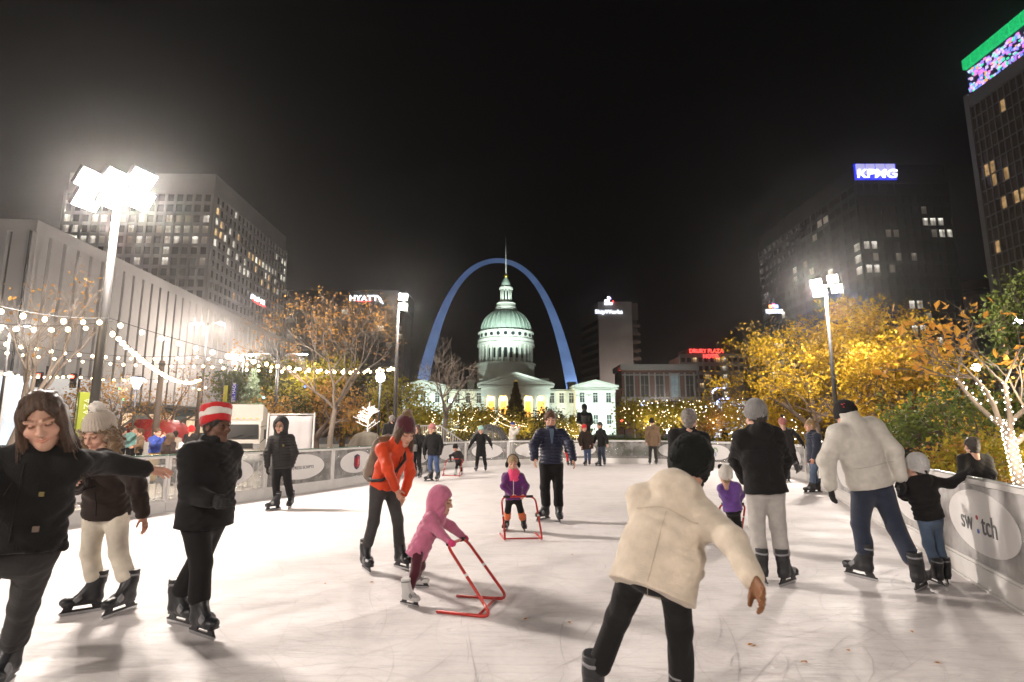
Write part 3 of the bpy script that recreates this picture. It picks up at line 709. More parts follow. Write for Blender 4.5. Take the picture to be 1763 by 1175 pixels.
# portico
P0, P1 = at(826,664,YP), at(950,664,YP); pe = P0.z; pa = at(886,646.5,YP).z; pb = at(880,682,YP).z; pc = (P0.x+P1.x)/2; pw_ = P1.x-P0.x
b = MB(); b.prism([(pc-pw_/2,pe),(pc+pw_/2,pe),(pc,pa)], YP-1, YP+22, Matrix.Identity(4)); b.build('pediment', m_lime, ch)
b = MB(); b.prism([(pc-pw_/2-.8,pe-.1),(pc-pw_/2-.8,pe+.55),(pc,pa+1.0),(pc,pa+.1)], YP-1.7, YP+22.2, Matrix.Identity(4)); b.prism([(pc+pw_/2+.8,pe-.1),(pc,pa+.1),(pc,pa+1.0),(pc+pw_/2+.8,pe+.55)], YP-1.7, YP+22.3, Matrix.Identity(4)); b.build('raking_cornice', m_lime, ch)
b = MB(); b.span((pc-pw_/2-.6,YP-1.5,pe-.75),(pc+pw_/2+.6,YP+1.8,pe-.12)); b.span((pc-pw_/2+.5,YP-.8,pb),(pc+pw_/2-.5,YP+1.2,pe-.75)); b.span((pc-pw_/2+.5,YP+1.2,pb+1.2),(pc+pw_/2-.5,YP+22,pe-.12)); b.build('entablature', m_lime, ch)
for k in range(6):
    x = pc-pw_/2+1.5+(pw_-3)*k/5; o = MB(); o.lathe([(1.05,2.6),(1.05,3.0),(.85,3.2),(.70,pb-1),(.8,pb-.7),(1.0,pb-.35),(1.0,pb)], 16, (x,YP+.2,0)); o.build('column', m_lime, ch, 'auto')
e_port = emis('portico_warm_lamp', (1,.62,.22), 6)
m_pw = mat('portico_wall', (.62,.54,.40), .8, .06, .5)
b = MB(); b.span((pc-pw_/2+.8,YP+6.5,2),(pc+pw_/2-.8,YP+7.2,pb+1.2)); b.build('porch_wall', m_pw, ch)
for k in range(5):
    x = pc-pw_/2+1.5+(pw_-3)*(k+.5)/5
    o = MB(); o.box((x,YP+6.45,(pb+3)/2+.5),(1.7,.15,pb*.46)); wn = o.build('door', emis('porch_door_glow', (1,.5,.08), .55), ch)
    o = MB(); o.box((x,YP+6.38,(pb+3)/2+.5),(.12,.1,pb*.46)); o.box((x,YP+6.37,(pb+3)/2+1.5),(1.7,.1,.12)); o.build('mullion', m_pw, wn)
    lamp('porch_light', 'POINT', (x, YP+3.6, pb+.2), 2600, (1,.66,.26), ch, .3)
    o = MB(); o.lathe([(.05,-.25),(.25,-.2),(.3,0),(.2,.2),(.05,.25)], 10, (x,YP+3.6,pb+.85)); o.build('porch_lamp', e_port, ch, True)
b = MB(); b.span((pc-pw_/2-.5,YP-1.6,0),(pc+pw_/2+.5,YP+22,2.4))
for k in range(10): b.span((pc-pw_/2-.5,YP-1.6-.35*(k+1),0),(pc+pw_/2+.5,YP-1.6-.35*k,2.2-.22*k))
b.build('steps', m_lime, ch)
# links and wings
def block(x0, x1, y0, y1, ztop, nm, nwin, rows, parapet=True):
    b = MB(); b.span((x0,y0,0),(x1,y1,ztop)); b.build(nm, m_lime, ch)
    b = MB(); b.span((x0-.2,y0-.5,ztop-1.1),(x1+.2,y0+.02,ztop-.5)); b.span((x0-.1,y0-.25,ztop-2.2),(x1+.1,y0+.02,ztop-2.0)); b.build('cornice', m_lime, ch)
    for k in range(nwin):
        x = x0+(x1-x0)*(k+.5)/nwin
        for (z, h_) in rows:
            o = MB(); o.box((x,y0-.02,z),(1.5,.14,h_)); wn = o.build('window', m_wdark, ch)
            o = MB(); o.box((x,y0-.14,z-h_/2-.15),(2.1,.4,.3)); o.box((x,y0-.1,z+h_/2+.2),(2.0,.3,.35)); o.box((x,y0-.1,z),(.1,.1,h_)); o.box((x,y0-.1,z),(1.5,.1,.1)); o.build('window_surround', m_lime, wn)
lk = at(770,671,YW).z
xl0, xl1, xr0, xr1 = at(760,690,YW).x, pc-pw_/2+1, pc+pw_/2-1, at(992,690,YW).x
block(xl0, xl1, YW, YW+26, lk, 'link_block', 4, ((12.6,3.4),(5.2,3.2)))
block(xr0, xr1, YW, YW+26, lk, 'link_block', 3, ((12.6,3.4),(5.2,3.2)))
YG = 190.0
for (x0, x1, apx) in ((690,768,730),(988,1061,1026)):
    a0, a1 = at(x0,667,YG), at(x1,667,YG); ze = a0.z; za = at(apx,657,YG).z; xc = (a0.x+a1.x)/2
    block(a0.x+.5, a1.x-.5, YG, YG+34, ze-.6, 'wing_block', 3, ((12.4,3.3),(5.0,3.2)))
    b = MB(); b.prism([(a0.x-.2,ze-.6),(a1.x+.2,ze-.6),(a1.x+.2,ze),(xc,za),(a0.x-.2,ze)], YG-.7, YG+34, Matrix.Identity(4)); b.build('wing_pediment', m_lime, ch)
    b = MB(); b.prism([(a0.x-.7,ze-.05),(a0.x-.7,ze+.5),(xc,za+.55),(xc,za+.05)], YG-1.3, YG+34.2, Matrix.Identity(4)); b.prism([(a1.x+.7,ze-.05),(xc,za+.05),(xc,za+.55),(a1.x+.7,ze+.5)], YG-1.3, YG+34.1, Matrix.Identity(4)); b.span((a0.x-.5,YG-1.0,ze-.75),(a1.x+.5,YG+.2,ze-.45)); b.build('wing_cornice', m_lime, ch)
    for q in range(4):
        x = a0.x+1.2+(a1.x-a0.x-2.4)*q/3; b = MB(); b.box((x,YG-.12,(ze)/2-.3),(1.1,.26,ze-1.0)); b.build('pilaster', m_lime, ch)
for (px, py) in ((786,657),(811,655),(832,652),(938,652),(913,648),(929,655),(944,657),(984,658)):
    p = at(px,py,YW+8); b = MB(); b.span((p.x-1.3,YW+7,lk-1),(p.x+1.3,YW+10,p.z)); b.span((p.x-1.6,YW+6.7,p.z-.7),(p.x+1.6,YW+10.3,p.z-.2)); b.build('chimney', m_lime, ch)
# floodlights on the lawn
m_fix = mat('fixture_black', (.02,.02,.02), .5, .1, 5)
def floodlight(p, target, energy, col, label, grp, spot=60, glow=None, size=.6, scale=1.0):
    o = empty('ground_floodlight', p, 0, label, 'floodlight', grp)
    d = (Vector(target)-Vector(p)).normalized(); M = d.to_track_quat('-Z','Y').to_matrix().to_4x4(); M.translation = Vector((0,0,.45*scale))
    b = MB(); b.box((0,0,.12),(.6*scale,.5*scale,.3*scale)); h = b.build('housing', m_fix, o, bevel=.02); h.matrix_local = M
    b = MB(); b.box((0,0,-.04*scale),(.5*scale,.4*scale,.02)); g = b.build('lens', glow or emis('flood_lens', (.85,1,.92), 12), o); g.matrix_local = M
    b = MB(); b.tube([(-.33*scale,0,.45*scale),(-.33*scale,0,.05),(.33*scale,0,.05),(.33*scale,0,.45*scale)], .025, 6); b.box((0,0,.03),(.8*scale,.4*scale,.06)); b.build('bracket', m_fix, o)
    l = lamp('flood_light', 'SPOT', Vector((0,0,.45*scale)) + d*.3*scale, energy, col, o, size, spot=R(spot), blend=.9); l.rotation_euler = d.to_track_quat('-Z','Y').to_euler()
    return o
CW = (.86,1.0,.90)
G_ = 'floodlights on the courthouse lawn'
lab_ = 'black ground floodlight on the courthouse lawn aimed at the white walls'
for (x, y, tx, ty, tz, e_, sp) in ((DX-20,150,DX-3,YD-8,44,400000,27),(DX+17,150,DX+3,YD-8,44,400000,27),(DX-25,172,-33,190,9,27000,95),(DX+33,172,33,190,9,36000,95),(DX+15,170,pc+20,196,9,32000,100),(DX-14,170,pc-20,196,9,32000,100)):
    floodlight((x,y,0), (tx,ty,tz), e_, CW, lab_ if tz < 20 else 'black ground floodlight on the courthouse lawn aimed up at the dome', G_, sp)
# ---- the arch
ARC_Y = 606.0; axc = at(856,600,ARC_Y).x
m_arch = mat('brushed_steel', (.42,.43,.45), .5, .22, .03, .1, .3, metal=.15, stretch=(1,1,2.2))
b = MB(); NS = 120; ring = []
V_, F_ = [], []
for k in range(NS+1):
    xft = -299.22+598.44*k/NS; yft = 625.09-68.7672*(math.cosh(.0100333*xft)-1)
    dydx = -68.7672*.0100333*math.sinh(.0100333*xft)
    tt = Vector((1, dydx)).normalized(); nn = Vector((-tt.y, tt.x))      # outward-up normal
    hgt = max(0, yft/625.09); side = (54-(54-17)*hgt)*.3048*1.05
    c = Vector((xft*.3048, yft*.3048))
    h3 = side*math.sqrt(3)/2
    for (o_n, o_d) in ((h3*1/3, -side/2), (h3*1/3, side/2), (-h3*2/3, 0)):
        q = c + nn*o_n; V_.append((axc+q.x, ARC_Y+o_d, q.y))
for k in range(NS):
    for i in range(3):
        j = (i+1) % 3; F_.append((k*3+i, k*3+j, (k+1)*3+j, (k+1)*3+i))
mb = MB(); mb.add(V_, F_)
ao = mb.build('gateway_arch', m_arch); tag(ao, 'tall stainless steel arch washed in pale blue light behind the courthouse dome', 'arch')
BL = (.31,.52,1.0)
for (x, y, tx, tz, e_) in ((axc-40,520,axc-75,95,640000),(axc+40,520,axc+75,95,900000),(axc-25,525,axc-25,180,520000),(axc+25,525,axc+25,180,520000),(axc+60,545,axc+92,25,460000),(axc-60,545,axc-92,25,60000)):
    floodlight((x,y,0), (tx,ARC_Y,tz), e_, BL, 'large ground floodlight aimed up at the steel arch', 'floodlights under the arch', 62, emis('flood_lens_blue', (.6,.75,1), 10), 1.2, 2.0)
# ================================================================== lamps, trees and things round the rink
m_pole = mat('pole_grey', (.06,.058,.056), .5, .12, 4, metal=.4)
m_wood = mat('pole_brown', (.13,.10,.08), .7, .2, 6, .2, 30, stretch=(1,1,.2))
e_lamp = emis('lamp_lens', (1,.95,.88), 60)
LCOL = (1.0,.885,.795)
def lamp_post(px, py_top, Y, head_px, label, energy, r0=.11, r1=.07, heads=((-.55,0,.15),(.55,0,.15),(-.35,0,-.25),(.35,0,-.25)), aim=(0,10,0), hs=.34, lit=True):
    top = at(px, py_top, Y); base = Vector((top.x, top.y, -.012))
    o = empty('rink_lamp_post', base, 0, label, 'lamp post', 'lamp posts around the rink')
    h = top.z+.012
    b = MB(); b.tube([(0,0,0),(0,0,h*.5),(0,0,h)], [r0,(r0+r1)/2,r1], 14); b.tube([(0,0,0),(0,0,.35)], r0*1.6, 14); b.build('pole', m_pole, o, True)
    x0 = min(q[0] for q in heads); x1 = max(q[0] for q in heads)
    b = MB(); b.tube([(x0,0,h-.02),(x1,0,h-.02)], .035, 8); b.build('crossarm', m_pole, o, True)
    for (hx, hy, hz) in heads:
        p = Vector((hx,hy-.12,h+hz)); d = (Vector(aim)-(base+p)).normalized()
        M = d.to_track_quat('-Z','Y').to_matrix().to_4x4(); M.translation = p
        b = MB(); b.box((0,0,.065),(hs*1.1,hs*.9,.11))
        for k in range(5): b.box((-hs*.3+k*hs*.15,0,.18),(.015,hs*.5,.07))
        hd = b.build('flood_head', m_fix, o); hd.matrix_local = M
        b = MB(); b.box((0,0,-.005),(hs*1.02,hs*.82,.02)); b.build('lens', e_lamp, hd)
        b = MB(); b.tube([p+Vector((0,.1,0)), (hx,0,h-.02)], .018, 6); b.build('bracket', m_pole, o)
        if lit:
            l = lamp('flood_bulb', 'POINT', p + d*(hs*.55), energy*LAMP/len(heads), LCOL, o, hs*.45)
    return o
lamp_post(205, 330, 12.0, 0, 'tall grey lamp post with glaring flood heads beside the lime plaza sign', 15000, .10, .07, aim=(0,9,0), hs=.50, heads=((-.58,0,.22),(0,0,.22),(.58,0,.22),(-.58,0,-.26),(0,-.05,-.26),(.58,0,-.26)))
lamp_post(1420, 492, 20.0, 0, 'slim lamp post with four flood heads in front of the golden trees', 7600, .09, .05, aim=(2,10,0), heads=((-.40,0,.05),(.24,0,.22),(-.32,0,-.30),(.36,0,-.15)), hs=.32)
lamp_post(686, 524, 24.0, 0, 'slim lamp post with two stacked flood heads behind the sparse brown tree', 2600, .09, .06, aim=(0,12,0), heads=((.22,0,.30),(.22,0,-.15)), hs=.34)

def rear_post(x, y, label, energy):
    p = Vector((x,y,7.0)); v = p-Vector((0,0,CAM_H))
    o = empty('rink_lamp_post', (x,y,-.012), 0, label, 'lamp post', 'lamp posts around the rink')
    b = MB(); b.tube([(0,0,0),(0,0,7)], [.12,.075], 12); b.build('pole', m_pole, o, True); b = MB(); b.tube([(-.6,0,6.98),(.6,0,6.98)], .035, 8); b.build('crossarm', m_pole, o, True)
    for hx in (-.5,.5):
        q = Vector((hx,.12,7.1)); d = (Vector((0,9,0))-Vector((x,y,0))-q).normalized(); M = d.to_track_quat('-Z','Y').to_matrix().to_4x4(); M.translation = q
        b = MB(); b.box((0,0,.07),(.52,.42,.12)); h = b.build('flood_head', m_fix, o, bevel=.01); h.matrix_local = M; b = MB(); b.box((0,0,-.005),(.46,.36,.02)); b.build('lens', e_lamp, h)
        lamp('flood_bulb', 'POINT', q+d*.3, energy*LAMP/2, LCOL, o, .3)
rear_post(-10.8, -5.5, 'lamp post with two flood heads outside the near left corner of the rink', 7500)
rear_post(4.2, -8.5, 'lamp post with two flood heads outside the near right corner of the rink', 4600)
# ---- street lamps across the street
e_str = emis('street_lamp_lens', (.85,.92,1), 30)
def street_lamp(px, py, Y, label, energy, twin=True):
    top = at(px, py, Y); o = empty('street_lamp', (top.x, Y, -.16), 0, label, 'street lamp', 'street lamps along the road'); h = top.z+.16
    b = MB(); b.tube([(0,0,0),(0,0,h)], [.14,.08], 10); b.build('pole', m_pole, o, True)
    for s_ in ((-1,1) if twin else (1,)):
        b = MB(); b.tube([(0,0,h-.5),(s_*.5,0,h-.05),(s_*1.2,0,h)], .05, 6); b.build('arm', m_pole, o, True)
        b = MB(); b.box((s_*1.5,0,h),(.8,.3,.14)); hd = b.build('lamp_head', m_fix, o, bevel=.03)
        b = MB(); b.box((s_*1.5,0,h-.085),(.6,.24,.03)); b.build('lens', e_str, hd)
        lamp('street_bulb', 'POINT', (s_*1.5,0,h-.4), energy, (1,.88,.78), o, .2)
street_lamp(358, 556, 62, 'tall twin-headed street lamp in front of the slit-window building', 6000)
street_lamp(480, 608, 35, 'twin-headed street lamp rising behind the white delivery truck', 900)
street_lamp(20, 560, 50, 'twin-headed street lamp beside the lit glass pavilion', 3600)
street_lamp(420, 612, 110, 'twin-headed street lamp by the far end of the slit-window building', 14000)
street_lamp(1088, 688, 256, 'added distant street lamp that brightens the pale balcony tower', 11000)  # added lamp with no visible source, washes the pale tower front
street_lamp(1140, 694, 212, 'added distant street lamp that brightens the dark brick block', 3200)  # likewise added, only to light the brick front
def path_lamp(px, py, Y, label, energy=300, col=(.9,.9,1)):
    top = at(px,py,Y); o = empty('path_lamp', (top.x,Y,-.012), 0, label, 'lamp', 'post lamps on the plaza'); h = top.z+.012
    b = MB(); b.tube([(0,0,0),(0,0,h-.35)], .05, 8); b.build('post', m_pole, o, True)
    b = MB(); b.lathe([(.10,h-.35),(.30,h+.15),(.28,h+.2)], 14); b.build('flared_shade', emis('path_lamp_shade', (.9,.9,1), 2.2), o, True)
    b = MB(); b.lathe([(.34,h+.2),(.3,h+.26),(.05,h+.3)], 14); b.build('cap', m_fix, o, True)
    if energy: lamp('post_bulb', 'POINT', (0,-.5,h), energy, col, o, .2)
path_lamp(236, 658, 27, 'white flared post lamp behind the lime plaza sign', 220)
def globe_lamp(px, py, Y, label, col=(.9,.93,1), energy=0):
    top = at(px,py,Y); o = empty('globe_lamp', (top.x,Y,-.1), 0, label, 'lamp', 'small globe lamps in the distance'); h = top.z+.1
    b = MB(); b.tube([(0,0,0),(0,0,h-.25)], .06, 8); b.build('post', m_fix, o, True)
    b = MB(); b.lathe([(.02,h-.3),(.2,h-.22),(.28,h),(.2,h+.22),(.02,h+.28)], 12); b.build('globe', emis('globe_'+'%.2f' % col[0], col, 14), o, True)
    if energy: lamp('globe_bulb', 'POINT', (0,-.6,h), energy, col, o, .25)
globe_lamp(655, 650, 32.5, 'white globe lamp in front of the yellow-green tree', energy=420)
globe_lamp(700, 663, 80, 'tiny globe lamp in front of the courthouse west wing')
globe_lamp(776, 690, 75, 'tiny globe lamp behind the bare tree')
globe_lamp(1680, 633, 40, 'bright white globe lamp behind the orange tree', energy=600)
globe_lamp(1752, 553, 36, 'small bluish globe lamp high behind the orange tree')
globe_lamp(1150, 743, 60, 'bluish globe lamp low beside the hedge', (.7,.8,1), 0)

# ---- catenary string lights
e_bulb = emis('string_bulb', (1,.74,.42), 13)
bm_ = bmesh.new(); bmesh.ops.create_icosphere(bm_, subdivisions=2, radius=1); me_bulb = bpy.data.meshes.new('bulb'); bm_.to_mesh(me_bulb); bm_.free(); me_bulb.materials.append(e_bulb)
me_bulb.polygons.foreach_set('use_smooth', [True]*len(me_bulb.polygons))
m_wire = mat('black_cable', (.02,.02,.02), .6, .1, 5)
def strand(P, n, sag, label, r=.045, lights=0, wire=.008):
    P = [Vector(p) for p in P]; pts = []
    o = empty('string_lights', P[0], 0, label, 'string lights', 'warm bulb strands over the plaza')
    segs = len(P)-1; W = []
    for a, b in zip(P[:-1], P[1:]):
        for k in range(13):
            t_ = k/12; q = a.lerp(b, t_); q.z -= sag*4*t_*(1-t_); W.append(q-P[0])
    mb = MB(); mb.tube(W, wire, 5); mb.build('wire', m_wire, o)
    for k in range(n):
        f = (k+.5)/n*(len(W)-1); i = int(f); q = W[i].lerp(W[min(i+1,len(W)-1)], f-i)
        place('bulb', me_bulb, o, Matrix.Translation(q+Vector((random.uniform(-.02,.02),0,-.09))) @ Matrix.Diagonal([r*random.uniform(.9,1.35)]*2+[r*random.uniform(1.05,1.5),1]))
    for k in range(lights):
        f = (k+.5)/lights*(len(W)-1); i = int(f); lamp('strand_glow', 'POINT', W[i]+Vector((0,0,-.3)), 55, (1,.72,.42), o, .3)
PA = at(188,548,12); PB = at(683,632,26)
strand([at(-60,512,9.5), PA], 7, .12, 'bulb strand from beyond the plaza edge to the tall lamp post, the upper one', .042, 1)
strand([PA, PB], 26, .55, 'long bulb strand from the tall lamp post to the brown pole by the sparse tree', .05, 3)
strand([at(-40,552,12.5), PA+Vector((0,.1,-.05))], 8, .12, 'nearly level bulb strand meeting the tall lamp post', .042)
PC = at(346,652,33)
strand([at(189,556,12)+Vector((0,.05,-.1)), PC], 44, .55, 'dense glowing bulb strand sagging from the tall lamp post to a far brown pole', .05, 3)
strand([at(-30,580,19), at(340,612,24), PB+Vector((0,0,.05))], 34, .3, 'bulb strand crossing below the long strand toward the brown pole', .05, 2)
strand([at(-30,598,21), at(350,628,27), PB+Vector((0,.05,-.02))], 34, .2, 'lower bulb strand crossing toward the brown pole', .05)
strand([at(-20,636,28), at(120,646,30), PC], 26, .15, 'lowest bulb strand in front of the traffic lights', .055)
def light_pole(P, label, r=.09):
    o = empty('string_light_pole', (P.x,P.y,-.012), 0, label, 'pole', 'brown poles that carry the string lights')
    b = MB(); b.tube([(0,0,0),(0,0,P.z+.15)], [r*1.15,r*.8], 12); b.build('shaft', m_wood, o, True)
    b = MB(); b.tube([(0,0,P.z-.02),(0,0,P.z+.06)], r*1.05, 12); b.tube([(0,-r,P.z),(0,-r-.08,P.z)], .012, 6); b.build('collar', m_pole, o, True)
light_pole(PB, 'brown pole behind the glass where three bulb strands end', .10)
light_pole(PC, 'brown pole where the dense bulb strand ends', .12)
light_pole(at(279,628,21), 'leaning brown pole among the people by the street', .11)
# coloured hanging ornaments by the truck
for k, (px, py, c_) in enumerate(((333,669,(.6,1,.7)),(343,671,(1,.9,.5)),(354,668,(1,.8,.8)),(400,720,(.6,1,.8)),(418,702,(.5,.9,1)),(430,708,(.4,.7,1)),(442,716,(.6,.5,1)),(206,669,(.3,1,.4)),(454,685,(.5,.9,.9)),(525,666,(.2,.3,1)),(500,640,(.9,.9,1)),(82,672,(.9,1,.9)),(158,668,(1,1,.8)),(213,688,(.3,1,.5)))):
    p = at(px,py,30); o = empty('hanging_ornament', p, 0, None, 'ornament', 'coloured ornament lamps hung in the street trees')
    cn = ('red','green','blue')[max(range(3), key=lambda q: c_[q])] if max(c_)-min(c_) > .25 else 'pale'
    if c_[0] > .9 and c_[1] > .75 and c_[2] < .9: cn = 'pale yellow'
    if c_[1] > .85 and c_[2] > .85 and c_[0] < .7: cn = 'cyan'
    o['label'] = 'small %s round ornament lamp hung among the street trees' % cn
    place('globe', me_bulb.copy(), o, Matrix.Diagonal((.07,.07,.07,1))).data.materials[0] = emis('ornament_%d' % k, c_, 2.0)
    b = MB(); b.tube([(0,0,.06),(0,0,.25)], .008, 4); b.build('hook', m_wire, o)

# ---- trees
def leaf_mat(name, c1, c2, rough=.6):
    m = bpy.data.materials.new(name); t, N, L, P = nodes_of(m)
    a = N.new('ShaderNodeAttribute'); a.attribute_name = 'tint'
    mx = N.new('ShaderNodeMix'); mx.data_type = 'RGBA'; mx.inputs[6].default_value = (*c1,1); mx.inputs[7].default_value = (*c2,1)
    L.new(a.outputs['Fac'], mx.inputs[0]); L.new(mx.outputs[2], P.inputs['Base Color'])
    P.inputs['Roughness'].default_value = rough; P.inputs['Specular IOR Level'].default_value = .25
    o = N['Material Output']; tl = N.new('ShaderNodeBsdfTranslucent'); L.new(mx.outputs[2], tl.inputs[0])
    ms = N.new('ShaderNodeMixShader'); ms.inputs[0].default_value = .35; L.new(P.outputs[0], ms.inputs[1]); L.new(tl.outputs[0], ms.inputs[2]); L.new(ms.outputs[0], o.inputs[0])
    MATS[name] = m; return m
lm_yel = leaf_mat('leaf_golden', (.40,.215,.010), (.62,.44,.03)); lm_org = leaf_mat('leaf_orange_brown', (.33,.145,.035), (.46,.26,.06))
lm_grn = leaf_mat('leaf_green', (.05,.085,.02), (.16,.19,.035)); lm_yg = leaf_mat('leaf_yellow_green', (.20,.19,.02), (.42,.33,.035))
lm_dk = leaf_mat('leaf_dark', (.04,.05,.02), (.10,.09,.03)); lm_big = leaf_mat('leaf_orange_large', (.58,.25,.03), (.72,.42,.08))
m_bark = mat('bark', (.15,.11,.085), .9, .3, 5, .6, 25, stretch=(1,1,.25)); m_bark2 = mat('bark_grey', (.20,.165,.135), .9, .3, 5, .6, 25, stretch=(1,1,.25))
def leaves_mesh(C, size, rng, tintv, elong=1.5):
    n = len(C)
    a = rng.normal(size=(n,3)); a /= np.linalg.norm(a,axis=1)[:,None]
    b = rng.normal(size=(n,3)); b -= a*np.sum(a*b,1)[:,None]; b /= np.linalg.norm(b,axis=1)[:,None]
    s_ = size*(.4+1.15*rng.random(n)**1.4)[:,None]
    nrm = np.cross(a,b)
    bend = nrm*s_*.18
    V = np.stack([C-a*s_*elong*.5, C-b*s_*.42+bend, C+a*s_*elong*.5, C+b*s_*.42+bend], 1).reshape(-1,3)
    F = np.arange(n*4).reshape(-1,4)
    me = nmesh('crown', V, F, False)
    at_ = me.attributes.new('tint','FLOAT','POINT'); at_.data.foreach_set('value', np.repeat(np.clip(tintv,0,1),4).astype(np.float32))
    return me
def grow(rng, p, d, length, r, depth, segs, tips, spread, up, minr=.004, taper=.62, kids=(2,4)):
    """recursive limb; collects (points, radii) and twig points"""
    n = 4; pts = [p.copy()]; rs = [r]; q = p.copy(); dd = d.copy()
    for k in range(n):
        dd = (dd + Vector(rng.normal(size=3))*.13 + Vector((0,0,up*.10))).normalized(); q = q + dd*length/n; pts.append(q.copy()); rs.append(r*(1-(1-taper)*(k+1)/n))
    segs.append((pts, rs, depth))
    if depth == 0:
        tips.append(q); tips.append(pts[2]); return
    for k in range(rng.integers(kids[0], kids[1]+1)):
        i = rng.integers(2, n+1); base = pts[i]
        ax = Vector(rng.normal(size=3)); ax = (ax - dd*ax.dot(dd)).normalized()
        nd = (dd*(1-spread*.45) + ax*spread*(.6+.6*rng.random()) + Vector((0,0,up*.25))).normalized()
        grow(rng, base, nd, length*(.58+.22*rng.random()), max(minr, rs[i]*.62), depth-1, segs, tips, spread, up, minr, taper, kids)
def tree(base, h, label, lmat, nleaf, lsize, seed, trunk_r=.12, fork=.35, spread=.8, depth=4, up=.5, clump=.28, bark=None, name='deciduous_tree', group=None, squash=1.0, lean=(0,0), cat='tree', kids=(2,4), fill=None, minr=.004, sides=5):
    rng = np.random.default_rng(seed)
    o = empty(name, base, 0, label, cat, group)
    segs, tips = [], []
    top = Vector((lean[0], lean[1], h*fork))
    mid_ = Vector((lean[0]*.3+rng.normal()*.03*h*.3, lean[1]*.3, h*fork*.5))
    segs.append(([Vector((0,0,-.05)), mid_, top], [trunk_r*1.15, trunk_r, trunk_r*.85], 9))
    n0 = 3+rng.integers(0,3)
    for k in range(n0):
        an_ = 2*math.pi*(k+rng.random()*.6)/n0
        d = Vector((math.cos(an_)*spread, math.sin(an_)*spread, 1.0)).normalized()
        grow(rng, top if k < 2 else mid_.lerp(top, .6+.4*rng.random()), d, h*(1-fork)*.46, trunk_r*.62, depth-1, segs, tips, spread*.9, up, minr, kids=kids)
    zmax = max(t.z for t in tips); sc = (h)/max(.1,zmax)
    mb = MB()
    for pts, rs, dp in segs:
        mb.tube([Vector((p.x*squash, p.y*squash, p.z*sc if p.z > 0 else p.z)) for p in pts], rs, 9 if dp == 9 else sides, cap=False)
    mb.build('trunk', bark or m_bark, o, True)
    if nleaf:
        T = np.array([(t.x*squash, t.y*squash, t.z*sc) for t in tips]); 
        pick = rng.integers(0, len(T), nleaf)
        wgt = rng.random(len(T))
        keep = rng.random(nleaf) < (.25+.75*wgt[pick]); pick = pick[keep]
        C = T[pick] + rng.normal(size=(len(pick),3))*clump*(np.array([1,1,.75]))
        if fill is not None:
            C[:,2] = np.maximum(C[:,2], fill)
        tint = wgt[pick]*.6+rng.random(len(pick))*.5-.05
        me = leaves_mesh(C.astype(np.float32), lsize, rng, tint); me.materials.append(lmat)
        link(bpy.data.objects.new('crown', me), o)
    return o, [Vector((t.x*squash,t.y*squash,t.z*sc)) for t in tips], segs
def base_at(px, Y, z=-.012):
    p = at(px, 741, Y); return Vector((p.x, Y, z))
def ztop(py, Y, px=881): return at(px, py, Y).z
e_fairy = emis('fairy_light', (1,.80,.50), 7); e_fairyw = emis('fairy_light_white', (1,.90,.78), 10); e_fairyb = emis('fairy_light_blue', (.4,.5,1), 14)
def fairy(o, P, r, m, name='fairy_lights'):
    V, F = [], []
    for p in P:
        b = len(V); V += [(p[0]+r,p[1],p[2]),(p[0]-r,p[1],p[2]),(p[0],p[1]+r,p[2]),(p[0],p[1]-r,p[2]),(p[0],p[1],p[2]+r),(p[0],p[1],p[2]-r)]
        F += [(b+i,b+j,b+k) for i,j,k in ((0,2,4),(2,1,4),(1,3,4),(3,0,4),(2,0,5),(1,2,5),(3,1,5),(0,3,5))]
    mb = MB(); mb.add(V, F); ob = mb.build(name, m, o); ob['kind'] = 'stuff'; return ob
G1 = 'autumn trees around the plaza'
tree(base_at(16,15.5), ztop(440,15.5), 'slender bare tree with a few brown leaves beside the glass pavilion', lm_org, 260, .07, 4, .10, .40, .45, 5, .8, .16, m_bark2, group=G1, lean=(.45,0), kids=(2,3))
tree(base_at(178,27), ztop(640,27), 'rusty orange tree behind the lime plaza sign', lm_org, 3800, .09, 12, .13, .22, 1.0, 5, .1, .28, m_bark, group=G1, squash=1.0)
tree(base_at(290,31), ztop(615,31), 'orange-brown thin tree behind the people by the street', lm_org, 1500, .08, 22, .12, .3, .95, 5, .2, .30, m_bark, group=G1, squash=1.15)
tree(base_at(568,20.5), ztop(500,20.5), 'sparse brown-leaved tree with a grey trunk behind the glass barrier', lm_org, 3300, .055, 31, .095, .36, .85, 5, .35, .16, m_bark2, group=G1, lean=(.15,0))
tree(base_at(765,31), ztop(577,31), 'leafless thin tree in front of the courthouse', lm_org, 0, .06, 40, .13, .42, .8, 5, .5, .2, m_bark2, group=G1, lean=(.1,0), minr=.012)
tree(base_at(430,44), ztop(622,44), 'dense green tree behind the white truck', lm_grn, 10000, .17, 51, .2, .2, .7, 4, .2, .5, group=G1, squash=.8)
tree(base_at(505,40), ztop(612,40), 'yellow-lit leafy tree beside the street lamp', lm_yg, 12000, .16, 52, .2, .2, .7, 4, .2, .5, group=G1, squash=1.3)
tree(base_at(590,42), ztop(640,42), 'dark olive leafy tree behind the tarpaulin mound', lm_dk, 12000, .17, 53, .2, .2, .8, 4, .1, .6, group=G1, squash=1.7)
tree(base_at(655,37), ztop(645,37), 'yellow-green leafy tree behind the brown pole', lm_yg, 9000, .14, 54, .2, .2, .75, 4, .2, .45, group=G1, squash=.95)
tree(base_at(545,36), ztop(660,36), 'rust-brown leafy tree behind the white screen', lm_org, 7000, .13, 57, .2, .2, .9, 4, .1, .5, group=G1, squash=1.5)
tree(base_at(1405,25), ztop(528,25), 'broad golden tree behind the slim lamp post', lm_yel, 24000, .085, 61, .2, .22, .9, 5, .45, .22, group=G1, squash=.9)
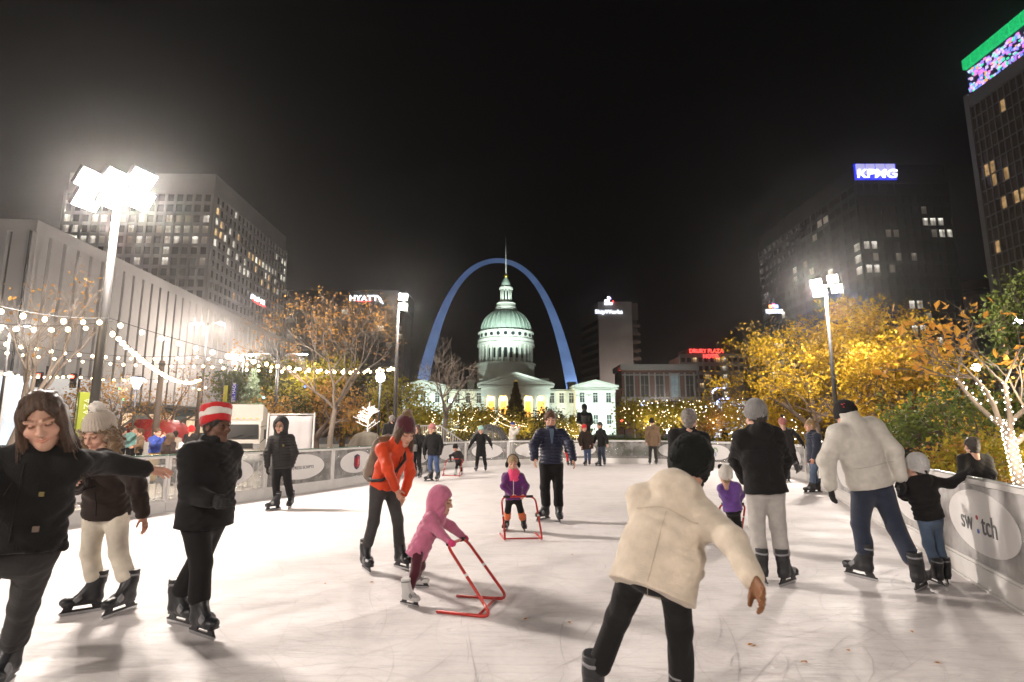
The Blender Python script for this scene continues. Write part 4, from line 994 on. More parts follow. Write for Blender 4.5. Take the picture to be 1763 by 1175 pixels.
tree(base_at(1500,23), ztop(548,23), 'tall golden tree right of the slim lamp post', lm_yel, 26000, .085, 62, .2, .2, .95, 5, .5, .23, group=G1, squash=1.1)
tree(base_at(1440,28), ztop(615,28), 'amber tree between the two golden ones', lm_yel, 20000, .09, 63, .2, .16, 1.1, 5, .2, .28, group=G1, squash=1.15)
tree(base_at(1605,21), ztop(590,21), 'russet golden tree behind the dark benches', lm_yel, 8000, .085, 64, .18, .2, .9, 5, .3, .24, group=G1)
tree(base_at(1660,15), ztop(655,15), 'green and yellow leafy tree behind the seated person', lm_grn, 7500, .085, 65, .1, .18, 1.0, 5, .1, .26, group=G1, squash=1.2)
tree(base_at(1885,17), ztop(440,17), 'dark green tree at the plaza corner', lm_grn, 9000, .10, 66, .14, .4, .7, 5, .4, .26, group=G1, squash=.55)
to, tips, segs = tree(base_at(1752,9.3), ztop(500,9.3), 'young orange-leaved tree with its trunk wrapped in white lights', lm_big, 620, .10, 73, .075, .40, .75, 4, .5, .16, m_bark2, group=G1, lean=(-.18,0))
P = []; rng = np.random.default_rng(3)
for pts, rs, dp in segs:
    if dp == 9 or dp >= 3:
        a, b = pts[0], pts[-1]; n_ = 150 if dp == 9 else 26
        for k in range(n_):
            t_ = k/n_; q = pts[0].lerp(pts[1], t_*2) if t_ < .5 else pts[len(pts)//2].lerp(pts[-1], t_*2-1)
            an_ = k*2.4; rr = (rs[0]*(1-t_)+rs[-1]*t_)*1.1+.006
            if q.z > .05: P.append((q.x+rr*math.cos(an_), q.y+rr*math.sin(an_), q.z))
fairy(to, P, .016, e_fairyw)
lamp('wrap_glow', 'POINT', (-.3,-.45,1.1), 60, (1,.82,.6), to, .25); lamp('wrap_glow', 'POINT', (-.3,-.4,2.3), 70, (1,.82,.6), to, .25)
# lit bushes below the courthouse
G2 = 'bushes strung with fairy lights'
bl = ['fairy-lit bush beside the bare tree','fairy-lit bush behind the clear dome','fairy-lit bush behind the photographer in white','fairy-lit bush under the tall Christmas tree','fairy-lit bush before the courthouse steps','fairy-lit bush behind the man in the blue puffer jacket','fairy-lit small tree beside the statue']
for k, (px, Y, py, sq) in enumerate(((722,44,702,1.6),(770,46,698,1.6),(815,47,703,1.7),(858,48,706,1.7),(905,48,708,1.6),(950,47,708,1.5),(984,44,722,.8))):
    o, tips, sg_ = tree(base_at(px,Y), ztop(py,Y), bl[k], lm_yg if k % 2 == 0 else lm_dk, 5000, .14, 80+k, .08, .15, 1.0, 4, .1, .42, group=G2, squash=sq, name='fairy_lit_bush', cat='bush')
    P = []
    for q in range(9):
        a = tips[rng.integers(len(tips))]; b = tips[rng.integers(len(tips))]
        m_ = int((a-b).length/.16)+2
        if m_ > 26: continue
        for z in range(m_):
            c = a.lerp(b, z/m_); P.append((c.x, c.y-.55, c.z-.25*math.sin(math.pi*z/m_)+.1))
    for q in range(26): a = tips[rng.integers(len(tips))]; P.append((a.x+rng.normal()*.3, a.y-.45, a.z+rng.normal()*.2))
    fairy(o, P, .034, e_fairy)
    lamp('bush_glow', 'POINT', (0,-2.2,1.6), 110, (1,.76,.42), o, .4)
bl2 = ['broad fairy-lit tree behind the brown hoodie','broad fairy-lit tree left of the blue arc lights','broad fairy-lit tree behind the grey-haired man']
for k, (px, Y, py) in enumerate(((1105,52,692),(1215,54,690),(1160,50,696))):
    o, tips, sg_ = tree(base_at(px,Y), ztop(py,Y), bl2[k], lm_yg if k != 1 else lm_org, 8000, .16, 95+k, .12, .2, 1.0, 4, .15, .5, group=G2, squash=1.5, name='fairy_lit_tree')
    P = [];
    for q in range(95): a = tips[rng.integers(len(tips))]; P.append((a.x+rng.normal()*.5, a.y-.7+rng.normal()*.2, a.z+rng.normal()*.4))
    fairy(o, P, .05, e_fairy)
    Pb = [(x+.4, y, z) for (x,y,z) in P[:8]]; fairy(o, Pb, .06, e_fairyb, 'blue_lights')
    lamp('tree_glow', 'POINT', (0,-2.6,2.2), 170, (1,.80,.45), o, .4)
for k, (px, Y, py, lab) in enumerate(((1290,30,690,'low golden bush with white lights behind the man in the dark vest'),(1345,27,706,'golden bush with scattered lights behind the pom-hat skater'))):
    o, tips, sg_ = tree(base_at(px,Y), ztop(py,Y), lab, lm_yel, 5000, .10, 110+k, .08, .15, 1.1, 4, .1, .35, group=G2, squash=1.6, name='fairy_lit_bush', cat='bush')
    P = [];
    for q in range(60): a = tips[rng.integers(len(tips))]; P.append((a.x+rng.normal()*.3, a.y-.5, a.z+rng.normal()*.2))
    fairy(o, P, .03, e_fairyw)
# lit yellow-green shrub by the right barrier
o, tips, sg_ = tree(base_at(1712,11.0), ztop(742,11.0), 'bright yellow-green shrub lit from below by the barrier', lm_yg, 4500, .075, 121, .05, .15, 1.0, 4, .2, .2, group='shrubs by the barrier', squash=1.3, name='shrub', cat='shrub')
lamp('shrub_uplight', 'POINT', (.15,-.55,.75), 55, (1,.85,.5), o, .08)
b = MB(); b.lathe([(.05,0),(.09,.02),(.09,.14),(.06,.16)], 12, (.15,-.55,.55)); b.tube([(.15,-.55,0),(.15,-.55,.55)], .015, 6); b.build('spotlight', m_fix, o)
o, tips, sg_ = tree(base_at(1640,11.5), ztop(770,11.5), 'russet shrub behind the right barrier', lm_org, 2500, .06, 122, .04, .15, 1.0, 4, .2, .2, group='shrubs by the barrier', squash=1.2, name='shrub', cat='shrub')
# conifer lit pale by the street
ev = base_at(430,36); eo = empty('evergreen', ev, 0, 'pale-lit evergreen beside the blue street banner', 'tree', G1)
def conifer(o, h, r, n, size, mtl, seed, trunk=.12):
    rg = np.random.default_rng(seed)
    z = rg.random(n)**.8; rr = (1-z)*r*(.35+.65*rg.random(n)**.5)*(1+.18*np.sin(z*60)); an = rg.random(n)*2*math.pi
    C = np.stack([rr*np.cos(an), rr*np.sin(an), .25*h*.3+z*h*.95], 1)
    me = leaves_mesh(C.astype(np.float32), size, rg, rg.random(n), 2.2); me.materials.append(mtl); link(bpy.data.objects.new('crown', me), o)
    b = MB(); b.tube([(0,0,-.05),(0,0,h*.9)], [trunk,.02], 8); b.build('trunk', m_bark, o, True)
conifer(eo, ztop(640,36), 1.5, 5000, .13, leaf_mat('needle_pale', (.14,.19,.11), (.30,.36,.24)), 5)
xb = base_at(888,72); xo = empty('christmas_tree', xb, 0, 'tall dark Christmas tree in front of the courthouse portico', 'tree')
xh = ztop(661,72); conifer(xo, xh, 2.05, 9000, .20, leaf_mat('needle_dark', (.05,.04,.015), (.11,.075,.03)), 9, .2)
b = MB(); b.prism([(.35*math.cos(R(90+36*q))*(1 if q%2==0 else .4), .35*math.sin(R(90+36*q))*(1 if q%2==0 else .4)) for q in range(10)], -.05, .05, Matrix.Translation((0,0,xh+.25))); b.build('star', m_gold, xo)

# ---- plaza furniture
lime = mat('lime_panel', (.17,.20,.012), .6, .06, 2); m_ltxt = mat('pale_lime_lettering', (.50,.53,.30), .5, .05, 5)
sp = at(147,750,13.6); sb_ = empty('plaza_sign', (sp.x,13.6,-.012), 0, 'lime green tapered plaza name sign behind the girl in the bobble hat', 'sign')
zt = at(147,675,13.6).z; x0, x1, xm0, xm1 = at(119,760,13.6).x-sp.x, at(152,760,13.6).x-sp.x, at(128,675,13.6).x-sp.x, at(158,675,13.6).x-sp.x
e0, e1 = at(138,760,13.6).x-sp.x, at(145,675,13.6).x-sp.x
b = MB(); b.add([(x0,.12,0),(e0,-.15,0),(x1,.2,0),(xm0,.10,zt),(e1,-.12,zt),(xm1,.16,zt)], [(0,1,4,3),(1,2,5,4),(2,0,3,5),(3,4,5),(2,1,0)]); b.build('body', lime, sb_, bevel=.01)
for (a0, a1, b0_, b1_) in (((x0,.12,0),(e0,-.15,0),(xm0,.10,zt),(e1,-.12,zt)),((e0,-.15,0),(x1,.2,0),(e1,-.12,zt),(xm1,.16,zt))):
    lo_ = (Vector(a0)+Vector(a1))/2; hi_ = (Vector(b0_)+Vector(b1_))/2
    up_ = (hi_-lo_).normalized(); xr = up_; ac = (Vector(a1)-Vector(a0)).normalized(); nn = ac.cross(up_).normalized()
    M = Matrix((xr, -nn, -ac)).transposed().to_4x4(); M.translation = lo_.lerp(hi_,.66) + nn*.012
    text('KIENER PLAZA', .20, m_ltxt, sb_, M, ext=.002, sx=1.05)
# white truck
m_trk = mat('truck_white', (.50,.47,.43), .35, .05, 2, spec=.5); m_tyre = mat('tyre_black', (.02,.02,.02), .8, .2, 10)
tp = at(420,790,20.5); tk = empty('delivery_truck', (tp.x,20.5,-.012), R(22), 'white cab-over delivery truck parked behind the glass', 'truck')
def P3(px, py, Y=20.5): q = at(px,py,Y); return q.x-tp.x, q.z+.012
W_ = P3(446,760)[0]-P3(388,760)[0]; xc_ = (P3(446,760)[0]+P3(388,760)[0])/2
zr, zc_, zw1, zw0 = P3(420,697)[1], P3(420,722)[1], P3(420,731)[1], P3(420,756)[1]
b = MB(); b.box((xc_-.05,3.6,(zr+.55)/2+.05),(W_+.12,5.4,zr-.55)); b.build('cargo_box', m_trk, tk, bevel=.04)
cab = MB(); M_ = Matrix.Translation((xc_,0,0)) @ Matrix.Rotation(R(90),4,'Z')
cab.prism([(0,.42),(0,1.15),(.12,zc_-.05),(.30,zc_),(1.35,zc_),(1.35,.42)], -W_/2, W_/2, M_ @ Matrix.Identity(4)); cab.build('cab', m_trk, tk, bevel=.05)
b = MB(); b.add([(xc_-W_*.44,-.02,zw0),(xc_+W_*.44,-.02,zw0),(xc_+W_*.42,.06,zw1),(xc_-W_*.42,.06,zw1)], [(0,1,2,3)]); wsh = b.build('windscreen', mat('windscreen_dark', (.012,.013,.014), .25, .2, 1, spec=.25), tk)
wsh.location.y = -.03
b = MB(); b.tube([(xc_-W_*.3,-.09,zw0+.02),(xc_+.02,-.07,zw0+.16)], .012, 5); b.tube([(xc_+.03,-.09,zw0+.02),(xc_+W_*.34,-.07,zw0+.16)], .012, 5); b.build('wiper', m_tyre, tk)
b = MB(); b.box((xc_,-.03,.95),(W_*.62,.06,.18)); b.build('grille', m_tyre, tk); b = MB(); b.box((xc_,-.06,.52),(W_*1.0,.14,.26)); b.build('bumper', m_white, tk, bevel=.03)
for s_ in (-1,1):
    b = MB(); b.box((xc_+s_*W_*.40,-.04,.92),(.24,.08,.2)); b.build('headlight', mat('headlight_clear', (.5,.5,.5), .1, .05, 5, metal=.7), tk, bevel=.02)
    b = MB(); b.box((xc_+s_*(W_*.5+.17),.02,zw0+.16),(.14,.07,.36)); mr = b.build('mirror', m_tyre, tk, bevel=.02)
    b = MB(); b.tube([(xc_+s_*W_*.48,.06,zw1-.1),(xc_+s_*(W_*.5+.18),.02,zw1-.02),(xc_+s_*(W_*.5+.17),.02,zw0+.05),(xc_+s_*W_*.49,.05,zw0-.15)], .015, 6); b.build('mirror_arm', m_tyre, mr)
    for y in (.75, 4.4):
        b = MB(); b.lathe([(.15,-.12),(.36,-.12),(.40,-.08),(.40,.08),(.36,.12),(.15,.12)], 20); wl = b.build('wheel', m_tyre, tk, 'auto'); wl.matrix_local = Matrix.Translation((xc_+s_*(W_/2-.16),y,.40)) @ Matrix.Rotation(R(90),4,'Y')
        b = MB(); b.lathe([(.02,-.1),(.2,-.125),(.22,-.1),(.22,.1),(.2,.125),(.02,.1)], 16); b.build('rim', m_rail, wl, 'auto')
for k in range(5):
    b = MB(); b.box((xc_-W_*.36+k*W_*.18,.18,zc_+.03),(.09,.05,.045)); b.build('marker_lamp', emis('amber_marker', (1,.45,.1), .8), tk)
# white screen on posts
s0_, s1_ = at(458,780,17.5), at(538,780,17.5); zt_ = at(500,713,17.5).z
sc_ = empty('white_screen', ((s0_.x+s1_.x)/2,17.5,-.012), 0, 'plain white fabric screen on two posts behind the hooded man', 'screen')
wd_ = s1_.x-s0_.x
V, F = [], []
for i in range(15):
    for j in range(9):
        x = -wd_/2+.05+(wd_-.1)*i/14; z = .25+(zt_-.3)*j/8; V.append((x, .02*math.sin(i*1.9)+.015*math.sin(j*1.3+i), z+.01*math.sin(i)))
for i in range(14):
    for j in range(8): F.append((i*9+j, (i+1)*9+j, (i+1)*9+j+1, i*9+j+1))
b = MB(); b.add(V,F); fb = b.build('fabric', mat('white_fabric', (.36,.345,.35), .9, .06, 2, .2, 120), sc_, True); sd = fb.modifiers.new('thick','SOLIDIFY'); sd.thickness = .006
for s_ in (-1,1):
    b = MB(); b.tube([(s_*wd_/2,0,0),(s_*wd_/2,0,zt_+.05)], .03, 8); b.box((s_*wd_/2,0,.02),(.3,.5,.04)); b.build('post', m_galv, sc_)
b = MB(); b.tube([(-wd_/2,0,zt_),(wd_/2,0,zt_)], .02, 8); b.build('top_bar', m_galv, sc_, True)
# tarpaulin mound and white light tree
tm = at(630,775,23); z1 = at(630,742,23).z
m_tarp = mat('grey_tarpaulin', (.10,.085,.065), .8, .2, 3, .4, 12)
V, F = [], []; NA, NR = 40, 9
hwid = (at(662,770,23).x-at(600,770,23).x)/2
for j in range(NR+1):
    t_ = j/NR; rr = (1-t_)**.8*1.0+.42 if j < NR else .05
    for i in range(NA):
        an_ = 2*math.pi*i/NA; fold = 1+.16*math.sin(i*1.7+1.0+t_*2)*(1-t_)**.6+.09*math.sin(i*3.3+t_*3)*(1-t_)**.5
        V.append((hwid*rr*fold*math.cos(an_), hwid*.8*rr*fold*math.sin(an_), (z1+.012)*(t_**.8)))
for j in range(NR):
    for i in range(NA): F.append((j*NA+i, j*NA+(i+1)%NA, (j+1)*NA+(i+1)%NA, (j+1)*NA+i))
b = MB(); b.add(V,F); tmo = b.build('tarpaulin_mound', m_tarp, None, True); tmo.location = (tm.x,23,-.012); tag(tmo, 'grey tarpaulin draped over a mound behind the barrier', 'tarpaulin')
wt = empty('light_tree', (tm.x+.05,22.9,z1-.08), 0, 'small white wire tree covered in bright lights on the tarpaulin mound', 'light tree')
hT = at(630,690,23).z-z1; wr = MB(); P = []
def lp(a, b, n): P.extend([tuple(a.lerp(b,k/n)+Vector(rng.normal(size=3))*.012) for k in range(n)])
tr_ = [Vector((0,0,0)),Vector((.02,0,hT*.5)),Vector((.05,0,hT))]; wr.tube(tr_, .02, 6); lp(tr_[0],tr_[2],60)
for k in range(26):
    z = hT*(.06+.85*rng.random()); an_ = k*2.4+rng.random(); ln_ = ((1-z/hT)*.75+.08)*(.6+.6*rng.random()); a = Vector((.02,0,z)); b_ = a+Vector((math.cos(an_)*ln_, math.sin(an_)*ln_*.6, ln_*.45)); wr.tube([a,b_], .009, 5); lp(a,b_,int(10+18*ln_))
    c = a.lerp(b_,.6); d_ = c+Vector((math.cos(an_+.8)*ln_*.3, math.sin(an_+.8)*.2*ln_, ln_*.28)); wr.tube([c,d_], .006, 4); lp(c,d_,8)
wr.build('wire_branches', m_white, wt); fairy(wt, P[::2], .013, emis('fairy_cool', (1,.93,.86), 2.5)); lamp('light_tree_glow','POINT',(0,-.4,.7),60,(1,.9,.8),wt,.3)
# clear dome and white stair rail
dm_ = at(843,765,33); rD = (at(884,760,33).x-at(806,760,33).x)/2; hD_ = at(843,731,33).z
b = MB(); b.lathe([(rD*math.cos(R(90)*k/10)**.9+.001, hD_*math.sin(R(90)*k/10)) for k in range(11)], 28); do = b.build('clear_dome', glassmat('dome_film', (.78,.8,.82), dirt=.22), None, True); do.location = (dm_.x,33,-.012); tag(do, 'large clear plastic igloo dome beyond the far barrier', 'dome')
for k in range(7):
    an_ = math.pi*k/7; r_ = MB(); r_.tube([(rD*math.cos(R(180)*q/16)*math.cos(an_), rD*math.cos(R(180)*q/16)*math.sin(an_), hD_*math.sin(R(180)*q/16)) for q in range(17)], .022, 5); r_.build('hoop', m_galv, do, True)
rp0 = at(700,766,28.5); st = empty('stair_railing', (rp0.x,28.5,-.012), 0, 'white railing of a raised deck with sloping stair rail behind the far barrier', 'railing')
zr_ = at(740,733,28.5).z; xa, xb_, xc2 = 0, at(758,740,28.5).x-rp0.x, at(800,740,28.5).x-rp0.x; zl_ = at(800,762,28.5).z
b = MB(); b.tube([(xa,0,zr_),(xb_,0,zr_),(xc2,0,zl_)], .035, 8); b.tube([(xa,0,.55),(xb_,0,.55),(xc2,0,.05)], .03, 8); b.build('handrail', m_galv, st, True)
for k in range(26):
    x = xa+(xc2-xa)*k/25; top_ = zr_ if x <= xb_ else zr_+(zl_-zr_)*(x-xb_)/(xc2-xb_); bot_ = .55 if x <= xb_ else .55+(.05-.55)*(x-xb_)/(xc2-xb_)
    b = MB(); b.tube([(x,0,bot_),(x,0,top_)], .016 if k % 5 else .03, 5); b.build('baluster', m_galv, st)
b = MB(); b.box((xb_/2-.6,1.2,.27),(xb_+1.2,2.4,.54)); b.build('deck', m_wood, st)
# iron fence behind the dome
fe = at(890,762,30); fo_ = empty('picket_fence', (fe.x,30,-.012), 0, 'low dark iron picket fence beyond the far barrier', 'fence')
for k in range(48):
    b = MB(); b.box((-2.6+k*.14,0,.62),(.018,.018,1.24)); b.build('picket', m_fix, fo_)
b = MB(); b.box((.7,.02,1.05),(6.8,.02,.04)); b.box((.7,.02,.25),(6.8,.02,.04)); b.build('rail', m_fix, fo_)
# lawn and hedge
m_grass = mat('lawn', (.035,.07,.018), .9, .35, 1.5, .6, 30)
p0, p1 = at(1042,760,34), at(1300,760,34)
b = MB(); b.box(((p0.x+p1.x)/2,38,.35),(p1.x-p0.x,8,.75)); hg = b.build('lawn_bank', m_grass, None, bevel=.15); tag(hg, kind='structure')
rgh = np.random.default_rng(17); nh = 9000
C = np.stack([p0.x+(p1.x-p0.x)*rgh.random(nh), 33.8+rgh.random(nh)*1.6, .25+rgh.random(nh)*.75], 1); me = leaves_mesh(C.astype(np.float32), .09, rgh, rgh.random(nh)*.4); me.materials.append(lm_grn)
o = link(bpy.data.objects.new('clipped_hedge', me)); tag(o, 'clipped dark green hedge along the lawn beyond the far barrier', 'hedge', kind='stuff')
# statue
sx_ = at(1006,750,42); m_brz = mat('dark_bronze', (.028,.03,.032), .45, .2, 3, metal=.3)
STATUE = (sx_.x, 42.0)
# dark slatted benches at right
for k, (px, Y) in enumerate(((1585,14.0),(1612,12.6))):
    p = at(px,760,Y); bo = empty('park_bench', (p.x,Y,-.012), R(-14), ('dark slatted bench behind the barrier by the golden tree','dark slatted bench beside the russet shrub')[k], 'bench', 'benches beyond the barrier')
    for q in range(4):
        b = MB(); b.box((0,.28,.62+q*.14),(1.7,.03,.07)); b.build('back_slat', m_fix, bo)
    for q in range(3):
        b = MB(); b.box((0,-.02+q*.13,.48),(1.7,.1,.035)); b.build('seat_slat', mat('bench_rust', (.14,.075,.06), .7, .2, 4), bo)
    for s_ in (-.8,0,.8):
        b = MB(); b.tube([(s_,-.1,0),(s_,-.08,.46),(s_,.24,.46),(s_,.30,1.1)], .022, 6); b.tube([(s_,.3,0),(s_,.24,.46)], .022, 6); b.build('leg_frame', m_fix, bo)
# traffic signals
e_red = emis('signal_red', (1,.05,.03), 22)
def signal(px, py, Y, label, s_=1.0):
    p = at(px,py,Y); o = empty('traffic_signal', (p.x,Y,-.16), 0, label, 'traffic light', 'traffic signals on the street'); h = p.z+.16
    b = MB(); b.tube([(.35*s_,.15,0),(.35*s_,.15,h+.7*s_)], .08, 8); b.tube([(.35*s_,.15,h),(0,.1,h)], .03, 6); b.build('pole', m_fix, o)
    b = MB(); b.box((0,0,h-.30*s_),(.36*s_,.25,1.1*s_)); hd = b.build('housing', m_fix, o, bevel=.03)
    for k, m in enumerate((e_red, m_fix, m_fix)):
        b = MB(); b.lathe([(.001,0),(.13*s_,0),(.13*s_,.03),(.001,.05)], 14); q = b.build('signal_lens', m, o, True); q.matrix_local = Matrix.Translation((0,-.13,h-.33*s_*k)) @ Matrix.Rotation(R(90),4,'X')
        b = MB(); b.tube([(.15*s_*math.cos(a_),-.22,h-.33*s_*k+.15*s_*math.sin(a_)) for a_ in [R(-10+200*z/8) for z in range(9)]], .015, 4); b.build('visor', m_fix, hd)
signal(69,647,40,'red traffic signal in front of the glass pavilion'); signal(127,649,42,'red traffic signal beside the rusty tree'); signal(1070,725,70,'red traffic signal beyond the lawn, by the courthouse', 1.1)
# street banners
for k, (px, y0, y1, c_, Y, lab) in enumerate(((403,662,690,(.03,.06,.42),34,'blue vertical street banner beside the evergreen'),(388,664,692,(.55,.52,.06),35,'yellow and blue street banner on a dark pole'))):
    pa_, pb_ = at(px-4.5,y1,Y), at(px+4.5,y0,Y); o = empty('street_banner', ((pa_.x+pb_.x)/2,Y,-.16), 0, lab, 'banner', 'street banners')
    b = MB(); b.box((0,0,(pa_.z+pb_.z)/2+.16),(pb_.x-pa_.x,.02,pb_.z-pa_.z)); b.build('cloth', mat('banner_%d' % k, c_, .6, .1, 2), o)
    b = MB(); b.tube([(-(pb_.x-pa_.x)/2-.08,.05,0),(-(pb_.x-pa_.x)/2-.08,.05,pb_.z+.5)], .05, 8); b.tube([(-(pb_.x-pa_.x)/2-.08,.03,pb_.z+.18),(.2,.03,pb_.z+.18)], .015, 5); b.build('pole', m_pole, o)
    M = Matrix.Translation((0,-.02,(pa_.z+pb_.z)/2+.16)) @ Matrix.Rotation(R(-90),4,'Y'); 
    if k == 0: text('STL MADE', .26, m_oval, o, M, ext=.002)
# blue arc lamps
e_arc = emis('arc_blue_white', (.35,.45,1), 7)
for k, (px, py, Y, lab) in enumerate(((1232,670,62,'tall blue-white curved lamp beyond the lawn'),(1240,688,58,'shorter blue-white curved lamp beyond the lawn'),(1098,699,60,'blue-white curved lamp behind the fairy-lit tree'))):
    p = at(px,py,Y); o = empty('curved_lamp', (p.x-.4,Y,-.1), 0, lab, 'lamp', 'blue-white curved lamps'); h = p.z+.1
    b = MB(); b.tube([(0,0,0),(0,0,h-.6),(.1,0,h-.25),(.45,0,h),(1.1,0,h+.05)], .06, 6); b.build('post', m_white, o, True)
    b = MB(); b.tube([(0,-.02,h-.5),(.1,-.05,h-.2),(.45,-.05,h+.04),(1.4,-.05,h+.1)], .09, 6); b.build('light_strip', e_arc, o, True)
# glass kiosk glow beyond the lawn
p = at(1270,735,58); o = empty('lit_kiosk', (p.x,58,-.1), 0, 'pale lit glass kiosk beyond the lawn behind two walking people', 'kiosk')
kz_ = at(1270,690,58).z
b = MB(); b.box((0,1,kz_/2),(3.4,2.4,kz_)); b.build('glass_box', emis('kiosk_glow', (.72,.86,1), .8, nvar=.6, nscale=.8), o)
b = MB()
for x in (-1.7,-.85,0,.85,1.7): b.box((x,-.22,kz_/2),(.07,.08,kz_))
b.box((0,1,kz_+.1),(3.8,2.8,.2)); b.build('frame', m_fix, o)
# red tent and catering table by the street
p = at(268,730,30); o = empty('red_tent', (p.x,30,-.012), 0, 'low red inflatable tent behind the people by the street', 'tent'); w_ = at(306,730,30).x-at(228,730,30).x; hz_ = at(268,722,30).z
m_tent = mat('tent_red', (.42,.025,.025), .5, .12, 2)
b = MB(); b.prism([(w_/2*math.cos(math.pi*k/14), .3+(hz_-.3)*math.sin(math.pi*k/14)**.55) for k in range(15)], -1, 1.4, Matrix.Identity(4)); b.build('canopy', m_tent, o, True)
for s_ in (-1,1):
    b = MB(); b.tube([(s_*w_/2*.98,-.9,0),(s_*w_/2*.98,-.9,.4)], .08, 8); b.build('foot', m_tent, o, True)
p = at(312,770,17); o = empty('black_counter', (p.x,17,-.012), R(8), 'black equipment counter behind the glass by the street', 'counter')
b = MB(); b.box((0,0,.45),(1.2,.6,.9)); b.build('body', m_fix, o, bevel=.02); b = MB(); b.box((0,0,.93),(1.3,.7,.05)); b.build('top', m_pole, o, bevel=.01)
for k in range(3):
    b = MB(); b.lathe([(.06,0),(.075,.02),(.07,.16),(.02,.2)], 10, (-.3+.3*k,0,.955)); b.build('jar', m_white, o)
# low white panels stand in for the glowing strip of street paving at left
p = at(225,775,24); o = empty('white_glow_panels', (p.x,24,-.012), R(3), 'low white panels standing in for bright lit paving behind the people by the street', 'glow_strip'); 
for k in range(9):
    b = MB(); b.box((-3.2+k*.82,0,.52),(.80,.04,1.0)); b.build('panel', m_white, o, bevel=.005)
    b = MB(); b.box((-3.6+k*.82,.05,.54),(.05,.06,1.08)); b.build('post', m_galv, o)
# ================================================================== people: smooth bodies and clothes grown from joints
class Field:
    def __init__(s, lo, hi, h):
        s.h = h; s.lo = np.array(lo, np.float32)-3*h; n = np.ceil((np.array(hi)+3*h-s.lo)/h).astype(int)+1; s.n = n
        s.F = np.full(n, .6, np.float32); s.ax = [s.lo[i]+h*np.arange(n[i], dtype=np.float32) for i in range(3)]
    def blk(s, lo, hi):
        sl = []
        for i in range(3):
            a = max(0, int((lo[i]-s.lo[i])/s.h)); b = min(s.n[i], int((hi[i]-s.lo[i])/s.h)+2)
            if b <= a: return None
            sl.append(slice(a, b))
        return tuple(sl), s.ax[0][sl[0]][:,None,None], s.ax[1][sl[1]][None,:,None], s.ax[2][sl[2]][None,None,:]
    def put(s, prim, k=.02, op='add'):
        lo, hi, fn = prim; m = k+.06 if op == 'add' else k+.03
        q = s.blk(np.array(lo)-m, np.array(hi)+m)
        if q is None: return s
        sl, X, Y, Z = q; d = fn(X, Y, Z); A = s.F[sl]
        if op == 'sub': d = -d; A = -A
        if k > 0:
            hh = np.maximum(k-np.abs(A-d), 0)/k; r = np.minimum(A, d)-hh*hh*k*.25
        else: r = np.minimum(A, d)
        if op == 'sub': r = np.maximum(s.F[sl], d) if k <= 0 else -(np.minimum(A, -d) - (np.maximum(k-np.abs(A+d),0)/k)**2*k*.25)
        s.F[sl] = r; return s
    def cut(s, c, n):
        c = np.array(c); n = np.array(n)
        d = (s.ax[0][:,None,None]-c[0])*n[0]+(s.ax[1][None,:,None]-c[1])*n[1]+(s.ax[2][None,None,:]-c[2])*n[2]
        s.F = np.maximum(s.F, d.astype(np.float32)); return s
    def warp(s, fn):
        I = np.nonzero(np.abs(s.F) < .035); P = [s.ax[i][I[i]] for i in range(3)]
        s.F[I] += fn(*P).astype(np.float32); return s
    def mesh(s):
        F = s.F; S = F < 0
        c = S[:-1,:-1,:-1].astype(np.int8)
        c = c+S[1:,:-1,:-1]+S[:-1,1:,:-1]+S[:-1,:-1,1:]+S[1:,1:,:-1]+S[1:,:-1,1:]+S[:-1,1:,1:]+S[1:,1:,1:]
        I = np.nonzero((c > 0) & (c < 8)); n = len(I[0])
        idx = np.full(c.shape, -1, np.int32); idx[I] = np.arange(n)
        off = [(a,b,d) for a in (0,1) for b in (0,1) for d in (0,1)]
        val = [F[I[0]+o[0], I[1]+o[1], I[2]+o[2]] for o in off]
        acc = np.zeros((n,3), np.float32); cnt = np.zeros(n, np.float32)
        for i, a in enumerate(off):
            for j, b in enumerate(off):
                if j <= i or sum(abs(a[q]-b[q]) for q in range(3)) != 1: continue
                m = (val[i] < 0) != (val[j] < 0)
                t = np.where(m, val[i]/(val[i]-val[j]+1e-12), 0)
                for q in range(3): acc[:,q] += np.where(m, a[q]+(b[q]-a[q])*t, 0)
                cnt += m
        V = acc/cnt[:,None] + np.stack(I, 1); V = V*s.h + s.lo
        Q = []
        for ax in range(3):
            o1, o2 = [(1,2),(2,0),(0,1)][ax]
            sl0 = [slice(None)]*3; sl1 = [slice(None)]*3; sl0[ax] = slice(0,-1); sl1[ax] = slice(1,None)
            A, B = S[tuple(sl0)], S[tuple(sl1)]
            E = np.nonzero(A != B); e = np.stack(E, 1)
            ok = (e[:,o1] > 0) & (e[:,o2] > 0) & (e[:,o1] < c.shape[o1]) & (e[:,o2] < c.shape[o2]); e = e[ok]
            def cell(d1, d2):
                g = e.copy(); g[:,o1] -= d1; g[:,o2] -= d2; return idx[g[:,0], g[:,1], g[:,2]]
            q = np.stack([cell(1,1), cell(0,1), cell(0,0), cell(1,0)], 1)
            flip = ~A[e[:,0], e[:,1], e[:,2]]
            q[flip] = q[flip][:, ::-1]; Q.append(q)
        return V, np.concatenate(Q)
def v3(p): return np.array([p[0], p[1], p[2]], np.float32)
def cone(a, b, ra, rb):
    a, b = v3(a), v3(b); r = max(ra, rb); ba = b-a; L2 = float(ba@ba)+1e-9
    def fn(X, Y, Z):
        x, y, z = X-a[0], Y-a[1], Z-a[2]; t = np.clip((x*ba[0]+y*ba[1]+z*ba[2])/L2, 0, 1)
        return np.sqrt((x-ba[0]*t)**2+(y-ba[1]*t)**2+(z-ba[2]*t)**2)-(ra+(rb-ra)*t)
    return np.minimum(a,b)-r, np.maximum(a,b)+r, fn
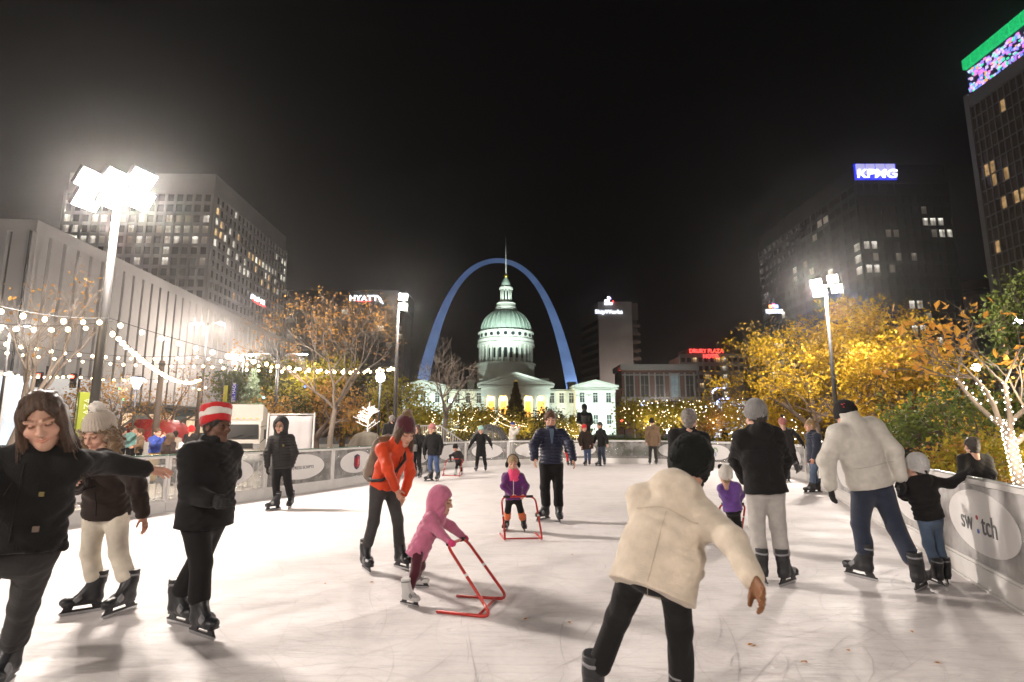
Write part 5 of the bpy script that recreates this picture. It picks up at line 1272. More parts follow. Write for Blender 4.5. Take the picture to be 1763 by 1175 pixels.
def econe(a, b, Ra, Rb, side, flat=False, ext=1.0):
    """tapered limb of elliptical section; Ra, Rb = (half width along side, half depth)"""
    a, b = v3(a), v3(b); ba = b-a; L = float(np.linalg.norm(ba))+1e-6; u = ba/L
    s_ = v3(side); s_ = s_-u*float(s_@u); s_ /= np.linalg.norm(s_)+1e-9; n_ = np.cross(u, s_); R_ = max(*Ra, *Rb)
    def fn(X, Y, Z):
        x, y, z = X-a[0], Y-a[1], Z-a[2]; w = x*u[0]+y*u[1]+z*u[2]; t = np.clip(w/L, 0, 1)
        p = x*s_[0]+y*s_[1]+z*s_[2]; q = x*n_[0]+y*n_[1]+z*n_[2]
        rx = Ra[0]+(Rb[0]-Ra[0])*t; ry = Ra[1]+(Rb[1]-Ra[1])*t; m = np.minimum(rx, ry); e = w-t*L
        k = np.sqrt((p/rx)**2+(q/ry)**2+(0 if flat else (e/(m*ext))**2)); d = (k-1)*m
        return np.maximum(d, np.maximum(-w, w-L)) if flat else d
    return np.minimum(a,b)-R_, np.maximum(a,b)+R_, fn
def ell(c, r, M=None):
    c = v3(c); R_ = max(r); mr = min(r); A = np.eye(3) if M is None else np.array(M)
    def fn(X, Y, Z):
        x, y, z = X-c[0], Y-c[1], Z-c[2]
        k = np.sqrt(sum(((x*A[0,i]+y*A[1,i]+z*A[2,i])/r[i])**2 for i in range(3)))
        k1 = np.sqrt(sum(((x*A[0,i]+y*A[1,i]+z*A[2,i])/r[i]**2)**2 for i in range(3)))+1e-9
        return k*(k-1)/k1
    return c-R_, c+R_, fn
def folds(seed, amp, freq=26.0, axis=None, sq=.45):
    rg = np.random.default_rng(seed); K = rg.normal(size=(5,3))*freq*.55; ph = rg.random(5)*6.28; W = rg.normal(size=(5,3))*freq*.22
    if axis is not None:
        u = np.array(axis)/np.linalg.norm(axis); K = K*sq + u*(rg.normal(size=(5,1))*.3+1)*freq
    def fn(x, y, z):
        d = 0; mk = W[0]*1.3
        mask = np.clip(.55+.75*np.sin(mk[0]*x+mk[1]*y+mk[2]*z+ph[1])*np.sin(W[1][0]*x+W[1][1]*y+W[1][2]*z+ph[2]), .12, 1.15)
        for k, p, w_ in zip(K, ph, W):
            s_ = np.sin(k[0]*x+k[1]*y+k[2]*z+p+2.2*np.sin(w_[0]*x+w_[1]*y+w_[2]*z+p*2)); d = d + (1-2*np.abs(s_)**.7)
        return d*amp*mask/1.8
    return fn
def tmesh(name, V, Q, m, parent=None, tint=None):
    me = nmesh(name, V, Q, True)
    if m is not None: me.materials.append(m)
    if tint is not None:
        a = me.attributes.new('skin_tint','FLOAT_COLOR','POINT'); a.data.foreach_set('color', np.concatenate([tint, np.ones((len(tint),1))],1).astype(np.float32).ravel())
    return link(bpy.data.objects.new(name, me), parent)
def xf(V, M):
    A = np.array(M.to_3x3()); return V@A.T.astype(np.float32) + np.array(M.translation, np.float32)

# ---- shared pieces: head, hands, skate, shoe, hats
def make_head(smile=False, h=.0042):
    f = Field((-.10,-.14,-.19),(.10,.13,.14), h)
    f.put(ell((0,.018,.035),(.077,.096,.088)),0).put(ell((0,-.028,-.035),(.060,.066,.082)),.03)
    f.put(cone((0,-.062,-.098),(0,-.072,-.096),.024,.018),.03)
    f.put(cone((-.048,-.005,-.068),(0,-.06,-.098),.02,.018),.035).put(cone((.048,-.005,-.068),(0,-.06,-.098),.02,.018),.035)
    f.put(cone((0,.025,-.06),(0,.038,-.17),.052,.056),.03)
    for s_ in (-1,1):
        f.put(ell((s_*.041,-.064,-.03),(.026,.022,.024)),.02)
        f.put(cone((s_*.014,-.094,.030),(s_*.05,-.078,.030),.010,.009),.014)
        f.put(ell((s_*.032,-.101,.008),(.019,.012,.012)),.010,'sub')
        f.put(ell((s_*.032,-.081,.007),(.014,.0135,.0115)),.004)
        f.put(ell((s_*.079,.012,-.008),(.012,.022,.033)),.008); f.put(ell((s_*.090,.006,-.006),(.006,.011,.018)),.004,'sub')
    f.put(cone((0,-.092,.018),(0,-.115,-.024),.008,.0125),.010).put(cone((-.011,-.099,-.03),(.011,-.099,-.03),.0095,.0095),.008)
    w_ = .030 if smile else .022; lift = .008 if smile else 0
    f.put(cone((-w_,-.079,-.062+lift),(0,-.094,-.061),.005,.0085),.006).put(cone((w_,-.079,-.062+lift),(0,-.094,-.061),.005,.0085),.006)
    f.put(cone((-w_*.8,-.080,-.072+lift),(w_*.8,-.080,-.072+lift),.006,.006),.004); f.put(cone((0,-.089,-.0725),(0,-.089,-.073),.0085,.0085),.010)
    f.put(cone((-w_,-.090,-.0665+lift),(0,-.100,-.0670),.0015,.0022),.003,'sub').put(cone((w_,-.090,-.0665+lift),(0,-.100,-.0670),.0015,.0022),.003,'sub')
    V, Q = f.mesh(); T = np.ones((len(V),3), np.float32)
    x, y, z = V[:,0], V[:,1], V[:,2]; fr = y < -.05
    def stain(mask, col, a=1.0): T[mask] = T[mask]*(1-a)+np.array(col, np.float32)*a
    lz = -.0665 + (lift*(np.abs(x)/w_)**1.5)
    stain(fr & (np.abs(x) < w_) & (np.abs(z-lz) < .0095*(1-.5*(np.abs(x)/w_)**2)), (.80,.42,.42), .85)
    stain(fr & (np.abs(x) < w_*.95) & (np.abs(z-lz) < .0024), (.30,.12,.10) if not smile else (1.25,1.2,1.15), .9)
    ck = np.exp(-(((np.abs(x)-.042)/.02)**2+((z+.03)/.022)**2)); T *= (1-ck[:,None]*np.array([.0,.09,.09])*fr[:,None])
    ex = np.abs(np.abs(x)-.032)
    stain(fr & (ex < .015) & (np.abs(z-.008) < .0042*np.sqrt(np.clip(1-(ex/.015)**2,0,1))+.0012), (.20,.13,.10), .9)
    bz = .036-.25*(np.abs(x)-.034)**2*40*.1
    stain(fr & (np.abs(np.abs(x)-.034) < .02) & (np.abs(z-bz) < .0042), (.28,.2,.15), .75)
    return V.astype(np.float32), Q, T
HEAD = {False: make_head(False), True: make_head(True)}
def make_hand(curl, spread=.10, thumb=.5, fat=1.0, h=.0045):
    f = Field((-.03,-.07,-.09),(.21,.075,.035), h)
    f.put(econe((.012,0,0),(.085,0,0),(.029*fat,.0145*fat),(.040*fat,.0125*fat),(0,1,0)),0).put(cone((-.03,0,0),(.02,0,0),.024,.023),.02)
    for (y, L, r) in ((.031,.073,.0088),(.0105,.081,.0092),(-.0105,.075,.0088),(-.030,.059,.0078)):
        p = Vector((.088-.12*abs(y),y,0)); an = curl*.55; yaw = y*spread*14
        for k, fr_ in enumerate((.46,.30,.24)):
            q = p + Vector((math.cos(an)*math.cos(yaw), math.sin(yaw), -math.sin(an)))*L*fr_
            f.put(cone(p, q, r*fat*(1-.08*k), r*fat*(.94-.08*k)), .004 if k else .007); p = q; an += curl
    p = Vector((.022,.024,-.004)); d = Vector((.72,.62-.35*thumb,-.30-.35*thumb)).normalized(); q = p+d*.045; f.put(cone(p,q,.0135*fat,.0105*fat),.012)
    d2 = (d+Vector((.35,-.25*thumb,-.15*curl))).normalized(); f.put(cone(q,q+d2*.034,.0102*fat,.008*fat),.003)
    return f.mesh()
HANDS = {'relaxed': make_hand(.34), 'grip': make_hand(1.15, .0, 1.2), 'open': make_hand(.12, .25, .1), 'glove': make_hand(.36, .05, .5, 1.28), 'glove_grip': make_hand(1.1, 0, 1.2, 1.28)}
m_skb = mat('skate_black', (.018,.019,.022), .42, .15, 12, .1, 60); m_skg = mat('skate_strap_grey', (.22,.22,.23), .45, .1, 12); m_blade = mat('skate_steel', (.55,.55,.56), .22, .05, 20, metal=.95)
m_skw = mat('skate_white', (.62,.61,.60), .45, .08, 10)
f = Field((-.14,-.08,.03),(.18,.08,.36), .0065)
f.put(econe((-.075,0,.105),(.10,0,.100),(.040,.036),(.047,.032),(0,1,0)),0).put(ell((.118,0,.103),(.055,.046,.036)),.02).put(cone((-.055,0,.13),(-.06,0,.235),.050,.056),.03)
f.put(econe((-.06,0,.22),(-.064,0,.315),(.053,.060),(.055,.066),(0,1,0), True),.015).put(cone((.03,0,.13),(-.03,0,.20),.040,.046),.03)
f.put(econe((-.09,0,.076),(.145,0,.076),(.040,.010),(.044,.010),(0,1,0)),.006)
SK_BOOT = f.mesh()
f = Field((-.14,-.08,.06),(.16,.08,.36), .006)
for (x, z, w_) in ((.055,.150,.053),): f.put(econe((x-.010,0,z-.042),(x+.014,0,z-.012),(w_,.052),(w_,.048),(0,1,0), True),0)
SK_STRAP = f.mesh()
f = Field((-.15,-.08,.25),(.02,.08,.31), .006); f.put(econe((-.062,0,.268),(-.064,0,.286),(.058,.067),(.058,.068),(0,1,0), True),0)
SK_CUFF = f.mesh()
bl_ = MB(); I4 = Matrix.Identity(4)
bl_.prism([(-.150,.012),(-.140,.0),(.150,.0),(.172,.018),(.168,.026),(-.150,.026)], -.002, .002, I4)
BLADE = bpy.data.meshes.new('blade'); BLADE.from_pydata(bl_.v, [], bl_.f); BLADE.materials.append(m_blade)
hl_ = MB(); hl_.prism([(-.145,.024),(.165,.024),(.150,.036),(.135,.072),(.075,.072),(.085,.04),(-.045,.04),(-.03,.072),(-.10,.072),(-.125,.036),(-.145,.034)], -.007, .007, I4)
HOLDER = bpy.data.meshes.new('holder'); HOLDER.from_pydata(hl_.v, [], hl_.f); HOLDER.materials.append(m_skb)
ME_BOOT = nmesh('skate_boot', *SK_BOOT); ME_BOOT.materials.append(m_skb); ME_BOOTW = nmesh('skate_boot', *SK_BOOT); ME_BOOTW.materials.append(m_skw); ME_STRAP = nmesh('strap', *SK_STRAP); ME_STRAP.materials.append(m_skg); ME_CUFF = nmesh('cuff_strap', *SK_CUFF); ME_CUFF.materials.append(m_skg)
f = Field((-.13,-.07,-.02),(.18,.07,.14), .007); f.put(econe((-.07,0,.05),(.08,0,.045),(.036,.040),(.044,.034),(0,1,0)),0).put(ell((.10,0,.04),(.06,.044,.035)),.02).put(cone((-.05,0,.06),(-.05,0,.12),.042,.044),.03).put(econe((-.09,0,.012),(.13,0,.012),(.042,.012),(.046,.012),(0,1,0)),.004)
ME_SHOE = nmesh('shoe', *f.mesh()); ME_SHOE.materials.append(mat('shoe_dark', (.03,.028,.026), .6, .2, 10))
M_ID = Matrix.Identity(4)
SKIN = {'fair': (.62,.37,.27), 'tan': (.52,.30,.20), 'dark': (.13,.065,.04)}
def skin(k): return mat('skin_'+k, SKIN[k], .5, .06, 40, .1, 200, attr='skin_tint', spec=.35, subs=.12)
def fab(name, col, rough=.85, sheen=.3, bump=.35, bscale=90, var=.14, scale=14): return mat(name, col, rough, var, scale, bump, bscale, sheen=sheen, spec=.25, bdist=.004)
# hats and hair live in head space: x to the wearer's left when facing the camera, -y the face, z up
def hat_field(kind, h=.006, seed=1):
    f = Field((-.15,-.19,-.22),(.15,.19,.22), h)
    if kind == 'beanie':
        f.put(ell((0,.014,.045),(.092,.110,.106)),0).put(ell((0,.026,.085),(.074,.084,.078)),.04); f.cut((0,-.09,.028),(0,-.33,-.944)); fb2 = econe((0,-.006,-.002),(0,.018,.048),(.0955,.113),(.0965,.113),(1,0,0), True); f.put(fb2,.006)
        f.warp(lambda x,y,z: .0022*np.sin(np.arctan2(y-.014,x)*30)+folds(seed,.003,22)(x,y,z))
    elif kind == 'fuzzy':
        f.put(ell((0,.016,.040),(.104,.120,.112)),0).put(ell((0,.03,-.01),(.098,.100,.085)),.04); f.put(ell((0,-.135,-.035),(.082,.105,.110)),.012,'sub'); f.cut((0,0,-.085),(0,-.25,-.97)); f.warp(folds(seed,.005,120)); f.warp(folds(seed+2,.006,34))
    elif kind == 'tall':
        f.put(econe((0,.012,.015),(0,.02,.150),(.097,.114),(.104,.112),(1,0,0), True),0).put(ell((0,.02,.145),(.100,.108,.03)),.02); f.warp(folds(seed,.006,20))
    elif kind == 'short':
        f.put(ell((0,.020,.042),(.086,.104,.098)),0).put(cone((0,.06,-.02),(0,.055,-.06),.06,.05),.03); f.put(ell((0,-.135,-.035),(.082,.105,.110)),.012,'sub'); f.cut((0,0,-.085),(0,-.3,-1)); f.warp(folds(seed,.006,60))
    elif kind in ('long', 'longer'):
        Lz = -.20 if kind == 'long' else -.27
        f = Field((-.17,-.16,Lz-.06),(.17,.19,.22), h)
        f.put(ell((0,.020,.044),(.090,.108,.100)),0).put(econe((0,.05,-.02),(0,.06,Lz+.02),(.088,.055),(.098,.045),(1,0,0)),.04)
        for s_ in (-1,1): f.put(econe((s_*.073,-.005,.03),(s_*.092,-.035,Lz),(.024,.05),(.030,.038),(1,0,0)),.03)
        f.put(ell((0,-.135,-.030),(.078,.120,.138)),.012,'sub').put(cone((0,-.15,.05),(0,-.10,.12),.03,.004),.01,'sub'); f.warp(lambda x,y,z: folds(seed,.004,70)(x,y,z*.25)+.002*np.sin(x*300+z*20))
    elif kind == 'hood':
        f = Field((-.17,-.17,-.22),(.17,.22,.22), h)
        f.put(ell((0,.028,.03),(.118,.136,.148)),0).put(econe((0,.03,-.06),(0,.03,-.19),(.105,.11),(.12,.12),(1,0,0)),.06); f.put(ell((0,-.135,-.012),(.080,.175,.112)),.015,'sub'); f.put(ell((0,-.01,.0),(.079,.10,.11)),.01,'sub'); f.warp(folds(seed,.006,24))
    elif kind == 'cap':
        f.put(ell((0,.012,.045),(.088,.106,.100)),0); f.cut((0,0,.035),(0,0,-1)); f.put(econe((0,-.09,.042),(0,-.16,.034),(.070,.006),(.050,.006),(1,0,0)),.006)
    elif kind == 'ball': 
        f = Field((-.07,-.07,-.07),(.07,.07,.07), h*.8); f.put(ell((0,0,0),(.05,.05,.05)),0); f.warp(folds(seed,.012,110))
    elif kind == 'fur':
        f = Field((-.2,-.2,-.22),(.2,.2,.2), h)
        for k in range(22):
            a0, a1 = 2*math.pi*k/22, 2*math.pi*(k+1)/22
            P_ = lambda a: (.125*math.cos(a), .012-.045*max(0,-math.sin(a)), -.045+.125*math.sin(a))
            f.put(cone(P_(a0), P_(a1), .034, .034), .01)
        f.cut((0,0,.055),(0,.0,1)); f.warp(folds(seed,.016,120))
    return f.mesh()
HATC = {}
def hat_mesh(kind, seed=1):
    k = (kind, seed)
    if k not in HATC: HATC[k] = hat_field(kind, .006, seed)
    return HATC[k]
def ray_hit(S, px, py, Lb, sign):
    """point on the sight line at distance Lb from joint S, behind (+) or before (-) it"""
    C = Vector((0,0,CAM_H)); d = (at(px,py,10)-C).normalized(); w_ = S-C; t0 = w_.dot(d); q2 = w_.length_squared-t0*t0
    k = math.sqrt(max(0, Lb*Lb-q2)); p = C+d*(t0+(k if sign > 0 else -k))
    if q2 > Lb*Lb: p = S+(p-S).normalized()*Lb*1.06
    return p
def ik(a, c, l1, l2, bend):
    d = c-a; D = d.length; u = d/D
    if D >= l1+l2-.002: return a+u*D*l1/(l1+l2)
    x = (l1*l1-l2*l2+D*D)/(2*D); hh = math.sqrt(max(0, l1*l1-x*x)); b = bend-u*bend.dot(u)
    return a+u*x+b.normalized()*hh
NP = [0]
def person(label, Y, s, head, neck, pelvis, yaw, arms, feet, jac, trs, tone='fair', hyaw=None, pitch=5, roll=0, hat=None, hair=None, hs=None, hands='relaxed', glove=None, sk='skate', vox=.010, smile=False, zg=0.0, pdy=0.0, ndy=0.0, hdy=0.0, group=None, extra=None, hemleg=.30, name='person', legw=1.0, sw=None, quilt=None, hands_r=None, bend=None, cat='person', lens=None):
    NP[0] += 1; seed = NP[0]*17
    hs = hs or (1.12*min(1.0, s/.95+.02) if s > .8 else .94); hyaw = yaw if hyaw is None else hyaw
    G = []
    for ft in feet:
        px, py, fy = ft[:3]; lift = ft[3] if len(ft) > 3 else 0
        G.append((gnd(px, py, zg) if lift == 0 else at(px, py, lift), R(fy), ft[4] if len(ft) > 4 else 0))
    O = (G[0][0]+G[1][0])/2; O.z = zg
    N = at(neck[0], neck[1], Y+ndy)-O; P = at(pelvis[0], pelvis[1], Y+pdy)-O; Hd = at(head[0], head[1], Y+ndy+hdy)-O
    ps = R(yaw); front = Vector((math.sin(ps), -math.cos(ps), 0)); side = Vector((math.cos(ps), math.sin(ps), 0))
    u = (P-N).normalized(); side = (side-u*side.dot(u)).normalized(); fwd = u.cross(side)
    if fwd.dot(front) < 0: fwd = -fwd
    sw = sw or .175*s; b = jac.get('bulk', 1.0)
    dp_ = jac.get('drop', .072)*s; sh = [N+u*dp_+side*sw, N+u*dp_-side*sw]; hp = [P+side*.088*s, P-side*.088*s]
    el, wr = [], []
    for i, (ex, ey, es, wx, wy, ws) in enumerate(arms):
        e = ray_hit(sh[i]+O, ex, ey, .285*s, es)-O; el.append(e); wr.append(ray_hit(e+O, wx, wy, .245*s, ws)-O)
    an, kn = [], []
    for i, (g, fy, fp) in enumerate(G):
        t = Vector((math.sin(fy), -math.cos(fy), 0)); fs = s/.98*1.08 if s > .8 else s*1.24
        a = g-O+Vector((0,0,(.175 if sk == 'skate' else .08)*fs))-t*.055*fs
        an.append(a); bd = (front*.8+t*.5) if bend is None else bend
        D_l = (hp[i]-a).length; Lg = min(.85*s, D_l*jac.get('crouch',1.012)); kn.append(ik(hp[i], a, Lg*.512, Lg*.488, bd))
    # ---------- body
    HM = Matrix.Translation(Hd) @ Matrix.Rotation(R(hyaw),4,'Z') @ Matrix.Rotation(R(pitch),4,'X') @ Matrix.Rotation(R(roll),4,'Y') @ Matrix.Scale(hs,4)
    V, Q, T = HEAD[smile]; Vs = [xf(V, HM)]; Qs = [Q]; Ts = [T]; nv = len(V)
    f = Field(np.min([v3(p) for p in [N,P,Hd]+el+wr+an+kn],0)-.12, np.max([v3(p) for p in [N,P,Hd]+el+wr+an+kn],0)+.12, .022 if vox < .02 else .03)
    f.put(econe(N+u*.08*s, N+u*.30*s, (.12*s,.085*s),(.115*s,.08*s), side),.0).put(econe(N+u*.3*s, P, (.115*s,.08*s),(.125*s,.085*s), side),.05).put(cone(N, Hd+(N-Hd)*.45, .055*s, .05*s),.03)
    for i in range(2):
        f.put(cone(sh[i], el[i], .045*s, .036*s),.03).put(cone(el[i], wr[i], .036*s, .026*s),.02).put(cone(hp[i], kn[i], .075*s, .05*s),.03).put(cone(kn[i], an[i], .05*s, .035*s),.02).put(cone(sh[i], N+u*.1*s, .05*s, .06*s),.03)
    V, Q = f.mesh(); Vs.append(V); Qs.append(Q+nv); Ts.append(np.ones((len(V),3), np.float32)); nv += len(V)
    gl = []
    for i in range(2):
        hd = (hands if i == 0 else (hands_r or hands))
        d = (wr[i]-el[i]).normalized(); zo = (side if i == 0 else -side); pal = jac.get('palm', [None,None])[i]
        if pal is not None: zo = -Vector(pal)
        zo = (zo-d*zo.dot(d)).normalized(); yy = zo.cross(d)
        M = Matrix((d, yy, zo)).transposed().to_4x4()
        V, Q = HANDS[('glove_grip' if 'grip' in hd else 'glove') if glove else hd]; V = V*np.array([1, -1 if i == 0 else 1, 1], np.float32)
        Q2 = Q[:, ::-1] if i == 0 else Q
        M.translation = wr[i]; V = xf(V*(s if s > .8 else s*1.08), M)
        if glove: gl.append((V, Q2))
        else: Vs.append(V); Qs.append(Q2+nv); Ts.append(np.ones((len(V),3), np.float32)*np.array([1.02,.92,.90],np.float32)); nv += len(V)
    po = tmesh(name, np.concatenate(Vs), np.concatenate(Qs), skin(tone), None, np.concatenate(Ts)); po.location = O
    tag(po, label, cat, group)
    for V, Q in gl: tmesh('glove', V, Q, glove, po)
    # ---------- trousers
    lo = np.min([v3(p) for p in hp+kn+an+[P]],0)-.16*s; hi = np.max([v3(p) for p in hp+kn+an+[P]],0)+.22*s
    f = Field(lo, hi, vox); lw = legw
    f.put(econe(P-u*.12*s, P+u*.03*s, (.125*s*lw,.085*s),(.145*s*lw,.100*s), side),0).put(ell(P+u*.05*s-fwd*.03*s,(.135*s*lw,.095*s,.09*s)),.04)
    for i in range(2):
        hem = an[i]+(kn[i]-an[i])*hemleg
        f.put(cone(hp[i], kn[i], .098*s*lw, .068*s*lw),.045).put(cone(kn[i], hem, .067*s*lw, .066*s*max(lw,.96)),.03)
    if quilt != 'smooth': f.warp(folds(seed, .0036*s, 22, None)); f.warp(folds(seed+3, .0006*s, 40, (P-(kn[0]+kn[1])/2), 1.6))
    V, Q = f.mesh(); tmesh(trs.get('name','trousers'), V, Q, trs['m'], po)
    # ---------- jacket
    ln = jac.get('hem', .06)*s; hc = P+u*ln; aw = jac.get('sleeve', 1.0)
    pts = [N,P,hc,Hd]+sh+el+wr; f = Field(np.min([v3(p) for p in pts],0)-.24*s, np.max([v3(p) for p in pts],0)+.24*s, vox)
    wa, wb, wc = jac.get('chest', .178), jac.get('waist', .168), jac.get('hemw', .178)
    f.put(econe(N+u*.15*s, N+u*.27*s, (wa*s*b*.96,.122*s*b),(wa*s*b*.98,.130*s*b), side),0)
    f.put(econe(N+u*.27*s, P-u*.05*s, (wa*s*b*.97,.128*s*b),(wb*s*b,.128*s*b), side),.05).put(econe(P-u*.06*s, hc, (wb*s*b,.128*s*b),(wc*s*b,.145*s*b), side),.04)
    f.put(cone(sh[0], N+u*.045*s, .070*s*b, .070*s*b),.06).put(cone(sh[1], N+u*.045*s, .070*s*b, .070*s*b),.08); f.put(cone(N+u*.09*s, N-u*.0*s, .10*s, .070*s),.06)
    f.cut(hc, u)
    if jac.get('collar', True): f.put(econe(N-u*.0*s, N-u*jac.get('ch',.05)*s+(Hd-N)*.12, (.080*s,.078*s),(.078*s,.080*s), side, True),.02)
    if jac.get('hood') == 'down': f.put(ell(N-fwd*.09*s+u*.01*s,(.115*s,.078*s,.085*s), np.array([list(side),list(fwd),list(u)]).T),.04).put(cone(N-fwd*.02*s+side*.09*s, N-fwd*.10*s+u*.02*s, .05*s,.07*s),.03).put(cone(N-fwd*.02*s-side*.09*s, N-fwd*.10*s+u*.02*s, .05*s,.07*s),.03)
    for i in range(2):
        we = wr[i]-(wr[i]-el[i])*.06
        f.put(cone(sh[i], el[i], .074*s*b*aw, .061*s*b*aw),.045).put(cone(el[i], we, .061*s*b*aw, .049*s*b*aw),.03)
    if quilt and quilt != 'smooth':
        uu = v3(u); f.warp(lambda x,y,z: quilt[1]*(.5-np.abs(np.sin(math.pi*(x*uu[0]+y*uu[1]+z*uu[2])/quilt[0]))))
    f.warp(folds(seed+5, jac.get('fold', .0085)*.8*s, jac.get('ff', 24), None if jac.get('iso') else u, 1.2))
    V, Q = f.mesh(); jo = tmesh(jac.get('name','jacket'), V, Q, jac['m'], po)
    # ---------- skates or shoes
    for i, (g, fy, fp) in enumerate(G):
        fs = s/.98*1.08 if s > .8 else s*1.24
        M = Matrix.Translation(g-O) @ Matrix.Rotation(fy-math.pi/2,4,'Z') @ Matrix.Rotation(R(-fp),4,'Y') @ Matrix.Scale(fs,4)
        if sk == 'skate' or sk == 'white':
            bo = place('skate', ME_BOOTW if sk == 'white' else ME_BOOT, po, M); place('strap', ME_STRAP, bo, M_ID); place('cuff_strap', ME_CUFF, bo, M_ID); place('blade', BLADE, bo, M_ID); place('blade_holder', HOLDER, bo, M_ID)
        else: place('shoe', ME_SHOE, po, M)
    # ---------- hat and hair
    for kind, m, off, nm, sd_ in (hat or []):
        V, Q = hat_mesh(kind, sd_); oM = HM @ (off if isinstance(off, Matrix) else Matrix.Translation(off or (0,0,0))); tmesh(nm, xf(V, oM), Q, m, po)
    for kind, m in (hair or []):
        V, Q = hat_mesh(kind, seed % 3+1); tmesh('hair', xf(V, HM @ Matrix.Diagonal((.94,.94,.94,1)) if (hat and kind == 'short') else HM), Q, m, po)
    return dict(o=po, O=O, N=N, P=P, H=Hd, HM=HM, sh=sh, el=el, wr=wr, u=u, side=side, fwd=fwd, kn=kn, an=an, jo=jo, s=s)
# ---- cloth and hair
f_black = fab('cloth_black', (.009,.0085,.009), .85, .06); f_black2 = fab('cloth_black_sherpa', (.011,.0105,.0105), .95, .10, .9, 140); f_char = fab('cloth_charcoal', (.026,.024,.024), .85, .08); f_dkbr = fab('cloth_dark_brown', (.022,.013,.010), .9, .12)
f_char2 = fab('trousers_charcoal', (.052,.050,.050), .8, .1); f_white = fab('corduroy_cream', (.66,.60,.50), .9, .2, .4, 130); f_orange = fab('shell_orange', (.66,.065,.016), .55, .1, .2, 60); f_grey = fab('sweat_grey', (.40,.375,.355)); f_cream = fab('fleece_cream', (.62,.535,.43), .95, .25, .8, 120)
f_offw = fab('jacket_offwhite', (.56,.53,.48), .7, .2, .3, 60); f_denim = fab('denim_dark', (.022,.028,.05), .85); f_denim2 = fab('denim_mid', (.09,.13,.20), .85, .2, .4, 120); f_denim3 = fab('denim_blue', (.045,.075,.17), .85)
f_pink = fab('fleece_pink', (.50,.15,.245), .9, .3, .6, 110); f_plum = fab('leggings_plum', (.075,.012,.022)); f_purple = fab('fleece_purple', (.105,.018,.125), .9, .5, .6, 110); f_viol = fab('jacket_violet', (.14,.06,.28), .8, .4)
f_navy = fab('puffer_navy', (.017,.019,.042), .42, .1, .15, 40); f_maroon = fab('knit_maroon', (.075,.012,.020), .95, .5, .9, 150); f_oat = fab('knit_oatmeal', (.50,.43,.36), .95, .5, .9, 150); f_bgrey = fab('knit_grey', (.20,.195,.19), .95, .4, .9, 150)
f_lgrey = fab('knit_pale_grey', (.48,.47,.46), .95, .4, .9, 150); f_red = fab('felt_red', (.55,.018,.02), .9, .4, .7, 120); f_whitef = fab('plush_white', (.74,.70,.64), .95, .6, .9, 90); f_brownj = fab('canvas_brown', (.15,.095,.055), .85)
f_teal = fab('jacket_teal', (.18,.36,.34)); f_blue = fab('jacket_blue', (.03,.06,.30)); f_must = fab('trousers_mustard', (.42,.27,.07)); f_tanf = fab('fur_tan', (.20,.125,.065), .95, .6, .9, 120); f_hotp = fab('scarf_pink', (.78,.07,.18), .9, .5, .7, 110); f_ork = fab('warmers_orange', (.62,.15,.05))
f_mint = fab('knit_mint', (.30,.52,.47), .95, .4); f_rose = fab('knit_rose', (.42,.16,.15), .95, .4); f_grn = fab('knit_black_green', (.006,.007,.006), .95, .05, .9, 120)
h_brown = mat('hair_brown', (.075,.040,.022), .45, .5, 30, .7, 200, stretch=(1,1,.15)); h_dark = mat('hair_dark', (.022,.015,.011), .45, .4, 30, .6, 200, stretch=(1,1,.2)); h_aub = mat('hair_auburn', (.10,.045,.02), .5, .4, 30, .6, 200); h_blond = mat('hair_blond', (.34,.23,.11), .5, .4, 30, .6, 200); h_grey = mat('hair_grey', (.20,.18,.165), .5, .4, 30, .6, 200)
g_black = fab('glove_black', (.014,.014,.015), .7, .1); g_pink = fab('glove_pink', (.55,.04,.14)); g_brown = fab('glove_brown', (.20,.085,.035), .6, .1)
def J(m, **k): d = dict(m=m); d.update(k); return d
def Tm(m, **k): d = dict(m=m); d.update(k); return d
SKG = 'skaters on the ice'
T_ = Matrix.Translation
# A: woman at the frame edge reaching out
A_ = person('laughing woman in a black fleece jacket with long brown hair, arm stretched out', 3.1, .98, (73,725), (60,776), (30,948), 25,
    [(182,797,1,252,808,1),(-70,850,-1,-60,930,-1)], [(2,1192,20),(-120,1160,-10)], J(f_black2, hem=-.01, bulk=1.08, fold=.009, ff=20, palm=[(.2,-.9,-.6),None], collar=True, ch=.085), Tm(f_char), hyaw=36, pitch=22, roll=-12, hair=[('longer',h_brown)], vox=.008, smile=True, hands='relaxed', group=SKG, hdy=-.05)
rs_ = np.random.default_rng(11); hs_ = MB()
for k in range(230):
    sg_ = 1 if k % 2 else -1; th = rs_.uniform(-.75, 1.25); z0 = .125-.03*rs_.random()
    yb = .02+.085*math.sin(th); pts_ = [Vector((sg_*.006, yb*.8-.01, z0+.005)), Vector((sg_*(.055+.01*rs_.random()), yb*.95, .105)), Vector((sg_*(.092+.006*rs_.random())*max(.55,math.cos(th*.8)), yb, .02)),
        Vector((sg_*(.098+.012*rs_.random())*max(.6,math.cos(th*.8)), yb-.005, -.07)), Vector((sg_*(.10+.03*rs_.random())*max(.6,math.cos(th*.8)), yb-.02+.03*rs_.normal(), -.17)), Vector((sg_*(.10+.06*rs_.random()), yb-.03+.05*rs_.normal(), -.25-.07*rs_.random()))]
    hs_.tube([A_['HM'] @ p for p in catmull(pts_, 4, False)+[pts_[-1]]], [.0042]*21 if False else [.0045*(1-.6*q/20) for q in range(21)], 4, cap=False)
hs_.build('hair_strands', h_brown, A_['o'], True)
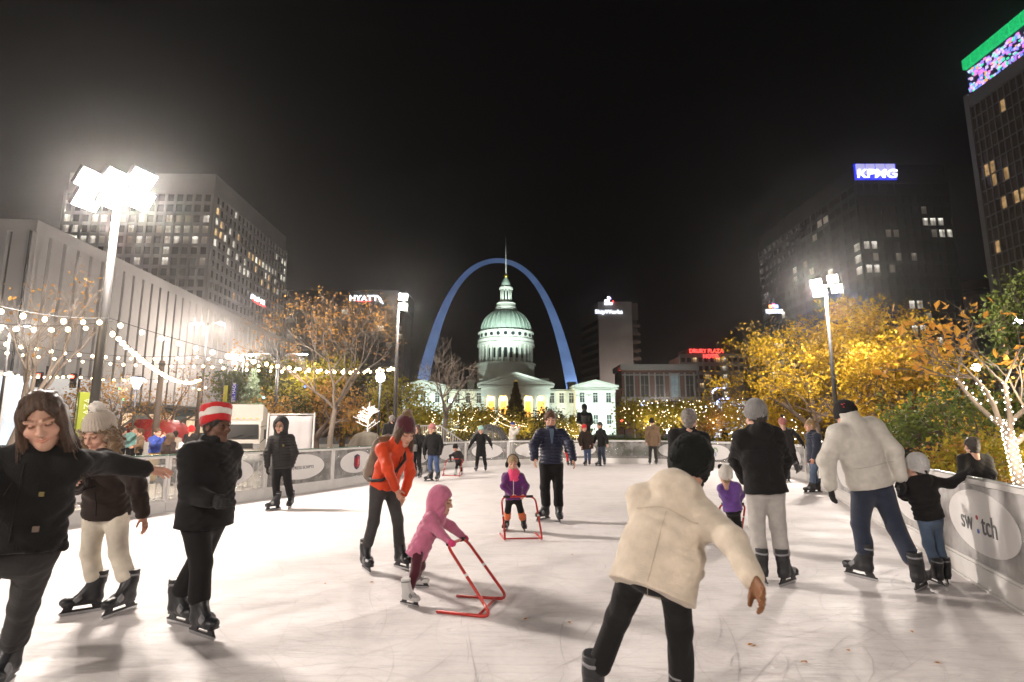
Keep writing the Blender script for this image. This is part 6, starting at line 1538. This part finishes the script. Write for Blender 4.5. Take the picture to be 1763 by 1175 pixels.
B_ = person('woman in an oatmeal bobble hat, brown jacket and cream trousers', 4.9, .95, (170,748), (181,786), (183,882), 2,
    [(236,836,-1,246,884,-1),(132,838,-1,131,832,-1)], [(208,1056,-12),(146,1056,-52)], J(f_dkbr, hem=.02, bulk=1.06, ch=.02), Tm(f_white), pitch=24, hyaw=-6, hat=[('beanie',f_oat,(0,.012,.02),'bobble_hat',1),('ball',f_whitef,T_((0,.045,.20)) @ Matrix.Scale(.9,4),'bobble',1),('fur',f_tanf,(0,-.01,-.02),'fur_hood',1)], hair=[('short',h_brown)], vox=.009, smile=True, group=SKG, hands='relaxed', pdy=.10, ndy=-.05, hemleg=.36, legw=1.06)
B_['jo'].name = 'jacket'
C_ = person('boy in a red and white tall hat and black jacket facing sideways', 4.55, .97, (374,735), (366,766), (353,890), 66,
    [(398,800,1,404,817,-1),(329,850,-1,364,862,-1)], [(308,1076,62),(346,1096,58)], J(f_black, hem=.07, bulk=1.22, waist=.18, hemw=.195, fold=.011), Tm(f_black), tone='dark', hyaw=72, pitch=0, hat=[('tall',f_red,T_((0,.008,.01)) @ Matrix.Rotation(R(-10),4,'X') @ Matrix.Rotation(R(9),4,'Y'),'red_hat',1)], hair=[('short',h_dark)], glove=g_black, vox=.009, smile=True, group=SKG, legw=1.15, hemleg=.26, hs=1.02)
# white band on the red hat
fb_ = Field((-.15,-.15,.0),(.15,.16,.2), .006); fb_.put(econe((0,.014,.072),(0,.017,.112),(.1035,.1185),(.1055,.1185),(1,0,0), True),0); fb_.warp(folds(1,.006,20)); V, Q = fb_.mesh(); tmesh('hat_band', xf(V, C_['HM'] @ T_((0,.008,.01)) @ Matrix.Rotation(R(-10),4,'X') @ Matrix.Rotation(R(9),4,'Y')), Q, f_whitef, C_['o'])
D_ = person('bespectacled man in a dark hooded quilted jacket standing by the barrier', 11.1, 1.0, (483,734), (484,750), (485,805), 4,
    [(508,780,-1,501,803,-1),(460,780,-1,460,803,-1)], [(499,877,12),(471,879,-32)], J(f_char, hem=.02, bulk=1.02), Tm(f_black), hat=[('hood',f_char,None,'hood',1)], glove=g_black, vox=.011, quilt=(.055,.008), group=SKG, hemleg=.26, tone='fair')
gm = MB(); 
for s_ in (-1,1): gm.tube([(s_*.033+.022*math.cos(2*math.pi*k/14), -.108, .006+.017*math.sin(2*math.pi*k/14)) for k in range(14)], .0028, 5, closed=True)
gm.tube([(-.012,-.110,.008),(.012,-.110,.008)], .0028, 5); gm.v = [tuple(D_['HM'] @ Vector(p)) for p in gm.v]; gm.build('glasses', m_fix, D_['o'])
E_ = person('woman in an orange jacket and maroon beanie leaning forward on her skates', 6.35, .94, (697,745), (682,766), (661,838), 48,
    [(706,815,1,695,852,-1),(667,805,-1,686,852,-1)], [(692,980,46),(630,984,30)], J(f_orange, hem=.0, bulk=.97, fold=.007, ch=.06), Tm(f_char2), hyaw=40, pitch=28, hat=[('beanie',f_maroon,(0,.008,.012),'beanie',2),('ball',f_tanf,T_((0,.055,.185)) @ Matrix.Scale(.85,4),'pompom',1)], hair=[('long',h_brown)], vox=.010, group=SKG, legw=.93, hemleg=.32, ndy=-.04)
F_ = person('small child in a pink hooded fleece pushing a red skating frame', 5.4, .56, (760,864), (750,886), (722,944), 80,
    [(778,908,1,795,922,1),(757,917,-1,772,931,-1)], [(719,1012,84),(704,1043,58)], J(f_pink, hem=.12, bulk=1.12, hemw=.20, fold=.012), Tm(f_plum), hyaw=82, pitch=12, hs=.92, hat=[('hood',f_pink,T_((0,.0,0)) @ Matrix.Scale(.93,4),'hood',2)], hair=[('short',h_blond)], hands='grip', glove=g_pink, vox=.008, sk='white', group=SKG)
G_p = person('child in a purple jacket with black ear muffs and a pink neck warmer', 8.65, .62, (883,799), (884,816), (884,856), 0,
    [(906,838,-1,902,852,-1),(867,838,-1,881,852,-1)], [(902,915,6),(871,914,-18)], J(f_purple, hem=.05, bulk=1.15, fold=.01), Tm(f_black), pitch=4, hs=.97, hair=[('short',h_blond)], hands='grip', vox=.009, group=SKG)
HMg = G_p['HM']; em = MB(); em.tube([HMg @ Vector((.098*math.cos(R(-8+196*k/14)), .0, .012+.135*math.sin(R(-8+196*k/14)))) for k in range(15)], .009, 6); hb_ = em.build('ear_muff_band', m_fix, G_p['o'], True)
for s_ in (-1,1):
    fb_ = Field((-.06,-.06,-.06),(.06,.06,.06), .006); fb_.put(ell((0,0,0),(.026,.045,.048)),0); V, Q = fb_.mesh(); tmesh('ear_pad', xf(V, HMg @ T_((s_*.095,0,-.012))), Q, f_black2, hb_)
fb_ = Field((-.16,-.16,-.12),(.16,.16,.1), .008); fb_.put(econe((0,.0,-.06),(0,.0,.03),(.115,.105),(.092,.095),(1,0,0)),0); fb_.put(cone((0,0,0),(0,0,.12),.055,.07),.01,'sub'); fb_.warp(folds(4,.008,60,(0,0,1))); V, Q = fb_.mesh(); tmesh('neck_warmer', xf(V, T_(G_p['N']+Vector((0,-.005,-.005))) @ Matrix.Scale(.92,4)), Q, f_hotp, G_p['o'])
for i in range(2):
    fb_ = Field(np.minimum(v3(G_p['kn'][i]),v3(G_p['an'][i]))-.08, np.maximum(v3(G_p['kn'][i]),v3(G_p['an'][i]))+.08, .009); a, b = G_p['an'][i], G_p['kn'][i]
    fb_.put(cone(a.lerp(b,.38), a.lerp(b,.80), .054, .050),0); fb_.warp(folds(i,.004,60,(0,0,1))); V, Q = fb_.mesh(); tmesh('leg_warmer', V, Q, f_ork, G_p['o'])
H_ = person('man in a navy puffer jacket and black trousers looking down', 9.7, 1.04, (948,723), (949,741), (949,800), 0,
    [(981,767,-1,987,791,-1),(919,767,-1,920,790,-1)], [(963,900,0),(936,897,-44)], J(f_navy, hem=-.01, bulk=1.04, sleeve=1.2, fold=.004, ch=.05), Tm(f_black), pitch=13, hair=[('short',h_aub)], vox=.009, quilt=(.052,.012), group=SKG, tone='fair', hemleg=.24, legw=1.12)
sh_ = MB(); 
V_ = [H_['N']+H_['fwd']*.145+Vector(q) for q in ((-.035,0,-.04),(.035,0,-.04),(.012,.0,-.22),(-.012,0,-.22),(-.035,.05,.02),(.035,.05,.02))]
sh_.add(V_, [(0,1,2,3),(4,5,1,0)]); fbs = sh_.build('shirt_front', f_denim2, H_['o'])
sd = fbs.modifiers.new('t','SOLIDIFY'); sd.thickness = .012
I_ = person('person in a cream hooded fleece, black hat and black leggings skating away, leaning forward', 3.0, .96, (1192,795), (1165,843), (1131,975), 160,
    [(1112,925,1,1120,985,1),(1262,932,-1,1297,998,-1)], [(1022,1232,175),(1180,1258,155)], J(f_cream, drop=.105, hem=.13, bulk=1.04, hemw=.21, waist=.19, fold=.0075, ff=13, hood='down'), Tm(f_black), hyaw=140, pitch=22, hat=[('fuzzy',f_grn,T_((0,.0,-.005)) @ Matrix.Scale(1.06,4),'fleece_hat',3)], hair=[('short',h_dark)], hands='glove', glove=g_brown, vox=.008, tone='tan', group=SKG, pdy=-.12, legw=.9, sw=.155, hs=.93)
J_ = person('man in a black jacket, grey beanie and grey sweatpants seen from behind', 5.9, .985, (1301,719), (1304,741), (1317,838), 178,
    [(1267,792,1,1283,828,1),(1351,792,1,1346,822,1)], [(1309,1003,182),(1356,1007,128)], J(f_black, hem=.06, bulk=1.14, hemw=.20, hood='down', fold=.0075), Tm(f_grey), hyaw=185, pitch=8, hat=[('beanie',f_bgrey,(0,.005,.005),'beanie',1)], hair=[('short',h_dark)], vox=.009, group=SKG, legw=1.10, hemleg=.30, glove=g_black)
K_ = person('big man in an off-white jacket and dark jeans skating away, bent forward', 5.95, 1.02, (1458,719), (1468,729), (1500,838), 184,
    [(1421,798,1,1431,845,1),(1556,797,1,1553,830,1)], [(1484,996,205),(1586,1016,128)], J(f_offw, hem=.0, bulk=1.16, sleeve=1.10, fold=.0058, ff=15, chest=.19, waist=.185, hemw=.175, ch=.10), Tm(f_denim), hyaw=186, pitch=30, hat=[('beanie',f_black,None,'knit_cap',1)], hair=[('short',h_dark)], vox=.009, group=SKG, legw=1.16, glove=g_black, sw=.20, hemleg=.27, hdy=.10)
V, Q = hat_mesh('ball', 1); tmesh('cap_patch', xf(V, K_['HM'] @ T_((0,.095,.075)) @ Matrix.Diagonal((1.2,.5,.55,1))), Q, f_red, K_['o'])
L_ = person('child in a pale grey beanie and black jacket holding on to the barrier', 5.85, .67, (1577,807), (1582,824), (1600,890), 188,
    [(1556,852,1,1549,838,1),(1635,833,1,1661,817,1)], [(1612,1007,176),(1630,1005,150)], J(f_black, hem=.02, bulk=1.12, fold=.012, ch=.15, hood='down'), Tm(f_denim2), hyaw=195, pitch=4, hs=.96, hat=[('beanie',f_lgrey,T_((0,.005,.0)) @ Matrix.Scale(1.03,4),'beanie',2)], hair=[('short',h_dark)], glove=g_black, hands='grip', vox=.009, group=SKG, legw=1.0)
M_p = person('child in a panda hat and violet jacket with a red skating frame', 8.0, .58, (1249,820), (1254,834), (1262,877), 172,
    [(1243,853,1,1250,867,1),(1277,852,1,1272,866,1)], [(1262,924,178),(1273,925,170)], J(f_viol, hem=.03, bulk=1.15), Tm(f_black), hs=.93, pitch=0, hat=[('beanie',f_whitef,T_((0,.005,.0)) @ Matrix.Scale(1.05,4),'panda_hat',2),('ball',f_black2,T_((.075,.01,.14)) @ Matrix.Scale(.62,4),'panda_ear',2),('ball',f_black2,T_((-.075,.01,.14)) @ Matrix.Scale(.62,4),'panda_ear',2)], hair=[('short',h_blond)], hands='grip', vox=.011, group=SKG)
N_p = person('woman in a long black coat and mint hat gliding with arms out', 21, .93, (828,741.5), (828,748), (828,775), 0,
    [(842,757,-1,847,770,-1),(813,761,-1,807,772,-1)], [(836,812,4),(820,812,-10)], J(f_black, hem=.26, bulk=1.02, hemw=.21), Tm(f_black), hat=[('beanie',f_mint,None,'beanie',2)], hair=[('short',h_brown)], glove=g_black, vox=.016, group=SKG)
O_ = person('skater in a black jacket, rose beanie and blue jeans by the rail', 17.2, .97, (744,739.5), (746,749), (747,782), -12,
    [(760,768,-1,757,782,-1),(731,769,-1,731,783,-1)], [(753,829,-8),(739,829,-52)], J(f_black, hem=.03, bulk=1.08), Tm(f_denim3), hat=[('beanie',f_rose,None,'beanie',2)], hair=[('short',h_brown)], glove=g_black, vox=.014, group=SKG)
P_p = person('woman with long brown hair in dark clothes behind the orange jacket', 18.4, .94, (718,740), (720,749), (717,781), -22,
    [(731,764,-1,740,770,1),(706,767,-1,708,781,-1)], [(723,823,-10),(712,822,-44)], J(f_black, hem=.06, bulk=1.05), Tm(f_black), hair=[('long',h_brown)], vox=.015, group=SKG)
Q_ = person('small child in a teal mask and dark coat with a red skating frame', 19.3, .56, (784,772), (786,779), (790,796), -8,
    [(796,786,-1,797,795,-1),(775,785,-1,776,794,-1)], [(795,818,-2),(784,819,-14)], J(f_char, hem=.05, bulk=1.12), Tm(f_black), hs=.92, hat=[('beanie',f_black,None,'beanie',2)], pitch=18, glove=g_black, hands='grip', vox=.013, sk='white', group=SKG)
R_p = person('woman in a dark patterned poncho and red hat near the far glass', 24, .95, (1006,738), (1007,745), (1011,770), 5,
    [(1019,757,-1,1017,766,-1),(998,757,-1,1000,767,-1)], [(1015,802,-8),(1008,802,-30)], J(f_dkbr, hem=.10, bulk=1.12, hemw=.25, waist=.22, sleeve=1.2), Tm(f_denim3), hat=[('beanie',f_red,None,'beanie',1)], vox=.017, group=SKG)
S_p = person('man in a black jacket and dark jeans near the far glass', 24, 1.02, (1032,733), (1034,741), (1036,768), -58,
    [(1044,754,-1,1046,764,-1),(1026,753,1,1022,764,1)], [(1041,803,-10),(1031,803,-62)], J(f_black, hem=.02, bulk=1.08), Tm(f_denim), hair=[('short',h_dark)], hyaw=-70, vox=.017, group=SKG)
T_p = person('man in a brown hooded jacket facing away at the far glass', 25, 1.05, (1122,727), (1124,735), (1124,766), 172,
    [(1113,752,1,1113,765,1),(1135,752,1,1135,765,1)], [(1119,800,175),(1130,800,178)], J(f_brownj, hem=.05, bulk=1.18, hood='down'), Tm(f_char), hat=[('beanie',f_dkbr,None,'beanie',1)], vox=.017, group=SKG)
U_ = person('grey-haired man in a black jacket behind the cream fleece', 7.5, 1.03, (1187,724), (1186,744), (1183,828), 165,
    [(1160,792,1,1165,830,1),(1212,790,1,1210,828,1)], [(1172,934,170),(1194,935,160)], J(f_black, hem=.04, bulk=1.12), Tm(f_char), hair=[('short',h_grey)], hyaw=150, vox=.013, group=SKG)
V_p = person('man in a dark vest and jeans standing sideways by the boards', 13.8, 1.0, (1394,733), (1399,746), (1403,793), -86,
    [(1406,771,-1,1400,792,-1),(1398,770,1,1392,790,1)], [(1396,850,-84),(1405,849,-88)], J(f_denim, hem=.06, bulk=1.12), Tm(f_denim2), hair=[('short',h_blond)], hyaw=-92, vox=.013, group=SKG)
W_p = person('skater in a dark jacket and pom hat with one leg kicked out', 17.2, 1.03, (1347,729), (1350,740), (1358,779), 176,
    [(1341,757,1,1344,770,1),(1372,750,1,1381,763,1)], [(1356,830,180),(1376,813,120,17.0,20)], J(f_char, hem=.02, bulk=1.1), Tm(f_black), hat=[('beanie',f_rose,None,'beanie',2),('ball',f_black2,T_((0,.03,.20)) @ Matrix.Scale(.8,4),'pompom',1)], vox=.014, glove=g_black, group=SKG)
X_p = person('skater in red and black mostly hidden behind the navy puffer jacket', 24.4, .82, (974,748), (975,754), (978,778), 20,
    [(984,764,-1,985,775,-1),(968,765,-1,969,776,-1)], [(985,802,30),(978,802,10)], J(f_black, hem=.02), Tm(f_red), hat=[('beanie',f_black,None,'beanie',1)], vox=.018, group=SKG)
# ---- onlookers outside the rink
OUT = 'onlookers outside the rink'
def onlooker(label, px, py_top, Y, yaw, jm, tm, hat=None, hair=None, pose='hang', zg=-.012, vox=.018, hs=None, tone='fair', name='person', **kw):
    top = at(px, py_top, Y); H = top.z-zg; s = H/1.735
    ps = R(yaw); fr = Vector((math.sin(ps),-math.cos(ps),0)); sd_ = Vector((math.cos(ps),math.sin(ps),0)); B0 = Vector((top.x, Y, zg))
    def pj(p): 
        x, y, z = p.x, p.y, p.z-CAM_H; fw_ = CP*y+SP*z; up_ = -SP*y+CP*z; return (CX+F_PX*x/fw_, CY-F_PX*up_/fw_)
    lv = lambda f_, s_, z: B0+fr*f_*s+sd_*s_*s+Vector((0,0,z*s))
    ar = []
    for i, q in enumerate((1,-1)):
        if pose == 'hang': e, w_ = lv(-.02,q*.22,1.16), lv(.05,q*.22,.92)
        elif pose == 'photo': e, w_ = lv(.16,q*.22,1.25), lv(.30,q*.07,1.48)
        else: e, w_ = lv(.02,q*.22,1.16), lv(.22,q*.10,1.08)
        sg = lambda a, b: 1 if a.y > b.y else -1
        ar.append((*pj(e), sg(e, lv(0,q*.19,1.42)), *pj(w_), sg(w_, e)))
    ft = [(*pj(lv(0,q*.09,0)), yaw+q*8, Y+0) for q in (1,-1)]
    G0 = [lv(.02,q*.09,0) for q in (1,-1)]
    ft = [(*pj(g), yaw+q*8, g.y) for g, q in zip(G0,(1,-1))]
    r = person(label, Y, s, pj(lv(.02,0,1.615)), pj(lv(-.01,0,1.47)), pj(lv(0,0,.98)), yaw, ar, ft, jm, tm, hat=hat, hair=hair, sk='shoe', vox=vox, zg=zg, hemleg=.06, group=OUT if name == 'person' else None, hs=hs, tone=tone, name=name, **kw)
    return r
onlooker('person in a grey jacket by the street, back turned', 213, 738, 22, 170, J(f_bgrey, hem=.05), Tm(f_black), hair=[('short',h_dark)])
onlooker('person in a teal jacket lifting a phone by the street', 230, 735, 20.5, 60, J(f_teal, hem=.02, bulk=1.1), Tm(f_black), hair=[('short',h_brown)], pose='photo')
onlooker('person in a tan patterned coat by the street', 243, 741, 20, -40, J(f_tanf, hem=.15), Tm(f_black), hair=[('short',h_aub)], pose='front')
onlooker('person in a blue jacket and mustard trousers taking a picture', 271, 739, 16.5, 70, J(f_blue, hem=.0, bulk=1.1), Tm(f_must), hair=[('short',h_brown)], pose='photo', vox=.015)
onlooker('person with long brown hair in a brown coat behind the glass', 293, 748, 15.6, 165, J(f_dkbr, hem=.12, bulk=1.05), Tm(f_black), hair=[('long',h_brown)], vox=.015)
onlooker('person in a red hat and dark coat by the black counter', 330, 736, 19.5, 172, J(f_char, hem=.08, bulk=1.1), Tm(f_black), hat=[('beanie',f_red,None,'beanie',2)], pose='front')
onlooker('person in a striped jacket beside the counter', 303, 744, 21, -150, J(f_oat, hem=.02), Tm(f_black), hair=[('short',h_dark)])
onlooker('photographer in a white jacket and blue cap behind the far barrier', 882, 728, 28, 75, J(f_whitef, hem=.0, bulk=1.1), Tm(f_lgrey), hat=[('cap',f_blue,None,'cap',1)], pose='photo')
onlooker('grey-haired man in a black coat behind the barrier by the mound', 675, 716, 21, 175, J(f_black, hem=.1, bulk=1.12), Tm(f_black), hair=[('short',h_grey)])
onlooker('dark-clad walker on the far path by the kiosk, the taller of two', 1247, 738, 44, 172, J(f_black, hem=.05), Tm(f_denim2), hair=[('short',h_dark)], vox=.025)
onlooker('dark-clad walker on the far path by the kiosk, the shorter of two', 1264, 742, 44, 176, J(f_dkbr, hem=.05), Tm(f_black), hair=[('short',h_brown)], vox=.025)
onlooker('curly-haired person in a dark jacket seen over the right barrier', 1673, 757, 9.2, 172, J(f_black, hem=.05, bulk=1.12), Tm(f_black), hair=[('short',h_dark)], vox=.012, zg=-.30)
# bronze statue on its plinth
zs0 = at(1006,758,42).z; st_ = onlooker('dark bronze statue of a standing man on a plinth before the courthouse', 1006, 697, 42, 5, J(m_brz, hem=.12, bulk=1.1), Tm(m_brz), hair=[('short',m_brz)], pose='front', zg=-.55, vox=.045, hs=2.35, name='bronze_statue', cat='statue')
st_['o'].data.materials[0] = m_brz
for c in st_['o'].children:
    if c.name.startswith('shoe'): c.data = c.data.copy(); c.data.materials[0] = m_brz
b = MB(); b.box((0,0,-.20),(1.9,1.9,.38)); b.box((0,0,-.03),(1.6,1.6,.06)); b.build('plinth', m_stone2, st_['o'], bevel=.02)
# ---- red skating frames
m_redt = mat('frame_red', (.50,.025,.018), .4, .08, 10, coat=.2); m_grip = mat('frame_grip', (.015,.015,.016), .7, .1, 10)
def bendpath(P, r=.07, n=5):
    out = [Vector(P[0])]
    for i in range(1, len(P)-1):
        a, b, c = Vector(P[i-1]), Vector(P[i]), Vector(P[i+1]); p = b+(a-b).normalized()*min(r,(a-b).length*.45); q = b+(c-b).normalized()*min(r,(c-b).length*.45)
        for k in range(n+1): t = k/n; out.append(p.lerp(b,t).lerp(b.lerp(q,t),t))
    out.append(Vector(P[-1])); return out
def skate_aid(label, hL, hR, fL, fR, bL, bR):
    """hL/hR handle ends, fL/fR front bottom corners, bL/bR rear runner ends (world points)"""
    O = (fL+fR)/2; O.z = 0; o = empty('skating_frame', O, 0, label, 'skating frame', 'red skating frames on the ice')
    L3 = [p-O for p in (bL,fL,hL,hR,fR,bR)]
    b = MB(); b.tube(bendpath(L3, .10), .0135, 10); b.build('tube_frame', m_redt, o, True)
    a = L3[1].lerp(L3[0],.25); c = L3[4].lerp(L3[5],.25); b = MB(); b.tube([a,c], .011, 8); b.build('cross_bar', m_redt, o, True)
    for t0, t1 in ((.06,.26),(.74,.94)): b = MB(); b.tube([L3[2].lerp(L3[3],t0), L3[2].lerp(L3[3],t1)], .019, 10); b.build('grip', m_grip, o, True)
    for i, j in ((2,1),(3,4)): 
        c = L3[i].lerp(L3[j],.45); d = (L3[j]-L3[i]).normalized(); b = MB(); b.tube([c-d*.012, c+d*.012], .016, 10); b.build('joint_ring', m_white, o, True)
    return o
zt0 = .016
def aid_from(label, hl, hr, Yh, fl, fr_, bl2, br2):
    G2 = lambda p: gnd(p[0],p[1],zt0)
    return skate_aid(label, at(hl[0],hl[1],Yh[0]), at(hr[0],hr[1],Yh[1]), G2(fl), G2(fr_), G2(bl2), G2(br2))
aid_from('red tubular skating frame pushed by the child in pink', (769,938), (801,927), (5.15,5.55), (848,1063), (876,1032), (752,1053), (786,1026))
aid_from('red tubular skating frame in front of the child with ear muffs', (863,856), (921,855), (8.25,8.25), (870,931), (934,930), (861,919), (922,918))
aid_from('red tubular skating frame of the child in the panda hat', (1240,868), (1283,868), (8.35,8.35), (1233,914), (1277,914), (1240,940), (1288,941))
aid_from('red tubular skating frame of the small child by the far boards', (769,791), (797,790), (18.6,18.6), (762,820), (790,821), (765,815), (797,815))
# ---- backpack on the orange jacket
N, u, s_ = E_['N'], E_['u'], E_['s']; bk = -E_['fwd']; sd_ = E_['side']; c0 = E_['O']+N+u*.22+bk*.205
m_pack = fab('pack_taupe', (.19,.145,.11), .8, .2, .4, 90)
fb_ = Field(v3((-.25,-.25,-.35)), v3((.25,.25,.35)), .009)
fb_.put(econe(-u*.15, u*.17, (.135,.085),(.150,.105), sd_),0).put(econe(u*.06+bk*.07, u*.17+bk*.07, (.11,.05),(.115,.055), sd_),.02); fb_.warp(folds(8,.006,30)); V, Q = fb_.mesh()
bp_ = tmesh('backpack', V, Q, m_pack); bp_.location = c0; tag(bp_, 'taupe backpack worn over the orange jacket', 'backpack')
b = MB(); 
def pol(*P): return [Vector(p)-c0+E_['O'] for p in P]
ft = E_['fwd']
b.tube(pol(N+u*.06+sd_*.06+bk*.13, N-u*.015+sd_*.09+ft*.02, N+u*.12+ft*.135+sd_*.07, N+u*.26+ft*.155-sd_*.03, N+u*.37+ft*.12-sd_*.14, N+u*.42-sd_*.185, N+u*.42+bk*.13-sd_*.12), .018, 6); b.build('strap', m_grip, bp_, True)
b = MB(); b.tube([-u*.15+bk*.07+sd_*.0, -u*.22+bk*.03, -u*.16-bk*.04], .010, 6); b.build('top_loop', m_grip, bp_, True)
V, Q = hat_mesh('ball', 1); tmesh('fur_trim', xf(V, Matrix.Translation(N-u*.02+bk*.14) @ frame_from(sd_, -u).to_4x4() @ Matrix.Diagonal((2.6,1.2,1.0,1))), Q, f_tanf, E_['o'])
# ---- handbag of the woman behind the rail
hp_ = P_p['O']+P_p['P']+Vector((-.10,-.20,.18)); b = MB(); b.box((0,0,0),(.30,.10,.22)); bg_ = b.build('grey_handbag', fab('bag_grey', (.14,.13,.125)), None, bevel=.02); bg_.location = hp_; tag(bg_, 'grey handbag carried by the long-haired woman in dark clothes', 'handbag')
b = MB(); b.tube([(-.12,0,.1),(-.10,.03,.3),(.0,.06,.52),(.10,.03,.3),(.12,0,.1)], .01, 6); b.build('handle', m_grip, bg_, True)
# small patches on the two workwear fronts
for q, dz_, dx_, m_, wd_ in ((A_, .22, .10, mat('patch_gold', (.16,.125,.03), .6, .1, 10), .024),(A_, .40, .10, mat('patch_tan', (.17,.125,.095), .6, .1, 10), .030),(D_, .20, .085, MATS['patch_gold'], .04)):
    p = q['N']+q['u']*dz_*q['s']+q['side']*dx_*q['s']; d = q['fwd']
    co = q['jo'].data; arr = np.empty(len(co.vertices)*3, np.float32); co.vertices.foreach_get('co', arr); arr = arr.reshape(-1,3)
    rel = arr-v3(p); tt = rel@v3(d); rr_ = np.linalg.norm(rel-np.outer(tt, v3(d)), axis=1); mx_ = tt[rr_ < .05].max() if (rr_ < .05).any() else .15
    M = frame_from(q['side'], -q['u']); b = MB(); b.box(p+d*(mx_+.002), (wd_, .010, wd_), M=M); b.build('patch', m_, q['o'], bevel=.003)
# ---- a few fallen leaves on the ice
lv_ = MB(); rgl = np.random.default_rng(2)
for k, (px, py) in enumerate(((985,955),(980,1072),(1386,1140),(1293,1110),(1300,1112),(1460,1120),(1570,1088),(640,1003),(560,1005),(1290,1110),(1383,1140),(905,1066),(1615,1142))):
    p = gnd(px,py,.006); a_ = rgl.random()*6.28; lf = MB(); lf.add([(-.022,0,0),(0,-.012,.006),(.024,0,.002),(0,.013,.007)], [(0,1,2,3)]); o = lf.build('fallen_leaf', lm_big); o.location = p; o.rotation_euler = (0,0,a_); tag(o, 'small dry orange leaf lying on the ice', 'leaf', 'fallen leaves on the ice')

# ---- seams, zips and pockets laid on the garments
def on_cloth(q, pts, sgn, r, m, name, off=.001):
    co = q['jo'].data; arr = np.empty(len(co.vertices)*3, np.float32); co.vertices.foreach_get('co', arr); arr = arr.reshape(-1,3)
    d = v3(q['fwd'])*sgn; out = []
    for (du, ds) in pts:
        p = v3(q['N']+q['u']*du*q['s']+q['side']*ds*q['s']); rel = arr-p; tt = rel@d; lat = np.linalg.norm(rel-np.outer(tt,d), axis=1)
        k = np.argsort(lat)[:14]; best = k[np.argmax(tt[k])]; out.append(Vector(p + d*(tt[best]+off)))
    b = MB(); b.tube(catmull(out, 3, False)+[out[-1]], r, 5); return b.build(name, m, q['o'], True)
m_zip = mat('zip_metal', (.35,.34,.33), .35, .1, 10, metal=.7); m_seam = mat('seam_dark', (.006,.006,.006), .9, .1, 10); m_seamc = fab('seam_cream', (.48,.39,.29)); m_seamw = fab('seam_offwhite', (.38,.36,.32))
ln_ = lambda a, b, s_, n=9: [(a+(b-a)*k/(n-1), s_) for k in range(n)]
on_cloth(G_p, ln_(.10,.47,.0), 1, .006, m_white, 'zip'); on_cloth(B_, ln_(.06,.50,.01), 1, .004, m_seam, 'zip'); on_cloth(A_, ln_(.06,.46,.0), 1, .004, m_seam, 'zip'); on_cloth(D_, ln_(.06,.50,.0), 1, .005, m_seam, 'zip')
on_cloth(I_, [(.17+.015*math.cos(k*.6), -.16+.032*k) for k in range(11)], -1, .0018, m_seamc, 'yoke_seam'); on_cloth(I_, ln_(.17,.58,.0), -1, .0016, m_seamc, 'back_seam')
on_cloth(K_, [(.43, -.19+.038*k) for k in range(11)], -1, .003, m_seamw, 'waistband_seam')
on_cloth(J_, [(.20, -.16+.032*k) for k in range(11)], -1, .004, m_seam, 'yoke_seam'); on_cloth(J_, ln_(.20,.54,.0), -1, .004, m_seam, 'back_seam')
on_cloth(E_, ln_(.10,.44,.02), 1, .004, m_seam, 'zip')
# ================================================================== added haze volume that stands in for lens glare round the lamps
hz_ = MB(); hz_.span((-260,-40,-1.2),(260,700,205)); ho = hz_.build('haze', None); ho.data.materials.clear()
mh = bpy.data.materials.new('haze'); mh.use_nodes = True; N = mh.node_tree.nodes; L = mh.node_tree.links
N.remove(N['Principled BSDF']); pv = N.new('ShaderNodeVolumePrincipled'); pv.inputs['Color'].default_value = (.95,.93,.92,1); pv.inputs['Density'].default_value = .00062; pv.inputs['Anisotropy'].default_value = .90
L.new(pv.outputs[0], N['Material Output'].inputs['Volume']); ho.data.materials.append(mh); tag(ho, 'thin added haze standing in for lens glare around the lamps', 'haze', kind='stuff')
